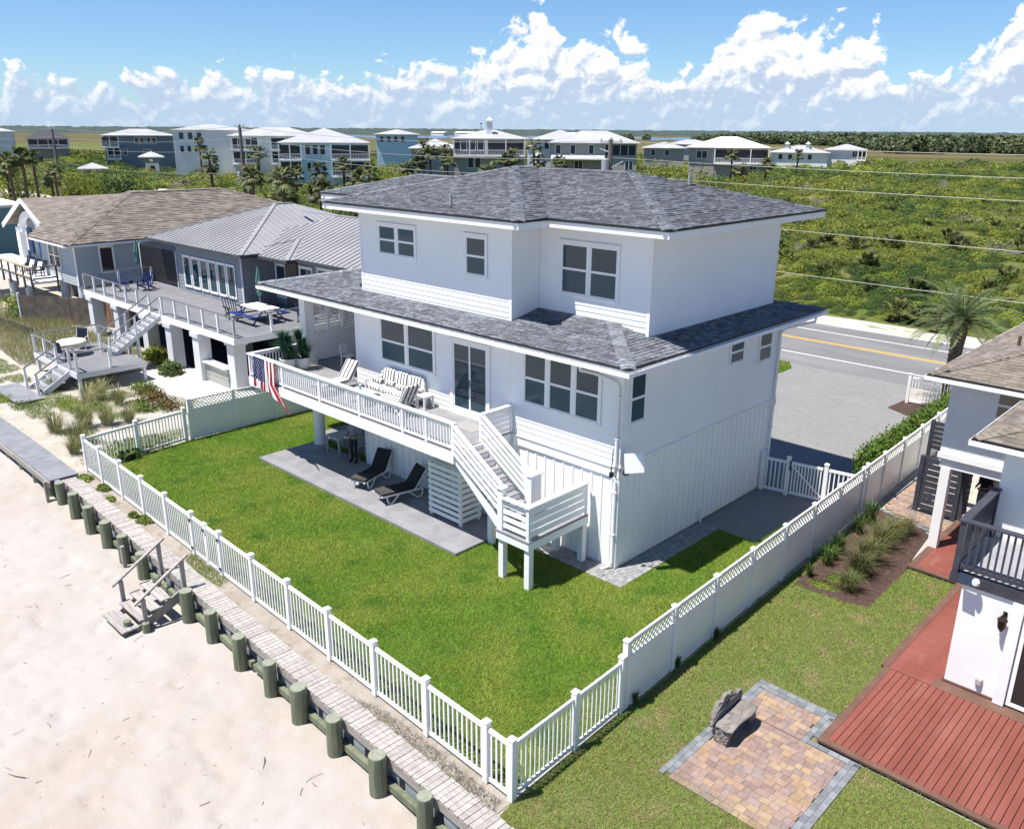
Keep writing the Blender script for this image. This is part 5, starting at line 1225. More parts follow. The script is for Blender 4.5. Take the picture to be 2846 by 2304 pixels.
def rpath():
    T = thing('paver_path', 'tan paver path with slate edging behind the mulch bed', 'walkway', (4.8, 10, 0))
    poly = [(3.95, 9.75), (5.55, 9.22), (6.0, 9.35), (6.0, 10.2), (4.6, 10.25), (4.45, 13.5), (3.85, 13.5)]
    def pin(x, y): return bool(inside(np.array([x]), np.array([y]), poly)[0])
    paved(T, 'paver', 3.85, 6.0, 9.1, 13.4, .205, .165, TP, .03, pin, 5)
    k = 0
    for a, b in (((3.8, 9.62), (5.6, 9.03)), ((5.6, 9.03), (6.02, 8.9)), ((3.72, 9.7), (3.72, 13.3)), ((4.7, 10.1), (6.0, 10.12)), ((4.55, 10.2), (4.55, 13.3))):
        L = math.dist(a, b); n = int(L / .2); an = math.atan2(b[1] - a[1], b[0] - a[0])
        for i in range(n):
            t = (i + .5) / n; key = ('edgep', k % 3); me = _BOX.get(key)
            if me is None: me = G().box(-.096, .096, -.07, .07, -.01, .034).mesh('edge_paver', GB[k % 3], center=False)[0]; _BOX[key] = me
            place('edge_paver', me, T, (a[0] + (b[0] - a[0]) * t, a[1] + (b[1] - a[1]) * t, 0), (0, 0, an)); k += 1
rpath()
# ------------------------------------------------------------------ left neighbour with grey metal roof
GSID = M('grey_siding', (.30, .325, .365), (.34, .36, .40), 1, .6)
GMET = M('grey_metal_roof', (.38, .375, .385), (.43, .425, .435), .5, .42, metal=.15)
LTGREY = M('pale_grey_paint', (.58, .60, .63), (.63, .65, .67), 1, .6)
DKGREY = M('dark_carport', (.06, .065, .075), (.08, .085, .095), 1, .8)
STEEL = M('grey_rail_metal', (.40, .40, .41), rough=.35, metal=.7)
STONE = M('brown_brick', (.12, .10, .09), (.2, .17, .15), 9, .9, bump=.6, bscale=14)
TEAL = M('teal_canvas', (.09, .22, .20), (.12, .27, .25), 5, .8)
BLUEP = M('blue_plastic', (.012, .03, .20), (.018, .045, .26), 3, .4)
NAVY = M('navy_plastic', (.012, .015, .04), rough=.45)
def seams(parent, hips, mat, sp=.42, skip=lambda x, y, k: False):
    """standing seams from the eave up to the hip or ridge"""
    for h in hips:
        x0, x1, y0, y1 = h.r
        for k, (a, b, c) in h.pl.items():
            if k == 'B': continue
            run = (x1 - x0) if k in 'F' else (y1 - y0); dep = (y1 - y0) if k in 'F' else (x1 - x0); s = sp * .5
            while s < run:
                P = lambda d: {'F': (x0 + s, y0 + d), 'R': (x1 - d, y0 + s), 'L': (x0 + d, y1 - s)}[k]
                Z = lambda d: h.ez + a * P(d)[0] + b * P(d)[1] + c
                ok = [d for d in np.arange(0, dep, .1) if abs(h.z(*P(d)) - Z(d)) < 1e-4 and not any(o.z(*P(d)) > Z(d) + .02 for o in hips if o is not h)]
                if len(ok) > 2 and not skip(*P(ok[0]), k):
                    d0, d1 = ok[0], ok[-1]; add('seam', G().beam((*P(d0), Z(d0) + .02), (*P(d1), Z(d1) + .02), .03, .05), mat, parent)
                s += sp
def glass_rail(T, p, q, z0, n=None, h=.92, mat=None):
    p, q = Vector((*p, z0)), Vector((*q, z0)); L = (q - p).length; n = n or max(1, round(L / 1.45)); d = (q - p) / L; an = math.atan2(d.y, d.x)
    for i in range(n + 1):
        c = p + d * L * i / n; bx('rail_post', T, TRIM, c.x - .05, c.x + .05, c.y - .05, c.y + .05, z0, z0 + h)
    add('top_rail', G().beam(p + Vector((0, 0, h + .02)), q + Vector((0, 0, h + .02)), .09, .04), STEEL, T)
    for i in range(n):
        a = p + d * (L * i / n + .06); b = p + d * (L * (i + 1) / n - .06); add('glass_panel', G().beam(a + Vector((0, 0, h * .52)), b + Vector((0, 0, h * .52)), .012, h * .84), CLEAR, T)
def grey_house():
    H = thing('grey_house', 'grey house on columns with standing seam metal roof and wide deck', 'house', (-32, 8, 0))
    ms = add('main_wall', G().box(-36.9, -29.3, 5.12, 15, 2.7, 5.75), GSID, H)
    siding(ms, (-36.9, 5.12), (1, 0), (0, -1), 7.6, 2.76, 5.6, .2, [(.75, 6.95, 3.0, 5.0)], GSID)
    for i in range(6): window(ms, (-36.05 + i * 1.03, 5.1), (1, 0), (0, -1), 3.15, .78, 1.7, 1, .5, casing=.08, mull=.05, gl=GLASSB, rows=1)
    bx('corner_board', ms, LTGREY, -29.4, -29.27, 5.08, 5.12, 2.75, 5.6)
    sw = add('side_wall', G().box(-29.3, -21.5, 7.1, 15, 2.7, 5.7), GSID, H)
    add('brick_pier', G().box(-28.0, -26.9, 6.95, 7.1, 2.75, 5.6), STONE, sw)
    window(sw, (-29.1, 7.08), (1, 0), (0, -1), 3.2, .9, 1.7, 1, .5, rows=1, gl=GLASSB); window(sw, (-26.7, 7.08), (1, 0), (0, -1), 3.2, 1.1, 1.8, 1, .5, rows=1, gl=GLASSB)
    window(sw, (-25.0, 7.08), (1, 0), (0, -1), 2.9, 1.7, 2.2, 2, .5, rows=1, gl=GLASSB)
    hips = [Hip(-39.5, -28.2, 4.5, 17, 5.74, .35), Hip(-33, -19.5, 6.1, 15.6, 5.70, .35), Hip(-29.8, -25.4, 5.5, 10, 5.66, .33, 'FRL')]
    rf = add('roof', G().box(-39.4, -28.3, 4.6, 17, 5.56, 5.6).box(-28.3, -19.6, 6.15, 15.5, 5.552, 5.6).box(-29.7, -25.5, 5.56, 6.15, 5.548, 5.6), DKGREY, H)
    roof_base(rf, hips, GMET); seams(rf, hips, GMET)
    g = G()
    for h in hips:
        x0, x1, y0, y1 = h.r; g.box(x0 - .03, x1 + .03, y0 - .05, y0, h.ez - .16, h.ez - .02).box(x1, x1 + .05, y0, y1, h.ez - .162, h.ez - .02).box(x0 - .05, x0, y0, y1, h.ez - .162, h.ez - .02)
    add('eave_trim', g, DKGREY, rf, kind='stuff')
    for p, q in (((-39.5, 4.5, 5.75), (-33.85, 10.15, 7.73)), ((-28.2, 4.5, 5.75), (-33.85, 10.15, 7.73)), ((-19.5, 6.1, 5.71), (-24.25, 10.85, 7.37)), ((-24.25, 10.85, 7.37), (-32, 10.85, 7.37)), ((-25.4, 5.5, 5.67), (-27.6, 7.7, 6.4)), ((-29.8, 5.5, 5.67), (-27.6, 7.7, 6.4)), ((-33.85, 10.15, 7.73), (-33.85, 11.4, 7.73))): add('ridge_cap', G().beam(p, q, .22, .05), GMET, rf)
    # ground floor recess
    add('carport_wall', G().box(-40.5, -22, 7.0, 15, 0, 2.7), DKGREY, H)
    # deck
    D = thing('columned_deck', 'large grey deck with glass railing on square columns', 'deck', (-32, 3, 2.5))
    for i in range(22): bx('deck_board', D, DECKD, -41, -23.1, 1.02 + i * .28, 1.02 + i * .28 + .274, 2.70, 2.75)
    add('fascia', G().box(-41.03, -32.0, .98, 1.02, 2.42, 2.73).box(-30.7, -23.07, .98, 1.02, 2.42, 2.73).box(-23.1, -23.06, 1.02, 7.1, 2.42, 2.73).box(-32.0, -30.7, .985, 1.02, 2.42, 2.72), TRIM, D)
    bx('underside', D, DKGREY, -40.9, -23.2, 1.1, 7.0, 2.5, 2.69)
    for x, y in ((-24.0, 1.55), (-26.9, 1.25), (-29.9, 1.25), (-32.9, 1.3), (-36.6, 1.3), (-40.3, 1.3), (-24.2, 5.2), (-29.9, 5.2)):
        c = add('column', G().box(x - .32, x + .32, y - .32, y + .32, 0, 2.2), LTGREY, D); bx('capital', c, LTGREY, x - .40, x + .40, y - .40, y + .40, 2.2, 2.42)
    glass_rail(D, (-40.95, 1.08), (-32.1, 1.08), 2.75); glass_rail(D, (-30.6, 1.08), (-23.16, 1.08), 2.75, 5); glass_rail(D, (-23.16, 1.08), (-23.16, 7.0), 2.75, 3); glass_rail(D, (-40.95, 1.08), (-40.95, 5.2), 2.75, 2)
    for x in (-22.9,): bx('privacy_door', D, DKGREY, -23.3, -22.6, 7.0, 7.08, 2.75, 5.2)
    S = thing('deck_stair', 'grey stair with metal handrails from the columned deck to a platform', 'stair', (-31.3, -.4, 1))
    for i in range(9): bx('tread', S, DECKD, -31.95, -30.75, .98 - .29 * (i + 1), .98 - .29 * i + .03, 2.75 - .175 * (i + 1) - .04, 2.75 - .175 * (i + 1)); bx('riser', S, LTGREY, -31.9, -30.8, .98 - .29 * i - .01, .98 - .29 * i, 2.75 - .175 * (i + 1), 2.75 - .175 * i - .05)
    for x in (-31.98, -30.78):
        add('stringer', G().prism([(x, .98, 2.7), (x, -1.65, 1.08), (x, -1.65, .82), (x, .98, 2.42)], (.05, 0, 0)), LTGREY, S); add('hand_rail', G().beam((x, 1.08, 3.68), (x, -1.75, 1.95), .07, .05), STEEL, S)
        for y, z in ((1.05, 2.7), (-.35, 1.85), (-1.75, 1.0)): bx('rail_post', S, TRIM, x - .02, x + .07, y - .045, y + .045, z, z + .95)
        bx('post', S, LTGREY, x - .03, x + .10, -.4, -.27, 0, 1.9)
    P = thing('timber_platform', 'raised grey platform with rail posts standing in the sand', 'platform', (-31.5, -2.6, 0))
    for i in range(14): bx('deck_board', P, DECKD, -34.4, -28.65, -4.2 + i * .235, -4.2 + i * .235 + .23, .95, 1.0)
    add('frame', G().box(-34.42, -28.63, -4.24, -4.2, .70, .97).box(-28.65, -28.61, -4.2, -.9, .70, .97).box(-34.42, -34.38, -4.2, -.9, .70, .97), LTGREY, P)
    for x in (-34.3, -31.4, -28.75):
        for y in (-4.1, -1.0): bx('post', P, LTGREY, x - .07, x + .07, y - .07, y + .07, 0, .96)
    def prail(a, b, n):
        a, b = Vector((*a, 1.0)), Vector((*b, 1.0))
        for i in range(n + 1): c = a.lerp(b, i / n); bx('rail_post', P, TRIM, c.x - .055, c.x + .055, c.y - .055, c.y + .055, 1.0, 1.93)
        add('top_rail', G().beam(a + Vector((0, 0, .94)), b + Vector((0, 0, .94)), .09, .05), STEEL, P)
    prail((-34.35, -4.15), (-31.3, -4.15), 2); prail((-34.35, -4.15), (-34.35, -.95), 1); prail((-34.35, -.95), (-32.1, -.95), 1); prail((-29.6, -4.15), (-28.7, -4.15), 1); prail((-28.7, -4.15), (-28.7, -2.6), 1)
    for i in range(4): bx('tread', P, DECKD, -31.2, -29.7, -4.2 - .32 * (i + 1), -4.2 - .32 * i + .03, 1.0 - .2 * (i + 1) - .04, 1.0 - .2 * (i + 1)); bx('riser', P, LTGREY, -31.15, -29.75, -4.22 - .32 * i, -4.2 - .32 * i, 1.0 - .2 * (i + 1), 1.0 - .2 * i - .045)
    for x in (-31.25, -29.68):
        add('stringer', G().prism([(x, -4.2, .95), (x, -5.6, .1), (x, -5.6, -.0), (x, -5.2, .0), (x, -4.2, .65)], (.05, 0, 0)), LTGREY, P); add('hand_rail', G().beam((x + .02, -4.1, 1.95), (x + .02, -5.75, 1.0), .07, .05), STEEL, P); bx('rail_post', P, TRIM, x - .04, x + .07, -5.75, -5.64, 0, 1.0)
    # paved patio and glass block wall
    sheet('paved_apron', [(-30.5, -2.4), (-24.2, -1.0), (-23, -.6), (-22.6, 1.8), (-30.5, 1.8)], -.006, paver_mat('apron_pavers', (.62, .58, .53), (.54, .50, .46), (.42, .39, .36), .4, .2))
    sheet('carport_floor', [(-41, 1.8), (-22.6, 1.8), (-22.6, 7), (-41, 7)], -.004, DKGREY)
    sheet('patio_path', [(-30.2, -4.4), (-29.2, -5.7), (-28.3, -4.6), (-27.2, -2.4), (-29.8, -2.2)], -.01, DUNESAND)
    W = thing('glass_block_wall', 'low glass block wall with white cap between two columns', 'wall', (-25.4, 1.2, 0))
    GBK = glass('glass_block', (.30, .33, .30), .15, 1.5)
    for r_ in range(3):
        for c_ in range(10): bx('glass_block', W, GBK, -26.55 + c_ * .225, -26.34 + c_ * .225, 1.15, 1.30, .15 + r_ * .27, .40 + r_ * .27)
    bx('core', W, LTGREY, -26.57, -24.33, 1.20, 1.29, 0, .97); bx('cap', W, TRIM, -26.6, -24.3, 1.0, 1.55, .97, 1.03)
grey_house()
def lounge_furniture():
    # picnic table with parasol on the columned deck
    T = thing('picnic_table', 'white topped picnic table with blue benches on the columned deck', 'table', (-25.6, 3.9, 2.75), .0, local=True)
    WT = M('white_tabletop', (.78, .77, .72), rough=.5)
    bx('table_top', T, WT, -1.05, 1.05, -.5, .5, .72, .77)
    for s in (-1, 1):
        bx('bench', T, BLUEP, -1.05, 1.05, s * .95 - .15, s * .95 + .15, .42, .47)
        for x in (-.8, .8): add('leg', G().beam((x, s * .95, 0), (x, s * .3, .72), .07, .05), BLUEP, T)
    for x in (-.8, .8): add('cross_bar', G().box(x - .03, x + .03, -.95, .95, .36, .42), BLUEP, T)
    for i, (x, y, l, m) in enumerate(((-25.7, 4.0, 'closed teal parasol through the picnic table', 'table'), (-40.4, 4.2, 'closed teal parasol beside the dark screen', 'deck'))):
        U_ = thing('parasol', l, 'parasol', (x, y, 2.75), group='closed teal parasols', local=True)
        add('pole', G().tube([(0, 0, 0), (0, 0, 2.75)], .022, 8), STEEL, U_)
        g = G(); n = 14; prof = [(.04, 1.25), (.12, 1.45), (.09, 1.75), (.13, 2.0), (.09, 2.35), (.03, 2.72)]; b = 0
        for r_, z in prof:
            for k in range(n): a = k * 6.283 / n; q = r_ * (1 + .3 * (k % 2)); g.v.append((q * math.cos(a + z), q * math.sin(a + z), z))
        for i_ in range(len(prof) - 1):
            for k in range(n): g._f(i_ * n + k, i_ * n + (k + 1) % n, (i_ + 1) * n + (k + 1) % n, (i_ + 1) * n + k)
        add('canopy', g, TEAL, U_)
        add('base', G().lathe([(.25, 0), (.25, .05), (.06, .1)], 14), DKGREY, U_)
    # adirondack chairs
    def adk(x, y, z, rz, l, m, grp):
        C = thing('adirondack_chair', l, 'chair', (x, y, z), rz, grp, local=True)
        for k in range(5): add('seat_slat', G().beam((-.3, -.35 + k * .13, .38 - k * .03), (.3, -.35 + k * .13, .38 - k * .03), .11, .02), m, C)
        for k in range(6): add('back_slat', G().beam((-.27 + k * .108, .2, .28), (-.33 + k * .132, .55, 1.0 + .05 * (k in (2, 3)) - .06 * (k in (0, 5))), .09, .02, up=(1, 0, 0)), m, C)
        for s in (-1, 1):
            add('arm', G().box(s * .37 - .06, s * .37 + .06, -.45, .3, .58, .61), m, C); add('front_leg', G().box(s * .33 - .02, s * .33 + .02, -.42, -.32, 0, .58), m, C); add('rear_leg', G().beam((s * .3, -.4, .36), (s * .3, .55, .04), .03, .1), m, C)
    WB = M('white_blue_plastic', (.55, .58, .68), rough=.4)
    adk(-38.9, 2.5, 2.75, .9, 'blue slatted chair nearest the rail on the columned deck', BLUEP, 'blue chairs on the columned deck'); adk(-38.2, 3.6, 2.75, .7, 'blue slatted chair nearest the dark screen on the columned deck', BLUEP, 'blue chairs on the columned deck')
    adk(-27.3, 3.3, 2.75, 1.4, 'navy rounded chair at the left end of the picnic table', NAVY, 'chairs around the picnic table'); adk(-24.3, 5.6, 2.75, -2.2, 'blue and white chair behind the picnic table', BLUEP, 'chairs around the picnic table')
    adk(-30.2, -.3, 1.0, 2.4, 'pale blue chair beside the deck stair on the platform', WB, 'chairs on the platform') if False else None
    S = thing('board_screen', 'dark horizontal board screen at the left end of the columned deck', 'screen', (-39.6, 5.4, 2.75))
    for j in range(11): bx('board', S, BLACKTRIM, -42.6, -37.6, 5.36, 5.42, 2.85 + j * .19, 2.85 + j * .19 + .18)
    for x in (-42.65, -37.6): bx('post', S, LTGREY, x - .05, x + .05, 5.33, 5.45, 2.75, 4.98)
    # platform table and chairs
    T = thing('round_table', 'round table under a cream cover on the timber platform', 'table', (-32.4, -3.0, 1.0), local=True)
    CR = M('cream_cover', (.66, .62, .50), rough=.8)
    add('cover', G().lathe([(.70, .46), (.72, .66), (.68, .74), (.3, .80), (.05, .81)], 20), CR, T, smooth=True); add('pedestal', G().lathe([(.3, 0), (.28, .04), (.05, .08), (.05, .6)], 12), DKGREY, T)
    def sling(x, y, rz, l):
        C = thing('sling_chair', l, 'chair', (x, y, 1.0), rz, 'navy sling chairs on the platform', local=True)
        add('seat', G().box(-.28, .28, -.28, .28, .40, .43), NAVY, C); add('backrest', G().prism([(-.28, .28, .43), (.28, .28, .43), (.26, .42, 1.0), (-.26, .42, 1.0)], (0, .02, .01)), NAVY, C)
        for s in (-1, 1): add('frame', G().tube([(s * .3, -.3, 0), (s * .3, -.3, .62), (s * .3, .1, .64), (s * .28, .36, .62)], .016, 6), TRIM, C); add('leg', G().tube([(s * .3, .32, 0), (s * .28, .28, .45), (s * .27, .44, 1.02)], .016, 6), TRIM, C)
    sling(-33.4, -2.2, .9, 'navy sling chair at the far side of the round table'); sling(-31.6, -3.7, 3.6, 'navy sling chair in front of the round table')
lounge_furniture()
# ------------------------------------------------------------------ brown roofed house further left
def brown_house():
    PALE = M('pale_blue_siding', (.50, .56, .60), (.55, .60, .64), 1, .6); BL = M('blue_shutter', (.02, .10, .34), (.03, .13, .4), 2, .5); WOODR = M('brown_rail', (.12, .075, .045), (.2, .14, .09), 3, .7); TAN = M('tan_rail', (.42, .32, .18), (.5, .4, .25), 3, .7)
    H = thing('brown_roof_house', 'pale house on pilings with brown shingle roof and arched gable', 'house', (-52, 8, 0))
    w = add('main_wall', G().box(-49.6, -43.62, 1.72, 16.4, 2.5, 5.2), PALE, H)
    siding(w, (-49.6, 1.72), (1, 0), (0, -1), 5.98, 2.5, 5.05, .2, [(1.2, 3.6, 3.3, 4.9)], PALE); siding(w, (-43.62, 1.72), (0, 1), (1, 0), 14.6, 2.5, 5.05, .2, [(1.35, 2.4, 3.15, 4.9)], PALE)
    window(w, (-48.2, 1.7), (1, 0), (0, -1), 3.4, 1.9, 1.4, 2, .5, mull=.1, gl=glass('dim_pane', (.06, .045, .04), .05)); window(w, (-43.6, 3.2), (0, 1), (1, 0), 3.25, .8, 1.55, 1, .5, rows=1, gl=glass('dim_pane2', (.05, .035, .04), .05))
    bx('corner_board', w, TRIM, -43.75, -43.58, 1.66, 1.72, 2.5, 5.05)
    hip = [Hip(-57.6, -43.0, 1.0, 22.7, 5.2, .335)]
    rf = add('roof', G().box(-49.4, -43.1, 1.1, 22.6, 5.02, 5.06), SOFFIT, H)
    for k, p in hip[0].polys():
        q = [(x, y) for x, y, z in p]
        if k in 'FL': q = clip(q, 5.5, 6.7, 5.5 * 49.5 - 6.7)          # the gable wing takes over left of the valley
        a, b, c = hip[0].pl[k]; add('roof_plane', G().prism([(x, y, 5.2 + a * x + b * y + c - .06) for x, y in q], (0, 0, .06)), BROWNSH, rf)
    add('fascia', G().box(-49.5, -43, 1.0, 1.04, 5.0, 5.18).box(-43.04, -43, 1.04, 22.7, 5.0, 5.18), TRIM, rf)
    shingles(rf, hip, BROWNSH, lambda x, y, k: k == 'R' or (k == 'F' and 5.5 * x + 6.7 * y + 5.5 * 49.5 - 6.7 > 0), .3, .55, th=.03, seed=21)
    hipcaps(rf, [((-43, 1.0, 5.21), (-50.3, 8.3, 7.66)), ((-50.3, 8.3, 7.66), (-50.3, 15.4, 7.66)), ((-43, 22.7, 5.21), (-50.3, 15.4, 7.66))], BROWNSH, .3, .35)
    # gable wing
    gw = add('gable_wall', G().prism([(-60.0, 4.2, 2.5), (-52.4, 4.2, 2.5), (-52.4, 4.2, 5.0), (-56.2, 4.2, 6.8), (-60.0, 4.2, 5.0)], (0, 10, 0)), PALE, H)
    for s in (-1, 1):
        e = [(-56.2, 2.9, 7.05), (-56.2 + s * 4.9, 2.9, 4.9), (-56.2 + s * 4.9, 13, 4.9), (-56.2, 13, 7.05)]; add('gable_roof', G().prism(e if s > 0 else e[::-1], (0, 0, .1)), BROWNSH, H)
        add('rake_board', G().beam((-56.2, 2.87, 7.02), (-56.2 + s * 4.9, 2.87, 4.87), .05, .34), TRIM, H)
    ga = add('gable_front', G().box(-59.3, -58.6, 3.2, 3.6, 2.5, 4.9).box(-54.2, -53.5, 3.2, 3.6, 2.5, 4.9), TRIM, H)
    # arch: band of wedges between the two piers
    for k in range(11):
        a0, a1 = math.pi * k / 11, math.pi * (k + 1) / 11; p = lambda a, r_: (-56.4 + 1.7 * r_ * math.cos(a), 3.25, 4.6 + 1.2 * r_ * math.sin(a))
        add('arch_block', G().prism([p(a0, 1), p(a0, 1.35), p(a1, 1.35), p(a1, 1)], (0, .3, 0)), TRIM, ga)
    for x in (-57.7, -55.9): bx('shutter_door', ga, BL, x, x + 1.3, 4.1, 4.17, 2.6, 5.2)
    for x in (-59.9, -53.6): bx('shutter_door', ga, BL, x - .0, x + .9, 4.1, 4.17, 2.8, 4.7)
    D = thing('front_deck', 'white decked porch with brown wooden railing on round pilings', 'deck', (-54, .7, 2.5))
    bx('floor', D, TRIM, -62, -46.6, .0, 3.4, 2.45, 2.6); bx('fascia', D, TRIM, -62, -46.6, -.06, .0, 2.3, 2.58)
    for i in range(12):
        x = -62 + i * 1.4; bx('rail_post', D, WOODR, x - .06, x + .06, -.16, -.06, 2.1, 3.5)
    bx('top_rail', D, TAN, -62, -46.5, -.2, .0, 3.5, 3.56); bx('bottom_rail', D, TAN, -62, -46.6, -.14, -.1, 2.85, 2.95); bx('rail_post', D, WOODR, -46.66, -46.54, 1.4, 1.5, 2.1, 3.5); bx('top_rail', D, WOODR, -46.7, -46.5, .0, 1.6, 3.501, 3.561); bx('bottom_rail', D, WOODR, -46.64, -46.56, .0, 1.5, 2.75, 2.85)
    for x, y in ((-60, .4), (-56.5, .4), (-52.5, .5), (-49.5, .6), (-46.8, 1.9), (-44.0, 2.0), (-44.0, 5.5), (-50, 5), (-55, 5)): add('round_piling', G().lathe([(.28, 0), (.28, 2.5)], 14, (x, y, 0)), LTGREY, D)
    for i in range(3):
        C = thing('porch_chair', ('dark porch chair nearest the blue door', 'dark porch chair in the middle of the porch', 'dark porch chair by the porch railing corner')[i], 'chair', (-52.0 + i * 1.5, 1.1, 2.6), group='dark porch chairs', local=True)
        add('seat', G().box(-.3, .3, -.3, .3, .35, .4), NAVY, C); add('backrest', G().prism([(-.3, .3, .4), (.3, .3, .4), (.3, .5, 1.0), (-.3, .5, 1.0)], (0, .04, 0)), NAVY, C)
        for s in (-1, 1): add('leg', G().box(s * .28 - .03, s * .28 + .03, -.3, -.24, 0, .6), NAVY, C); add('leg', G().box(s * .28 - .03, s * .28 + .03, .24, .3, 0, .6), NAVY, C)
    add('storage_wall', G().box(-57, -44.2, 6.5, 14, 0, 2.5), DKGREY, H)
    F = thing('board_fence', 'weathered brown board fence below the columned deck', 'fence', (-45.5, .8, 0))
    BR = M('brown_board', (.13, .105, .085), (.19, .16, .13), 2, .85, orand=.15)
    for i in range(26):
        t = i / 26; a = (-47.6 + 4.6 * t, -.7 + 2.9 * t); an = math.atan2(2.9, 4.6); key = ('bfence',); me = _BOX.get(key)
        if me is None: me = G().box(0, .2, -.015, .015, 0, 1.75).mesh('board', BR, center=False)[0]; _BOX[key] = me
        place('board', me, F, (*a, 0), (0, 0, an))
    add('post', G().box(-47.75, -47.6, -.8, -.65, 0, 1.9), LTGREY, F)
    for i in range(12):
        key = ('bf2',); me = _BOX.get(key)
        if me is None: me = G().box(0, .24, -.015, .015, 0, 1.6).mesh('board', M('cedar_board', (.26, .15, .09), (.33, .2, .12), 2, .8, orand=.15), center=False)[0]; _BOX[key] = me
        place('board', me, F, (-43.0 + i * .25, 2.3 + i * .1, 0), (0, 0, .38))
    W = thing('white_roof_house', 'house with pale metal roof at the far left edge', 'house', (-84, 4, 0))
    WM = M('white_metal_left', (.62, .68, .72), rough=.4); hp = [Hip(-112, -76, -1, 9.5, 5.2, .3)]
    rr = add('roof', G().box(-111.9, -76.1, -.9, 9.4, 5.0, 5.06), SOFFIT, W); roof_base(rr, hp, WM); seams(rr, hp, WM, .9, lambda x, y, k: k == 'L' or x < -92)
    add('wall', G().box(-111, -77, 0, 8.6, 0, 5.0), M('teal_wall', (.08, .2, .24), rough=.6), W)
    # picket strip and plants at the left edge of the dunes
    P = thing('picket_strip', 'low dark picket strip in the dune grass at the left', 'fence', (-46, -2.2, 0))
    for i in range(60):
        key = ('pk2',); me = _BOX.get(key)
        if me is None: me = G().box(0, .07, -.01, .01, 0, .65).mesh('picket', M('slat_dark', (.07, .085, .075), rough=.9), center=False)[0]; _BOX[key] = me
        place('picket', me, P, (-52 + i * .17, -2.6 + i * .012, 0))
    for i, (x, y, s, l) in enumerate(((-48.6, -.4, 1.1, 'round green shrub left of the board fence'), (-51.5, .2, 1.4, 'green shrub under the brown railing'), (-54.5, -1.2, 1.2, 'green shrub at the left edge below the porch'), (-31.9, 1.0, .9, 'green shrub under the deck stair'), (-28.9, .4, .7, 'small green shrub at the foot of the stair posts'))):
        bush('green_shrub', l, 'shrub', x, y, 0, s, s, s * .8, 700, .16, LEAFY if i % 2 else LEAFD, 300 + i, 'green shrubs near the left houses')
brown_house()
# ------------------------------------------------------------------ furniture on and under the deck
def stripes(name, axis, w=.09, c1=(.76, .75, .72), c2=(.12, .11, .105)):
    m = bpy.data.materials.new(name); m.use_nodes = True; g = N(m.node_tree); b = g.n['Principled BSDF']
    sp = g.new('ShaderNodeSeparateXYZ'); g.l.new(g.new('ShaderNodeTexCoord').outputs['Object'], sp.inputs[0])
    f = g.math('FRACT', g.math('DIVIDE', g.math('ADD', sp.outputs[axis], 50 * w), 2 * w)); c = g.mix(g.math('GREATER_THAN', f, .52), c1, c2); g.put(b.inputs['Base Color'], c); b.inputs['Roughness'].default_value = .9
    return m
PLAST = M('white_plastic', (.78, .78, .77), (.74, .74, .73), 3, .4)
BLACKF = M('black_cushion', (.022, .020, .022), (.032, .030, .032), 6, .9, bump=.2, bscale=60); GREYF = M('charcoal_towel', (.055, .05, .05), (.07, .065, .065), 6, .9)
STRX = stripes('striped_canvas_x', 0); STRS = stripes('striped_canvas_sofa', 0, .075)
def rbox(x0, x1, y0, y1, z0, z1, r=.03):
    """cushion: box with chamfered edges"""
    g = G(); o = [(x0 + r, y0), (x1 - r, y0), (x1, y0 + r), (x1, y1 - r), (x1 - r, y1), (x0 + r, y1), (x0, y1 - r), (x0, y0 + r)]; cx, cy = (x0 + x1) / 2, (y0 + y1) / 2; rings = []
    for z, s in ((z0, r), (z0 + r, 0), (z1 - r, 0), (z1, r)):
        rings.append(len(g.v)); g.v += [(x + (s if x < cx else -s), y + (s if y < cy else -s), z) for x, y in o]
    for a, b in zip(rings[:-1], rings[1:]):
        for i in range(8): g._f(a + i, a + (i + 1) % 8, b + (i + 1) % 8, b + i)
    g._f(*range(7, -1, -1)); g._f(*range(rings[-1], rings[-1] + 8)); return g
def tilt(g, px, pz, ang):
    """rotate the shape about the local y=px line (x axis) by ang"""
    c, s = math.cos(ang), math.sin(ang); g.v = [(x, px + (y - px) * c - (z - pz) * s, pz + (y - px) * s + (z - pz) * c) for x, y, z in g.v]; return g
def lounger(x, y, z, rz, label, mat, group, recl=.95, towel=None):
    """foot end towards local -y, back rest towards +y"""
    T = thing('sun_lounger', label, 'lounger', (x, y, z), rz, group, local=True)
    add('seat_cushion', rbox(-.31, .31, -.95, .25, .33, .42), mat, T); add('back_cushion', tilt(rbox(-.31, .31, .25, 1.03, .33, .42), .25, .36, recl), mat, T)
    if towel: add('foot_towel', G().box(-.314, .314, -.954, -.45, .326, .426), towel, T)
    for s in (-1, 1):
        g = G(); xx = s * .30
        g.beam((xx, -.98, .31), (xx, .55, .31), .05, .055); add('side_rail', g, PLAST, T)
        add('leg', G().tube([(xx, -.80, .30), (xx, -.74, .05), (xx, -.62, .02), (xx, -.52, .10), (xx, -.32, .30)], .026, 6), PLAST, T)
        add('leg', G().tube([(xx, -.0, .30), (xx, .14, .2), (xx, .34, .03), (xx, .5, .02), (xx, .56, .14), (xx, .56, .31)], .026, 6), PLAST, T)
        add('back_rail', tilt(G().beam((xx, .25, .31), (xx, 1.05, .31), .04, .035), .25, .31, recl), PLAST, T)
    for yy in (-.9, -.4, .1): add('cross_bar', G().box(-.28, .28, yy - .025, yy + .025, .285, .315), PLAST, T)
    add('back_brace', G().tube([(-.2, .52, .3), (-.2, .62, .72), (.2, .62, .72), (.2, .52, .3)], .015, 6), PLAST, T)
    return T
lounger(-10.0, -1.0, .1, .28, 'black cushioned white lounger under the deck near the table', BLACKF, 'loungers under the deck', towel=GREYF)
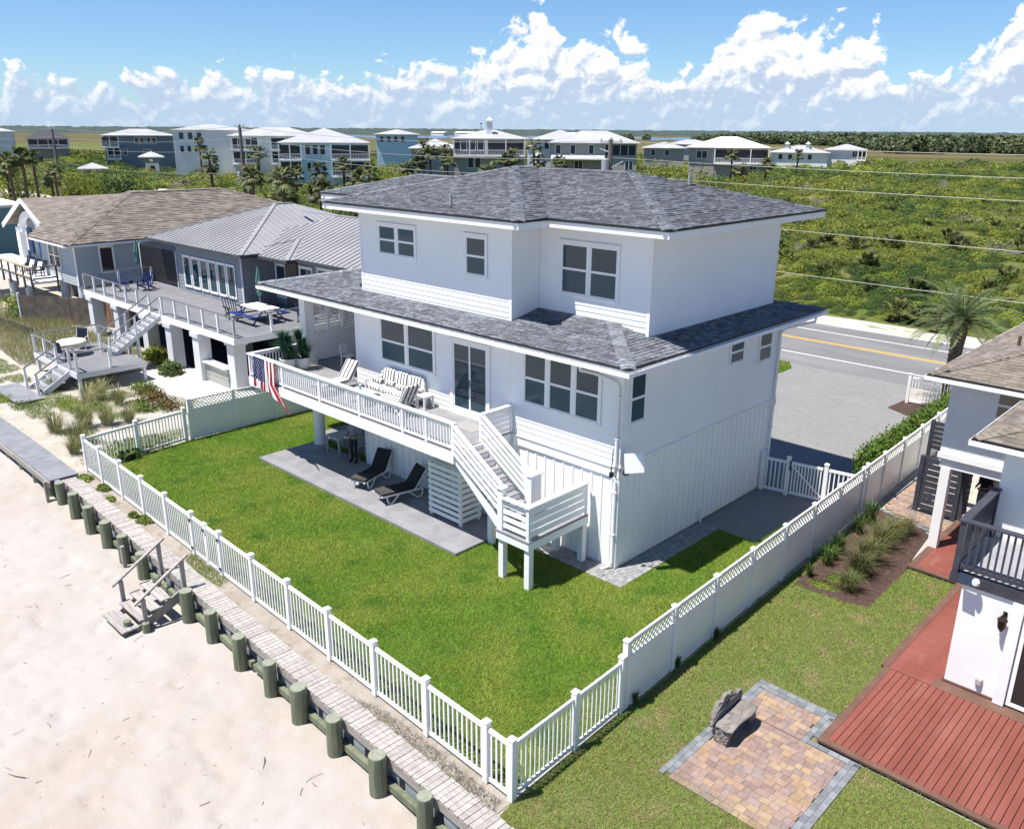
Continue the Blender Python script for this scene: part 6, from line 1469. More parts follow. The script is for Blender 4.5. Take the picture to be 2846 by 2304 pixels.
lounger(-8.15, -1.15, .1, -.20, 'black cushioned white lounger under the deck beside the shower', BLACKF, 'loungers under the deck', towel=GREYF)
lounger(-11.5, -1.25, 3.2, .10, 'striped lounger left of the striped sofa on the deck', STRX, 'striped loungers on the deck', .9)
lounger(-8.0, -1.3, 3.2, -1.55, 'striped lounger right of the striped sofa on the deck', STRX, 'striped loungers on the deck', 1.05)
def sofa():
    T = thing('striped_sofa', 'black and white striped outdoor sofa against the house wall', 'sofa', (-9.2, -.5, 3.2), 0, local=True)
    for i in range(3):
        a = -1.05 + i * .7; add('seat_cushion', rbox(a + .005, a + .695, -.42, .22, .28, .42, .04), STRS, T)
        add('back_cushion', tilt(rbox(a + .01, a + .69, .20, .36, .42, .93, .05), .2, .42, -.22), STRS, T)
    for i, xx in enumerate((-.95, -.35, .28, .7)):
        g = G().lathe([(.03, 0), (.085, .02), (.095, .1), (.095, .4), (.085, .48), (.03, .5)], 12); g.v = [(vz - .25 + xx, vx * 1.0 - .02 + .05 * (i % 2), vy + .51) for vx, vy, vz in g.v]; add('bolster', g, STRS, T, smooth=True)
    for s in (-1, 1):
        xx = s * 1.12; add('arm', G().box(xx - .04, xx + .04, -.48, .34, .56, .60), PLAST, T); add('leg', G().box(xx - .03, xx + .03, -.46, -.40, 0, .56), PLAST, T); add('leg', G().box(xx - .03, xx + .03, .28, .34, 0, .75), PLAST, T)
    add('frame', G().box(-1.1, 1.1, -.44, .3, .22, .27), PLAST, T)
    for i in range(5): add('back_slat', G().box(-1.1, 1.1, .33, .35, .34 + i * .1, .40 + i * .1), PLAST, T)
sofa()
def table(x, y, z, w, d, h, label, rz=0, mat=None, slats=0, top=.035, grp=None, name='patio_table'):
    T = thing(name, label, 'table', (x, y, z), rz, grp, local=True); mat = mat or PLAST
    if slats:
        for i in range(slats): add('slat', G().box(-w / 2 + w * i / slats + .006, -w / 2 + w * (i + 1) / slats - .006, -d / 2, d / 2, h - top, h), mat, T)
    else: add('table_top', G().box(-w / 2, w / 2, -d / 2, d / 2, h - top, h), mat, T)
    for sx in (-1, 1):
        for sy in (-1, 1): add('leg', G().box(sx * (w / 2 - .04) - .03, sx * (w / 2 - .04) + .03, sy * (d / 2 - .04) - .03, sy * (d / 2 - .04) + .03, 0, h - top), mat, T)
    add('apron', G().box(-w / 2 + .05, w / 2 - .05, -d / 2 + .03, d / 2 - .03, h - top - .06, h - top), mat, T); return T
table(-9.75, -1.55, 3.2, 1.05, .6, .42, 'low white slatted coffee table in front of the striped sofa', slats=8, name='coffee_table')
table(-7.85, -.35, 3.2, .45, .45, .45, 'small white side table between striped sofa and sliding door', name='side_table')
cup = thing('teal_tumbler', 'small teal tumbler on the low white coffee table', 'cup', (-9.95, -1.45, 3.62), local=True)
TM = M('teal_glass', (.10, .42, .45), rough=.3); add('cup_body', G().lathe([(.035, 0), (.045, .12), (.047, .15)], 12), TM, cup); add('cup_rim', G().lathe([(.049, .15), (.05, .165), (.045, .166)], 12), PLAST, cup)
table(-13.0, 1.5, 3.2, .9, .9, .74, 'white square dining table on the covered porch')
def chair(x, y, z, rz, label, grp, mat=None):
    C = thing('slatted_chair', label, 'chair', (x, y, z), rz, grp, local=True); mat = mat or PLAST
    for sx in (-1, 1):
        add('leg', G().beam((sx * .2, -.21, 0), (sx * .2, -.2, .43), .035, .04), mat, C); add('leg', G().beam((sx * .2, .23, 0), (sx * .19, .19, .43), .035, .04), mat, C); add('back_post', G().beam((sx * .2, .19, .43), (sx * .2, .27, .86), .03, .035), mat, C)
    for i in range(5): add('seat_slat', G().box(-.22, .22, -.22 + i * .085, -.15 + i * .085, .42, .445), mat, C)
    for i in range(4): add('back_slat', G().box(-.19, .19, .215 + i * .016, .235 + i * .016, .54 + i * .085, .60 + i * .085), mat, C)
chair(-13.95, .95, 3.2, 1.9, 'white slatted chair at the near left of the porch table', 'white chairs on the porch'); chair(-13.0, 2.35, 3.2, 0, 'white slatted chair behind the porch table', 'white chairs on the porch')
GP2 = M('grey_plastic', (.50, .53, .56), rough=.4)
table(-13.2, -.15, .1, .85, .8, .72, 'grey white square table standing under the deck', mat=GP2); chair(-13.3, .55, .1, 0, 'grey white chair behind the table under the deck', 'chairs under the deck', GP2); chair(-12.35, .0, .1, -1.4, 'grey white chair between the table and the person', 'chairs under the deck', GP2)
POT = M('white_pot', (.74, .73, .70), (.66, .65, .62), 4, .6)
for i, (x, y, s, l) in enumerate(((-14.85, -.55, 1.0, 'white pot with dark evergreen beside the porch column'), (-15.1, -1.05, 1.05, 'white pot with spreading evergreen in the deck corner'))):
    P = thing('potted_evergreen', l, 'potted plant', (x, y, 3.2), group='potted evergreens on the deck', local=True)
    add('pot', G().lathe([(.17 * s, 0), (.23 * s, .12), (.27 * s, .34), (.29 * s, .44), (.29 * s, .48), (.26 * s, .48), (.25 * s, .42)], 20), POT, P, smooth=True); add('soil', G().lathe([(.25 * s, .40), (.25 * s, .425)], 20), MULCH, P)
    for k in range(3): place('foliage', grassclump_mesh(500 + i * 3 + k, 190, .62 - .08 * k, .55 + .22 * i - .12 * k, PINE, .011), P, (.12 * math.sin(2.1 * k + i), .1 * math.cos(2.1 * k), .48 + .34 * k))
    add('stem', G().tube([(0, 0, .4), (.03, 0, .9), (0, .02, 1.2)], [.03, .02, .01], 6), WOODY, P)
def flag():
    F = thing('national_flag', 'red white and blue flag hanging over the deck railing corner', 'flag', (-14.2, -2.56, 3.5))
    RED = M('flag_red', (.42, .014, .03), rough=.75); WHT = M('flag_white', (.76, .75, .74), rough=.75); BLU = M('flag_blue', (.015, .022, .13), rough=.75)
    nu, nv = 52, 34
    def P(u, v):
        e = max(0, (u - .60) / .40); q = max(0, (v - .72) / .28); low = .20 * (1 - u) if v > .5 else .0
        x = -14.97 + 1.5 * u + .95 * e * q + .02 * math.sin(9 * v + 6 * u) * v; z = 4.085 - 1.22 * v * (1 - .06 * (1 - u)) - .46 * e * q - .02 * u
        yy = -2.555 - .035 * (1 + math.sin(u * 26 + 1.5 * v)) * v - .05 * e * q * math.sin(9 * u + 5 * v) - .02
        return (x, yy, z)
    g = {k: G() for k in ('r', 'w', 'b')}
    for i in range(nu):
        for j in range(nv):
            u0, u1, v0, v1 = i / nu, (i + 1) / nu, j / nv, (j + 1) / nv; um = (u0 + u1) / 2; vm = (v0 + v1) / 2
            k = 'b' if um < 7 / 13 and vm < .74 else ('r' if int(um * 13) % 2 == 0 else 'w'); g[k].poly([P(u0, v0), P(u1, v0), P(u1, v1), P(u0, v1)])
    # part of the cloth folded over the rail top
    g['w'].poly([(-14.97, -2.36, 4.082), (-14.97, -2.585, 4.09), (-13.47, -2.585, 4.07), (-13.47, -2.36, 4.082)])
    add('red_stripes', g['r'], RED, F, kind='stuff'); add('white_stripes', g['w'], WHT, F, kind='stuff'); c = add('canton', g['b'], BLU, F)
    s = G()
    for r_ in range(11):
        for k in range(5 if r_ % 2 else 4):
            u = (7 / 13) * (r_ + .8) / 11.6; v = .74 * ((k + .6) / 5.0 if r_ % 2 else (k + 1.1) / 5.0); p = P(u, v); pts = []
            for t in range(10): a = math.pi / 2 + t * math.pi / 5; q = .028 if t % 2 == 0 else .012; pts.append((p[0] + q * math.cos(a), p[1] - .012, p[2] + q * math.sin(a)))
            s.poly(pts)
    add('stars', s, WHT, c, kind='stuff')
flag()
def antenna():
    A = thing('flat_antenna', 'white square panel antenna on an arm at the house corner', 'antenna', (.2, -.1, 3.0))
    c = Vector((.50, -.03, 3.45)); n = Vector((.75, -.55, .25)).normalized(); s = n.cross(Vector((0, 0, 1))).normalized(); up = s.cross(n)
    add('panel', G().obox(c, s * .27, up * .27, n * .025), TRIM, A)
    add('mast', G().tube([(.01, -.35, 3.05), (.02, -.42, 3.15), (.06, -.42, 3.6), (.03, -.38, 3.82)], .018, 6), BLACKTRIM, A); add('arm', G().tube([(.05, -.40, 3.3), (.3, -.2, 3.25), (.46, -.06, 3.3)], .02, 6), STEEL, A)
    add('bracket', G().box(-.06, .01, -.4, -.28, 2.98, 3.12).box(.3, .42, -.25, -.12, 3.12, 3.24), BLACKTRIM, A); add('cable', G().tube([(.46, -.05, 3.3), (.25, -.1, 3.02), (.02, .02, 3.05), (.01, .05, 3.2)], .01, 5), BLACKTRIM, A)
antenna()
pp = thing('wall_spigot', 'short white pipe stub at the foot of the shaded wall', 'pipe', (.08, 4.45, 0)); add('pipe', G().tube([(.07, 4.45, 0), (.07, 4.45, .42)], .035, 8), TRIM, pp); add('pipe_cap', G().tube([(.07, 4.45, .42), (.07, 4.45, .46)], .045, 8), TRIM, pp)
# ------------------------------------------------------------------ people
def person(label, loc, rz, shirt, trouser, shoe, skin, hold=True):
    V = {}; E = []; RR = {}
    def j(n, p, r, par=None):
        V[n] = (len(V), p); RR[n] = r
        if par: E.append((V[par][0], V[n][0]))
    j('pel', (0, 0, .95), (.155, .115)); j('wai', (0, 0, 1.08), (.145, .105), 'pel'); j('che', (0, .01, 1.28), (.165, .115), 'wai'); j('upc', (0, .01, 1.42), (.13, .10), 'che'); j('nec', (0, -.005, 1.50), (.055, .058), 'upc'); j('jaw', (0, -.025, 1.575), (.062, .075), 'nec'); j('hea', (0, -.02, 1.66), (.078, .092), 'jaw'); j('top', (0, -.01, 1.735), (.055, .062), 'hea'); j('nos', (0, -.115, 1.635), (.013, .013), 'hea')
    for s, t in ((-1, 'l'), (1, 'r')):
        j('sh' + t, (s * .185, .01, 1.415), (.062, .062), 'upc'); j('el' + t, (s * .245, .05, 1.14), (.046, .046), 'sh' + t); j('wr' + t, (s * .13, -.20, 1.10), (.029, .032), 'el' + t); j('pa' + t, (s * .085, -.265, 1.105), (.024, .034), 'wr' + t)
        for k in range(4): j('f%d%s' % (k, t), (s * (.06 - .004 * k), -.315, 1.135 - .022 * k), (.010, .010), 'pa' + t); j('g%d%s' % (k, t), (s * (.03 - .004 * k), -.335 + .006 * k, 1.13 - .022 * k), (.009, .009), 'f%d%s' % (k, t))
        j('th' + t, (s * .055, -.262, 1.14), (.011, .011), 'wr' + t); j('tj' + t, (s * .03, -.285, 1.15), (.010, .010), 'th' + t)
        j('ea' + t, (s * .085, -.01, 1.64), (.012, .02), 'hea')
        j('hi' + t, (s * .095, .0, .90), (.095, .10), 'pel'); j('kn' + t, (s * .11, -.02, .50), (.062, .068), 'hi' + t); j('ca' + t, (s * .11, .015, .34), (.058, .064), 'kn' + t); j('an' + t, (s * .115, .02, .09), (.042, .046), 'ca' + t); j('to' + t, (s * .13, -.15, .045), (.042, .036), 'an' + t)
    names = list(V); me = bpy.data.meshes.new('person_skeleton'); me.from_pydata([V[n][1] for n in names], E, [])
    o = bpy.data.objects.new('person_skeleton', me); COL.objects.link(o); md = o.modifiers.new('skin', 'SKIN'); md.use_smooth_shade = True
    if not me.skin_vertices: me.attributes  # layer is made with the modifier
    for i, n in enumerate(names): me.skin_vertices[0].data[i].radius = RR[n]
    me.skin_vertices[0].data[0].use_root = True; o.modifiers.new('sub', 'SUBSURF').levels = 2
    dg = bpy.context.evaluated_depsgraph_get(); bm = bpy.data.meshes.new_from_object(o.evaluated_get(dg)); bpy.data.objects.remove(o)
    for m in (skin, shirt, trouser, shoe): bm.materials.append(m)
    for p in bm.polygons:
        c = p.center; up = c.z
        if up < .085: k = 3
        elif up < .98 and abs(c.x) < .26 and c.y > -.17: k = 2
        elif up < 1.505 and (abs(c.x) < .19 and c.y > -.12 or up > 1.19): k = 1
        else: k = 0
        p.material_index = k; p.use_smooth = True
    T = thing('person', label, 'person', loc, rz, local=True); place('body', bm, T)
    add('hair', G().lathe([(.088, 0), (.094, .04), (.08, .085), (.04, .11)], 14, (0, .005, 1.655)), M('dark_hair_' + shirt.name, (.03, .022, .018), rough=.7), T, smooth=True)
    return T
SKIN = M('skin', (.36, .20, .14), rough=.55)
p1 = person('person in grey shirt and dark trousers standing under the deck with a controller', (-11.95, -.45, .1), .25, M('grey_shirt', (.33, .36, .42), (.28, .31, .37), 12, .9), M('dark_trousers', (.03, .032, .04), rough=.9), M('black_shoe', (.015, .015, .016), rough=.6), SKIN)
rc = thing('remote_controller', 'white drone controller held by the person under the deck', 'controller', (-11.87, -.79, 1.2), .25, local=True)
add('controller_body', rbox(-.095, .095, -.05, .05, 0, .045, .015), PLAST, rc); add('screen', G().box(-.06, .06, -.03, .03, .046, .052), BLACKTRIM, rc)
for s in (-1, 1): add('antenna_rod', G().beam((s * .06, -.05, .03), (s * .06, -.12, .06), .02, .01), PLAST, rc)
person('person in dark shirt and pale shorts behind the black slat gate', (6.5, 11.0, .1), -.5, M('black_shirt', (.02, .02, .024), rough=.9), M('pale_shorts', (.35, .37, .42), rough=.9), M('brown_shoe', (.08, .05, .04), rough=.7), SKIN)
# ------------------------------------------------------------------ power poles and wires
POLE = M('pole_wood', (.15, .13, .115), (.22, .20, .18), 3, .9, stretch=(4, 4, .5)); WIRE = M('wire', (.36, .36, .34), rough=.5, metal=.3); INS = M('insulator', (.45, .45, .46), rough=.3)
POLES = [(-150, 38.0, 12.0), (-87, 38.0, 12.4), (-30.0, 38.0, 11.4), (30, 38.0, 11.5), (-215, 38, 12.0)]
PL = ['tall utility pole rising behind the brown roofed house at left', 'tall utility pole with transformer in front of the white house', 'utility pole with hardware behind the main roof', 'utility pole beyond the right edge', 'utility pole at the far left edge']
def poles():
    for i, (x, y, h) in enumerate(POLES):
        T = thing('utility_pole', PL[i], 'utility pole', (x, y, 0), group='utility poles along the road')
        add('shaft', G().tube([(x, y, 0), (x, y, h)], [.27, .19], 12), POLE, T); a = add('cross_arm', G().box(x - 1.1, x + 1.1, y - .06, y + .06, h - .25, h - .12), INS, T)
        for k in (-1, 0, 1): add('insulator', G().lathe([(.03, 0), (.07, .05), (.05, .12), (.07, .17), (.02, .22)], 8, (x + k * .95, y, h - .12 if k else h)), INS, a)
        if i in (1, 2): add('transformer', G().lathe([(.28, 0), (.3, .05), (.3, .9), (.25, .98)], 14, (x - .1, y - .5, h * .48 if i == 1 else h - 2.4)), INS, T)
        if i == 2: add('bracket_arm', G().beam((x, y, h - 2.2), (x + 1.4, y - .2, h - 1.6), .08, .08).beam((x, y, h - 1.0), (x - 1.2, y + .2, h - .7), .08, .08), INS, T)
    def wire(a, b, sag, lab, r_=.022):
        pts = [(a[0] + (b[0] - a[0]) * t / 24, a[1] + (b[1] - a[1]) * t / 24, a[2] + (b[2] - a[2]) * t / 24 - sag * (1 - (2 * t / 24 - 1) ** 2)) for t in range(25)]
        add('power_line', G().tube(pts, r_, 4), WIRE, None, label=lab, category='cable', group='overhead cables')
    nm = ['highest', 'second highest', 'third highest', 'fourth highest', 'lowest']
    for si, (i, j, where) in enumerate(((4, 0, 'left of the leftmost tall pole'), (0, 1, 'between the two poles on the left'), (1, 2, 'crossing in front of the pale blue house'), (2, 3, 'crossing above the dunes at the right'))):
        A, B = POLES[i], POLES[j]
        for k, dz in enumerate((.1, 1.45, 2.8, 5.6) if si < 3 else (.1, 1.35, 2.6, 5.4, 8.3)):
            wire((A[0], A[1], A[2] - dz), (B[0], B[1], B[2] - dz), .75 if si < 3 else .45, '%s overhead cable %s' % (nm[k], where), .022 if si < 3 else .015)
poles()
# ------------------------------------------------------------------ far houses, forest, river
WMETB = M('bright_metal_roof', (.66, .66, .66), rough=.45)
WMET = M('white_metal_roof', (.58, .58, .585), (.50, .50, .51), .3, .45, metal=.1); PANE = glass('far_pane', (.03, .045, .06), .1, 1.5); DARKR = M('recess_shade_and_dark', (.045, .05, .06), rough=.8)  # last one: dark colour for painted recess shade, porch screen, tower window, mast
WALLS = dict(slate=M('slate_blue_wall', (.19, .24, .32), (.23, .28, .36), .5, .7), white=M('far_white_wall', (.72, .73, .74), (.66, .67, .69), .5, .7), blue=M('pale_blue_wall', (.42, .60, .70), (.47, .64, .73), .5, .7), grey=M('far_grey_wall', (.44, .46, .47), (.48, .50, .51), .5, .7), beige=M('far_beige_wall', (.44, .45, .40), (.48, .49, .44), .5, .7), tan=M('far_tan_wall', (.46, .43, .40), rough=.7), navy=M('far_navy_wall', (.05, .08, .16), rough=.7))
def far_house(name, label, p, q, depth, wall, levels=(3.0, 3.0), pitch=.3, ov=.8, wins=(), balcs=(), roof=None, extra=None, base=0.0, sides='FRBL', cat='house', grp=None):
    """p, q: left and right front corners at eave height; wins (level, u, width, height), balcs (level, u0, u1)"""
    ez = (p[2] + q[2]) / 2; w = math.dist(p[:2], q[:2]); an = math.atan2(q[1] - p[1], q[0] - p[0])
    T = thing(name, label, cat, (p[0], p[1], 0), an, grp, local=True)
    wl = add('wall', G().box(ov, w - ov, ov, depth, base, ez - .05), wall, T)
    hp = Hip(0, w, 0, depth + ov, ez, pitch, sides); rf = add('roof', G().box(.05, w - .05, .05, depth + ov - .05, ez - .16, ez - .07), TRIM, T); roof_base(rf, [hp], roof or WMET, .08)
    zf = [ez - sum(levels[:i + 1]) for i in range(len(levels))]
    for lv, u, ww, hh in wins:
        z = zf[lv] + .9; f = add('window', G().box(u - .12, u + ww + .12, ov - .06, ov, z - .12, z + hh + .12), TRIM, wl); bx('pane', f, PANE, u, u + ww, ov - .09, ov - .061, z, z + hh)
        if ww > 1.3: bx('mullion', f, TRIM, u + ww / 2 - .05, u + ww / 2 + .05, ov - .12, ov - .09, z, z + hh)
    for lv, u0, u1 in balcs:
        z = zf[lv]; b = add('balcony', G().box(u0, u1, -.9, ov, z - .25, z), TRIM, T); bx('recess_shade_panel', b, DARKR, u0 + .3, u1 - .3, ov - .05, ov - .002, z + .1, z + levels[lv] - .5)  # near-black panel on the flat wall paints the shade of a recess
        n = max(2, int((u1 - u0) / 3))
        for i in range(n + 1): x = u0 + .1 + (u1 - u0 - .2) * i / n; bx('post', b, TRIM, x - .1, x + .1, -.85, -.65, z, z + levels[lv] - .3)
        g = G().box(u0, u1, -.85, -.75, z + .95, z + 1.05).box(u0, u1, -.83, -.77, z + .12, z + .2); m = int((u1 - u0) / .3)
        for i in range(m): x = u0 + (u1 - u0) * (i + .5) / m; g.box(x - .04, x + .04, -.82, -.78, z + .2, z + .95)
        add('railing', g, TRIM, b, kind='stuff')
    # side wall windows
    for lv in range(len(levels)):
        for k in range(2):
            yy = ov + (depth - ov) * (.3 + .4 * k); z = zf[lv] + .9
            if z > base: f = bx('window', wl, TRIM, w - ov - .01, w - ov + .05, yy - .12, yy + 1.12, z - .12, z + 1.52); bx('pane', f, PANE, w - ov + .05, w - ov + .07, yy, yy + 1.0, z, z + 1.4)
    if extra: extra(T, w, ez, zf)
    return T
def chim(T, w, ez, zf):
    c = add('chimney', G().box(w * .5 - .6, w * .5 + .6, 3.2, 4.4, ez, ez + 3.1), WALLS['white'], T); bx('chimney_cap', c, TRIM, w * .5 - .8, w * .5 + .8, 3.0, 4.6, ez + 3.1, ez + 3.4); add('chimney_hood', G().prism([(w * .5 - .6, 3.2, ez + 3.4), (w * .5 + .6, 3.2, ez + 3.4), (w * .5, 3.8, ez + 4.0)], (0, 1.2, 0)), TRIM, c)
def cup2(T, w, ez, zf):
    for u in (.28, .62): c = add('cupola', G().box(w * u - .6, w * u + .6, 4, 5.2, ez, ez + 2.6), WALLS['white'], T); add('cupola_roof', G().prism([(w * u - .9, 3.7, ez + 2.6), (w * u + .9, 3.7, ez + 2.6), (w * u, 4.6, ez + 3.4)], (0, 1.8, 0)), WMET, c)
def lean(T, w, ez, zf):
    add('porch_roof', G().prism([(1.0, -2.4, zf[0] - .3), (w * .62, -2.4, zf[0] - .3), (w * .62, .8, zf[0] + .6), (1.0, .8, zf[0] + .6)], (0, 0, .12)), WMET, T)
def upper(T, w, ez, zf):
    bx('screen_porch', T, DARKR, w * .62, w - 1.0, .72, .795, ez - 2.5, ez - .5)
    for k in range(5): bx('screen_post', T, TRIM, w * .62 + k * (w * .38 - 1.0) / 4 - .06, w * .62 + k * (w * .38 - 1.0) / 4 + .06, .66, .72, ez - 2.5, ez - .4)
Wd = lambda lv, us, w=1.0, h=1.5: tuple((lv, u, w, h) for u in us)
far_house('slate_house', 'slate blue three-storey house with pale metal roof at far left', (-231.06, 77.34, 10.01), (-223.28, 95.28, 10.09), 14, WALLS['slate'], (3, 3, 2.8), .22, 1.0, Wd(0, (8.6, 10.0, 11.6, 13), .9) + Wd(1, (5.4,), .9) + Wd(1, (10.6,), 1.8, 1.4), ((0, .2, 4.6), (1, 1.4, 4.8)))
far_house('white_house', 'large white balconied house behind the utility pole', (-190.63, 77.77, 11.56), (-182.01, 94.3, 11.68), 16, WALLS['white'], (3, 3, 3), .16, .6, Wd(0, (2, 4, 6)) + Wd(1, (2, 3.6, 5.2), .8), ())
far_house('white_house', 'white house with two storeys of balconies beside the utility pole', (-172.2, 82.0, 10.4), (-160.5, 99.5, 10.5), 14, WALLS['white'], (3, 3, 2.8), .25, .8, Wd(0, (2.5, 4.2)) + Wd(1, (4.2,)), ((0, 1, 7), (1, 1, 7), (0, 9.5, 20), (1, 9.5, 20)))
far_house('blue_house', 'pale blue two-storey house with long white balconies', (-136.54, 72.98, 9.52), (-126.3, 87.5, 9.58), 18, WALLS['blue'], (3.1, 3.1), .30, .8, Wd(0, (5.3, 6.7, 8.1), .9, 1.7) + Wd(1, (5.5, 6.9, 8.3), .7, 1.6), ((0, .3, 4.6), (0, 10, 17.5), (1, .3, 4.6), (1, 10, 17.5)))
far_house('chimney_house', 'grey house with white chimney and long balcony railing', (-114.66, 97.34, 10.43), (-103.78, 108.36, 10.53), 13, WALLS['grey'], (3.1, 3.2), .24, .9, Wd(0, (2.2, 3.9, 5.5), 1.1, 1.8) + Wd(1, (3.6, 5.0), 1.0, 2.0), ((0, 7.2, 14.6), (0, .8, 7.1)), extra=chim)
far_house('beige_house', 'beige green house with pale metal roof and corner screen porch', (-116.6, 127.78, 9.46), (-100.66, 140.52, 9.62), 14, WALLS['beige'], (3.2, 3.2), .34, .8, Wd(0, (2.0, 5.2, 9.2), 1.0, 1.8) + Wd(1, (6.2, 17.2), 1.6, 1.7), (), extra=lambda T, w, ez, zf: (lean(T, w, ez, zf), upper(T, w, ez, zf)))
far_house('white_roof_house', 'house with bright white roof and dark balconies on the dune', (-95.62, 150.01, 8.66), (-79.63, 159.34, 8.86), 14, WALLS['tan'], (3.2, 3.0), .30, .9, Wd(0, (2.6,), 2.2, 1.5) + Wd(1, (14.2,), 1.4, 1.8), ((0, 6.4, 18),), roof=WMETB, extra=lambda T, w, ez, zf: [bx('brace_post', T, WALLS['navy'], u, u + .25, -.9, -.65, 1.0, zf[0]) for u in (6.5, 13, 17.6)])
far_house('white_villa', 'long low white villa with two cupolas at the right', (-126.7, 247.57, 5.7), (-109.72, 255.83, 5.96), 16, WALLS['white'], (3.0,), .26, .8, Wd(0, (3, 6, 12), 1.2), (), extra=cup2)
far_house('white_villa', 'white villa with small square tower, rightmost of the houses', (-115.94, 263.99, 6.63), (-103.43, 269.38, 6.82), 12, WALLS['white'], (3.2,), .26, .8, Wd(0, (9,), 1.4, 1.8), ((0, 10.5, 13.2),))
far_house('hip_roof_house', 'pale roofed house beyond the blue house', (-193.93, 139.49, 10.67), (-185.3, 150.23, 10.75), 12, WALLS['blue'], (3, 3), .2, .9, Wd(0, (2, 4, 6, 8)), ())
far_house('hip_roof_house', 'small white roofed house between palms left of the chimney house', (-141.48, 109.1, 8.05), (-133.4, 118.3, 8.1), 12, WALLS['grey'], (3, 3), .32, .8, Wd(0, (4, 8)), ())
far_house('hip_roof_house', 'low white roofed house right of the beige house', (-138.49, 193.38, 7.43), (-127.69, 200.72, 7.55), 12, WALLS['tan'], (3,), .25, .8, Wd(0, (3, 7)), ())
far_house('hip_roof_house', 'farthest white roofed house behind the dune trees', (-172.1, 255.28, 7.52), (-157.0, 264.92, 7.69), 14, WALLS['grey'], (3,), .22, .8, Wd(0, (4, 9, 14)), ())
far_house('hip_roof_house', 'white gabled house peeking out left of the beige house', (-130.6, 139.8, 10.0), (-122.0, 149.41, 10.0), 12, WALLS['white'], (3, 3), .35, .6, Wd(0, (2, 3.4, 4.8), 1.0, 1.8), ())
far_house('hip_roof_house', 'plain white low building between the chimney and beige houses', (-150.57, 157.71, 7.9), (-143.39, 164.39, 7.95), 9, WALLS['white'], (3,), .1, .3, (), ())
far_house('dark_hut', 'dark roofed pavilion far out on the marsh at left', (-301.86, 80.88, 8.52), (-297.4, 94.5, 8.54), 10, WALLS['tan'], (3,), .45, 1.2, (), ((0, 1, 13),), roof=M('dark_roof', (.06, .06, .07), rough=.8))
far_house('white_house', 'partly hidden white roofed house at the left edge of the marsh', (-318, 66, 10.5), (-312.04, 81.79, 10.57), 10, WALLS['white'], (3, 3), .25, .8, Wd(0, (8, 11)), ())
def pavilion(label, p, q, h, wallh, legs, name):
    w = math.dist(p[:2], q[:2]); an = math.atan2(q[1] - p[1], q[0] - p[0]); T = thing(name, label, 'pavilion', (p[0], p[1], 0), an, local=True); ez = p[2]
    hp = Hip(0, w, 0, w, ez, h); rf = add('roof', G().box(.05, w - .05, .05, w - .05, ez - .2, ez - .08), TRIM, T); roof_base(rf, [hp], WMET)
    if legs:
        for u in (.18, .38, .62, .82):
            for v in (.2, .8): bx('post', T, WALLS['grey'], w * u - .15, w * u + .15, w * v - .15, w * v + .15, 0, ez - .2)
    else:
        bx('lookout', T, WALLS['slate'], w * .2, w * .8, w * .2, w * .8, ez - 1.5, ez - .2); bx('tower_body', T, WALLS['white'], w * .24, w * .76, w * .24, w * .76, 0, ez - 1.5); f = bx('window', T, DARKR, w * .42, w * .6, w * .24 - .04, w * .24 - .002, ez - 3.4, ez - 2.2); bx('lookout_window', T, TRIM, w * .42, w * .55, w * .2 - .04, w * .2 - .002, ez - 1.2, ez - .5)
pavilion('open pavilion with white pyramid roof at the beach access street', (-193.81, 57.09, 3.21), (-191.56, 63.04, 3.14), .38, 0, True, 'pavilion')
pavilion('small lookout tower with white pyramid roof before the slate house', (-207.49, 76.85, 5.10), (-204.98, 82.49, 5.07), .42, 0, False, 'lookout_tower')
bw = thing('block_wall', 'low white block wall beside the open pavilion', 'wall', (-121, 40, 0)); add('block', G().box(-121.2, -120.8, 37.5, 40.2, 0, 2.9), WALLS['white'], bw); add('pier', G().box(-121.5, -120.5, 42.3, 43.3, 0, 2.7).box(-121.8, -120.2, 42.0, 43.6, 2.7, 2.95), WALLS['white'], bw)
sheet('side_street', [(-128, 36.2), (-116, 36.2), (-150, 62), (-165, 66)], -.002, ASPH); sheet('street_apron', [(-135, 37), (-112, 37), (-112, 41), (-135, 44)], -.004, SHOULDER)
CLEAR_SITES += [(-222, 90, 8), (-180, 92, 9), (-163, 96, 9), (-135, 90, 9), (-112, 109, 8), (-108, 141, 9), (-88, 162, 9), (-117, 256, 14), (-108, 270, 9), (-193, 60, 6), (-206, 80, 4), (-120, 40, 6), (-130, 46, 9), (-140, 56, 9)]
scrub()
# cabbage palms and shrub masses around the far houses
ORD = ['leftmost', 'second', 'third', 'fourth', 'fifth', 'sixth', 'seventh', 'eighth', 'ninth', 'tenth', 'eleventh', 'twelfth']
def palm_row(pts, where, group, so, hs):
    scr = lambda p: (p[0] - 13.0076) * _r.x + (p[1] + 17.9161) * _r.y
    dep = lambda p: (p[0] - 13.0076) * _fw.x + (p[1] + 17.9161) * _fw.y
    q = sorted(pts, key=lambda p: scr(p) / dep(p)); n = len(q)
    for i, p in enumerate(q):
        o = ORD[i] if i == 0 else ('rightmost' if i == n - 1 else ORD[i] + ' from left')
        s = p[3] if len(p) > 3 else so; sabal(p[0], p[1], p[2] - hs * s, '%s of the cabbage palms %s' % (o, where), s=s, seed=i + len(where), group=group)
PB = [(-129.65, 64.99, 5.5), (-115.1, 60.1, 4.0), (-113.7, 62.4, 4.3), (-111.7, 65.5, 3.9), (-109.4, 68.8, 4.1), (-108.2, 70.4, 4.3), (-106.9, 72.2, 4.7)]
palm_row(PB, 'in front of the pale blue house', 'cabbage palms before the blue house', 1.15, 3.3)
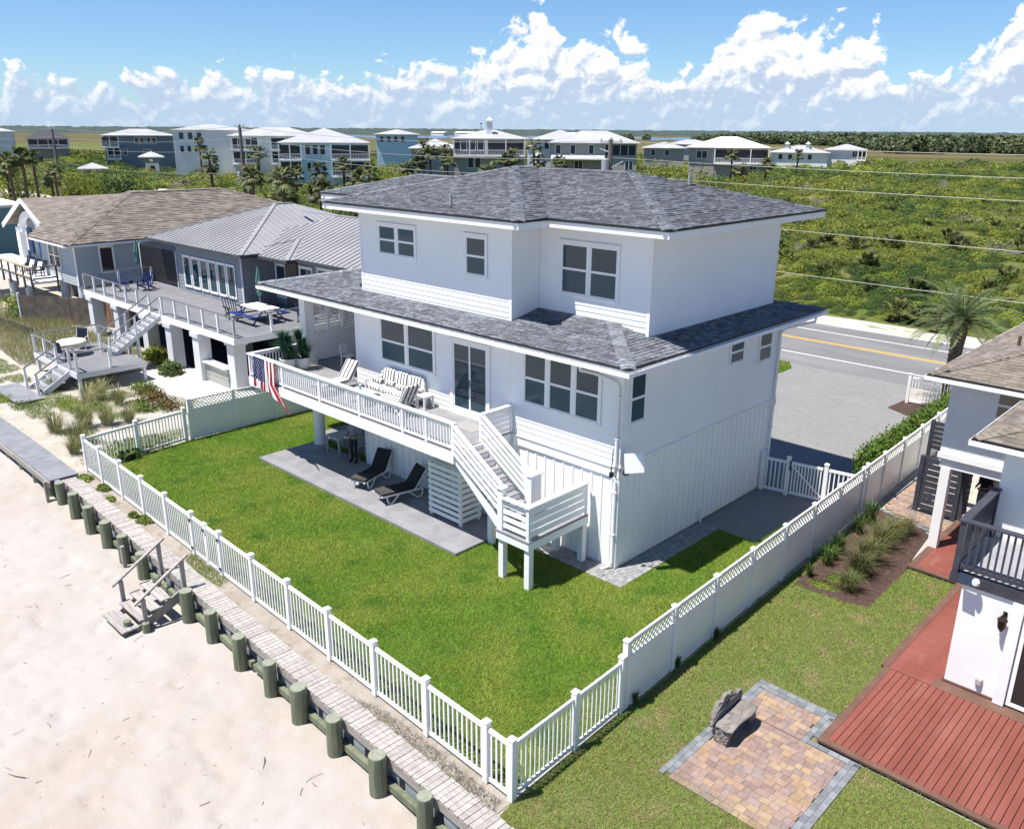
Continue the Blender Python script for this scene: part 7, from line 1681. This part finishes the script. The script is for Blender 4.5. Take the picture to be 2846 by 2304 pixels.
palm_row(((-114.5, 86.8, 5.7), (-113.2, 88.3, 5.5), (-111.8, 90.0, 5.7), (-113.9, 95.3, 8.4), (-106.0, 89.0, 5.9), (-116, 92, 7.6)), 'between the pale blue and chimney houses', 'cabbage palms beside the chimney house', 1.2, 3.4)
palm_row(((-93.8, 87.4, 5.9), (-91.8, 89.4, 6.3), (-98.4, 103.8, 7.0), (-97.9, 104.3, 6.8), (-94.9, 106.9, 5.6), (-90.9, 90.2, 6.4)), 'in front of the chimney and beige houses', 'cabbage palms before the beige house', 1.15, 3.4)
palm_row(((-74.4, 133.7, 5.6), (-70.4, 130.2, 5.5), (-68.7, 136.8, 5.4), (-83.5, 179.8, 5.6)), 'by the house with the bright white roof', 'cabbage palms by the white roofed house', 1.1, 3.4)
palm_row(((-120.8, 23.4, 6.6, 1.2), (-124.5, 28.1, 5.0, 1.0), (-121.2, 21.8, 6.8, 1.15), (-126, 19.5, 6.2, 1.2), (-118, 18.5, 6.0, 1.1), (-130, 24, 6.6, 1.2), (-123, 25.5, 6.0, 1.0), (-119.5, 27.0, 5.6, .9), (-128, 16.5, 6.4, 1.2)), 'by the street at far left', 'cabbage palms by the left street', 1.2, 3.5)
palm_row(((-156.6, 67.7, 7.5), (-129.2, 55.4, 5.4), (-134, 58, 5.6), (-66, 30.5, 5.0), (-63, 33.0, 5.2), (-60, 31.0, 4.6), (-57.5, 34, 5.0), (-70, 33, 5.2), (-54, 32.5, 4.4), (-78, 34, 5.5), (-83, 36.5, 5.6)), 'rising behind the brown and grey roofs', 'cabbage palms behind the left roofs', 1.1, 3.3)
for i, (x, y, r_, h, m, l) in enumerate(((-98.4, 26.6, 4.0, 3.6, LEAF, 'big green thicket behind the brown roof ridge at left'), (-97.1, 30.0, 4.2, 4.0, LEAFY, 'yellow green thicket beside the left street'), (-95.6, 33.1, 4.2, 3.8, LEAF, 'green thicket before the lookout tower'), (-99, 37.3, 4.5, 4.2, LEAF, 'green thicket below the white balconied house'), (-130.8, 24.7, 5.5, 5.4, LEAFY, 'tall yellow green tree at the far left edge'), (-142, 37.6, 5.0, 5.0, LEAFY, 'yellow green tree left of the open pavilion'), (-139.9, 44.1, 4.2, 4.6, LEAFD, 'round dark green tree behind the open pavilion'), (-88, 34.5, 4.2, 4.4, LEAFD, 'dark thicket at the foot of the transformer pole'), (-80, 38, 4.2, 4.4, LEAF, 'green thicket right of the transformer pole'), (-72.7, 105.2, 5.0, 6.4, LEAF, 'leafy dune tree left of the white roofed house'), (-70.8, 106.5, 5.0, 6.2, LEAFY, 'yellow green dune tree below the white roofed house'), (-66, 108, 5.5, 5.6, LEAF, 'broad dune tree at the edge of the scrub'), (-62, 41, 3.6, 3.4, LEAF, 'green thicket behind the grey metal roof'), (-52, 42, 3.8, 3.0, LEAFY, 'yellow green thicket beside the main roof at left'), (-70, 42, 4.0, 3.6, LEAFD, 'dark thicket behind the brown roof at right'))):
    bush('leafy_tree', l, 'tree', x, y, 0, r_, r_, h, 1500, .42, m, 400 + i, 'trees and thickets around the far houses', cut=-.35)
# ---- palmettos at the road edge
for i, (x, y, s, l) in enumerate(((-7.2, 40.5, 1.3, 'large palmetto at the road edge left of the date palm'), (-4.4, 39.9, 1.4, 'large palmetto straight behind the date palm'), (-5.8, 40.6, 1.1, 'palmetto between the two large ones at the road edge'), (-13.5, 50, 1.1, 'palmetto on the slope above the road'), (2.0, 47, 1.2, 'palmetto at the right edge of the dunes'), (-20.5, 58, 1.2, 'palmetto high on the slope right of the house'), (-17.5, 57, 1.2, 'palmetto in the middle of the slope'), (-14.6, 58, 1.1, 'palmetto right of the middle of the slope'), (-10.0, 60, 1.1, 'palmetto far up the slope above the date palm'))):
    k = ('pmt', i % 3)
    if k not in _BOX: _BOX[k] = palmetto_mesh(600 + i, 22, 1.15, None, 13)
    clump('palmetto', l, 'palmetto', x, y, _BOX[k], s, i * 1.1, 'palmettos on the dune slope', z=float(dune_z(np.array([x]), np.array([float(y)]))[0]) + .25)
# ---- marsh, river, forest
def azsheet(name, a0, a1, r0, r1, z, mat, kind='structure', n=40):
    v = []
    for i in range(n + 1):
        a = R(a0 + (a1 - a0) * i / n); w0 = r0 * (1 + .10 * math.sin(i * 1.7) + .06 * math.sin(i * .6)); w1 = r1 * (1 + .06 * math.sin(i * 1.1 + 2))
        v += [(13 + math.sin(a) * w0, -18 + math.cos(a) * w0, z), (13 + math.sin(a) * w1, -18 + math.cos(a) * w1, z)]
    f = [(2 * i, 2 * i + 2, 2 * i + 3, 2 * i + 1) for i in range(n)]; return place(name, nmesh(name, v, f, mat), kind=kind)
azsheet('marsh', -84, -2, 330, 2600, .25, MARSH)
RIVER = M('river_water', (.10, .15, .20), (.14, .19, .24), .004, .25, spec=.5)
azsheet('river', -60, -28, 1250, 1750, .6, RIVER, n=60)
FOREST = leafmat('forest_leaf', (.075, .11, .045), (.10, .13, .055), (.12, .13, .065), .02, .1, .3, .3); FORESTF = M('far_forest', (.065, .095, .085), (.09, .115, .105), .02, .95, spec=.02)
def forest():
    n = 2600; az = rng.uniform(R(-38), R(-4), n); rr = rng.uniform(520, 1150, n) + 60 * rng.normal(size=n); edge = 560 + 620 * smooth01((-np.degrees(az) - 16) / 20) + 60 * np.sin(az * 40); k = rr > edge; az, rr = az[k], rr[k]; n = len(az)
    x = 13 + np.sin(az) * rr; y = -18 + np.cos(az) * rr; s = rng.uniform(4.5, 8.5, n) * (rr / 800) ** .25
    src = [leafclump('tree_crown', 260, 1, 1, 1, .34, FOREST, 700 + i, cut=-.5) for i in range(4)]
    scatter('distant_forest', 'dark green forest edge beyond the marsh at right', 'forest', np.stack([x, y, s * .35], 1), np.stack([s, s, s * rng.uniform(.75, 1.1, n)], 1), rng.uniform(0, 6.28, n), rng.integers(0, 4, n), src)
    # far tree line: a long low ridge of merged crowns
    na, nr = 900, 7; A = np.radians(np.linspace(-88, 0, na)); r0 = 2100; V = []
    for j in range(nr):
        rad = r0 + 450 * j + 160 * (fbm(A * 30 + j * 9, A * 0 + j, 3, 15) - .5); h = (5 + 13 * fbm(A * 160 + 17 * j, A * 0 + j * 3.3, 4, 16)) * (0 if j == 0 else 1) + (0 if j == 0 else .6 * j); V.append(np.stack([13 + np.sin(A) * rad, -18 + np.cos(A) * rad, h], 1))
    v = np.concatenate(V); f = []
    i = np.arange(na - 1)
    for j in range(nr - 1): b = j * na + i; f.append(np.stack([b, b + 1, b + na + 1, b + na], 1))
    place('treeline', nmesh('treeline', v, np.concatenate(f), FORESTF), label='long dark tree line along the horizon', category='forest', kind='stuff')
    for i, (a, r_, w) in enumerate(((-48.5, 1900, 40), (-46.8, 1950, 60), (-40.2, 2000, 70))):
        x, y = 13 + math.sin(R(a)) * r_, -18 + math.cos(R(a)) * r_; add('shore_building', G().box(x - w / 2, x + w / 2, y - 8, y + 8, 0, 6).prism([(x - w / 2 - 1, y - 9, 6), (x + w / 2 + 1, y - 9, 6), (x + w / 2 + 1, y, 8), (x - w / 2 - 1, y, 8)], (0, 0, .3)), WALLS['white'], None, label=('leftmost white building on the far shore', 'middle white building on the far shore', 'rightmost white building on the far shore')[i], category='building', group='white buildings on the far shore')
    add('radio_mast', G().tube([(-2150, 2080, 0), (-2150, 2080, 32)], [1.2, .8], 6).box(-2153, -2147, 2078, 2082, 31, 34), DARKR, None, label='thin radio mast above the far tree line', category='mast')
forest()
# ---- driftwood twigs on the sand
def debris():
    g = G(); r = random.Random(12); TW = M('twig', (.16, .12, .09), (.24, .19, .15), 4, .9)
    for i in range(330):
        x = r.uniform(-17, 5); y = r.uniform(-20, -10.2); z = float(beach_z(np.array([x]), np.array([y]))[0]) + .012; L = r.choice((.03, .03, .04, .05, .06, .08, .1, .14, .22, .34)) * r.uniform(.6, 1.3); a = r.uniform(0, 6.28); dx, dy = math.cos(a) * L / 2, math.sin(a) * L / 2
        g.tube([(x - dx, y - dy, z), (x + dy * .12, y - dx * .12, z + .012), (x + dx, y + dy, z)], .003 + .007 * r.random() * min(1, L * 3), 4)
    add('beach_debris', g, TW, None, label='small dark twigs strewn over the beach sand', category='debris', kind='stuff')
debris()
blades('dry_weeds', 'dry grey brown weeds on the soil strip at the fence corner', [(-1.2, -8.95), (.4, -8.55), (4.0, -8.68), (4.1, -9.1), (1.5, -9.02)], [], 900, .10, .006, TWIG, 2.2)
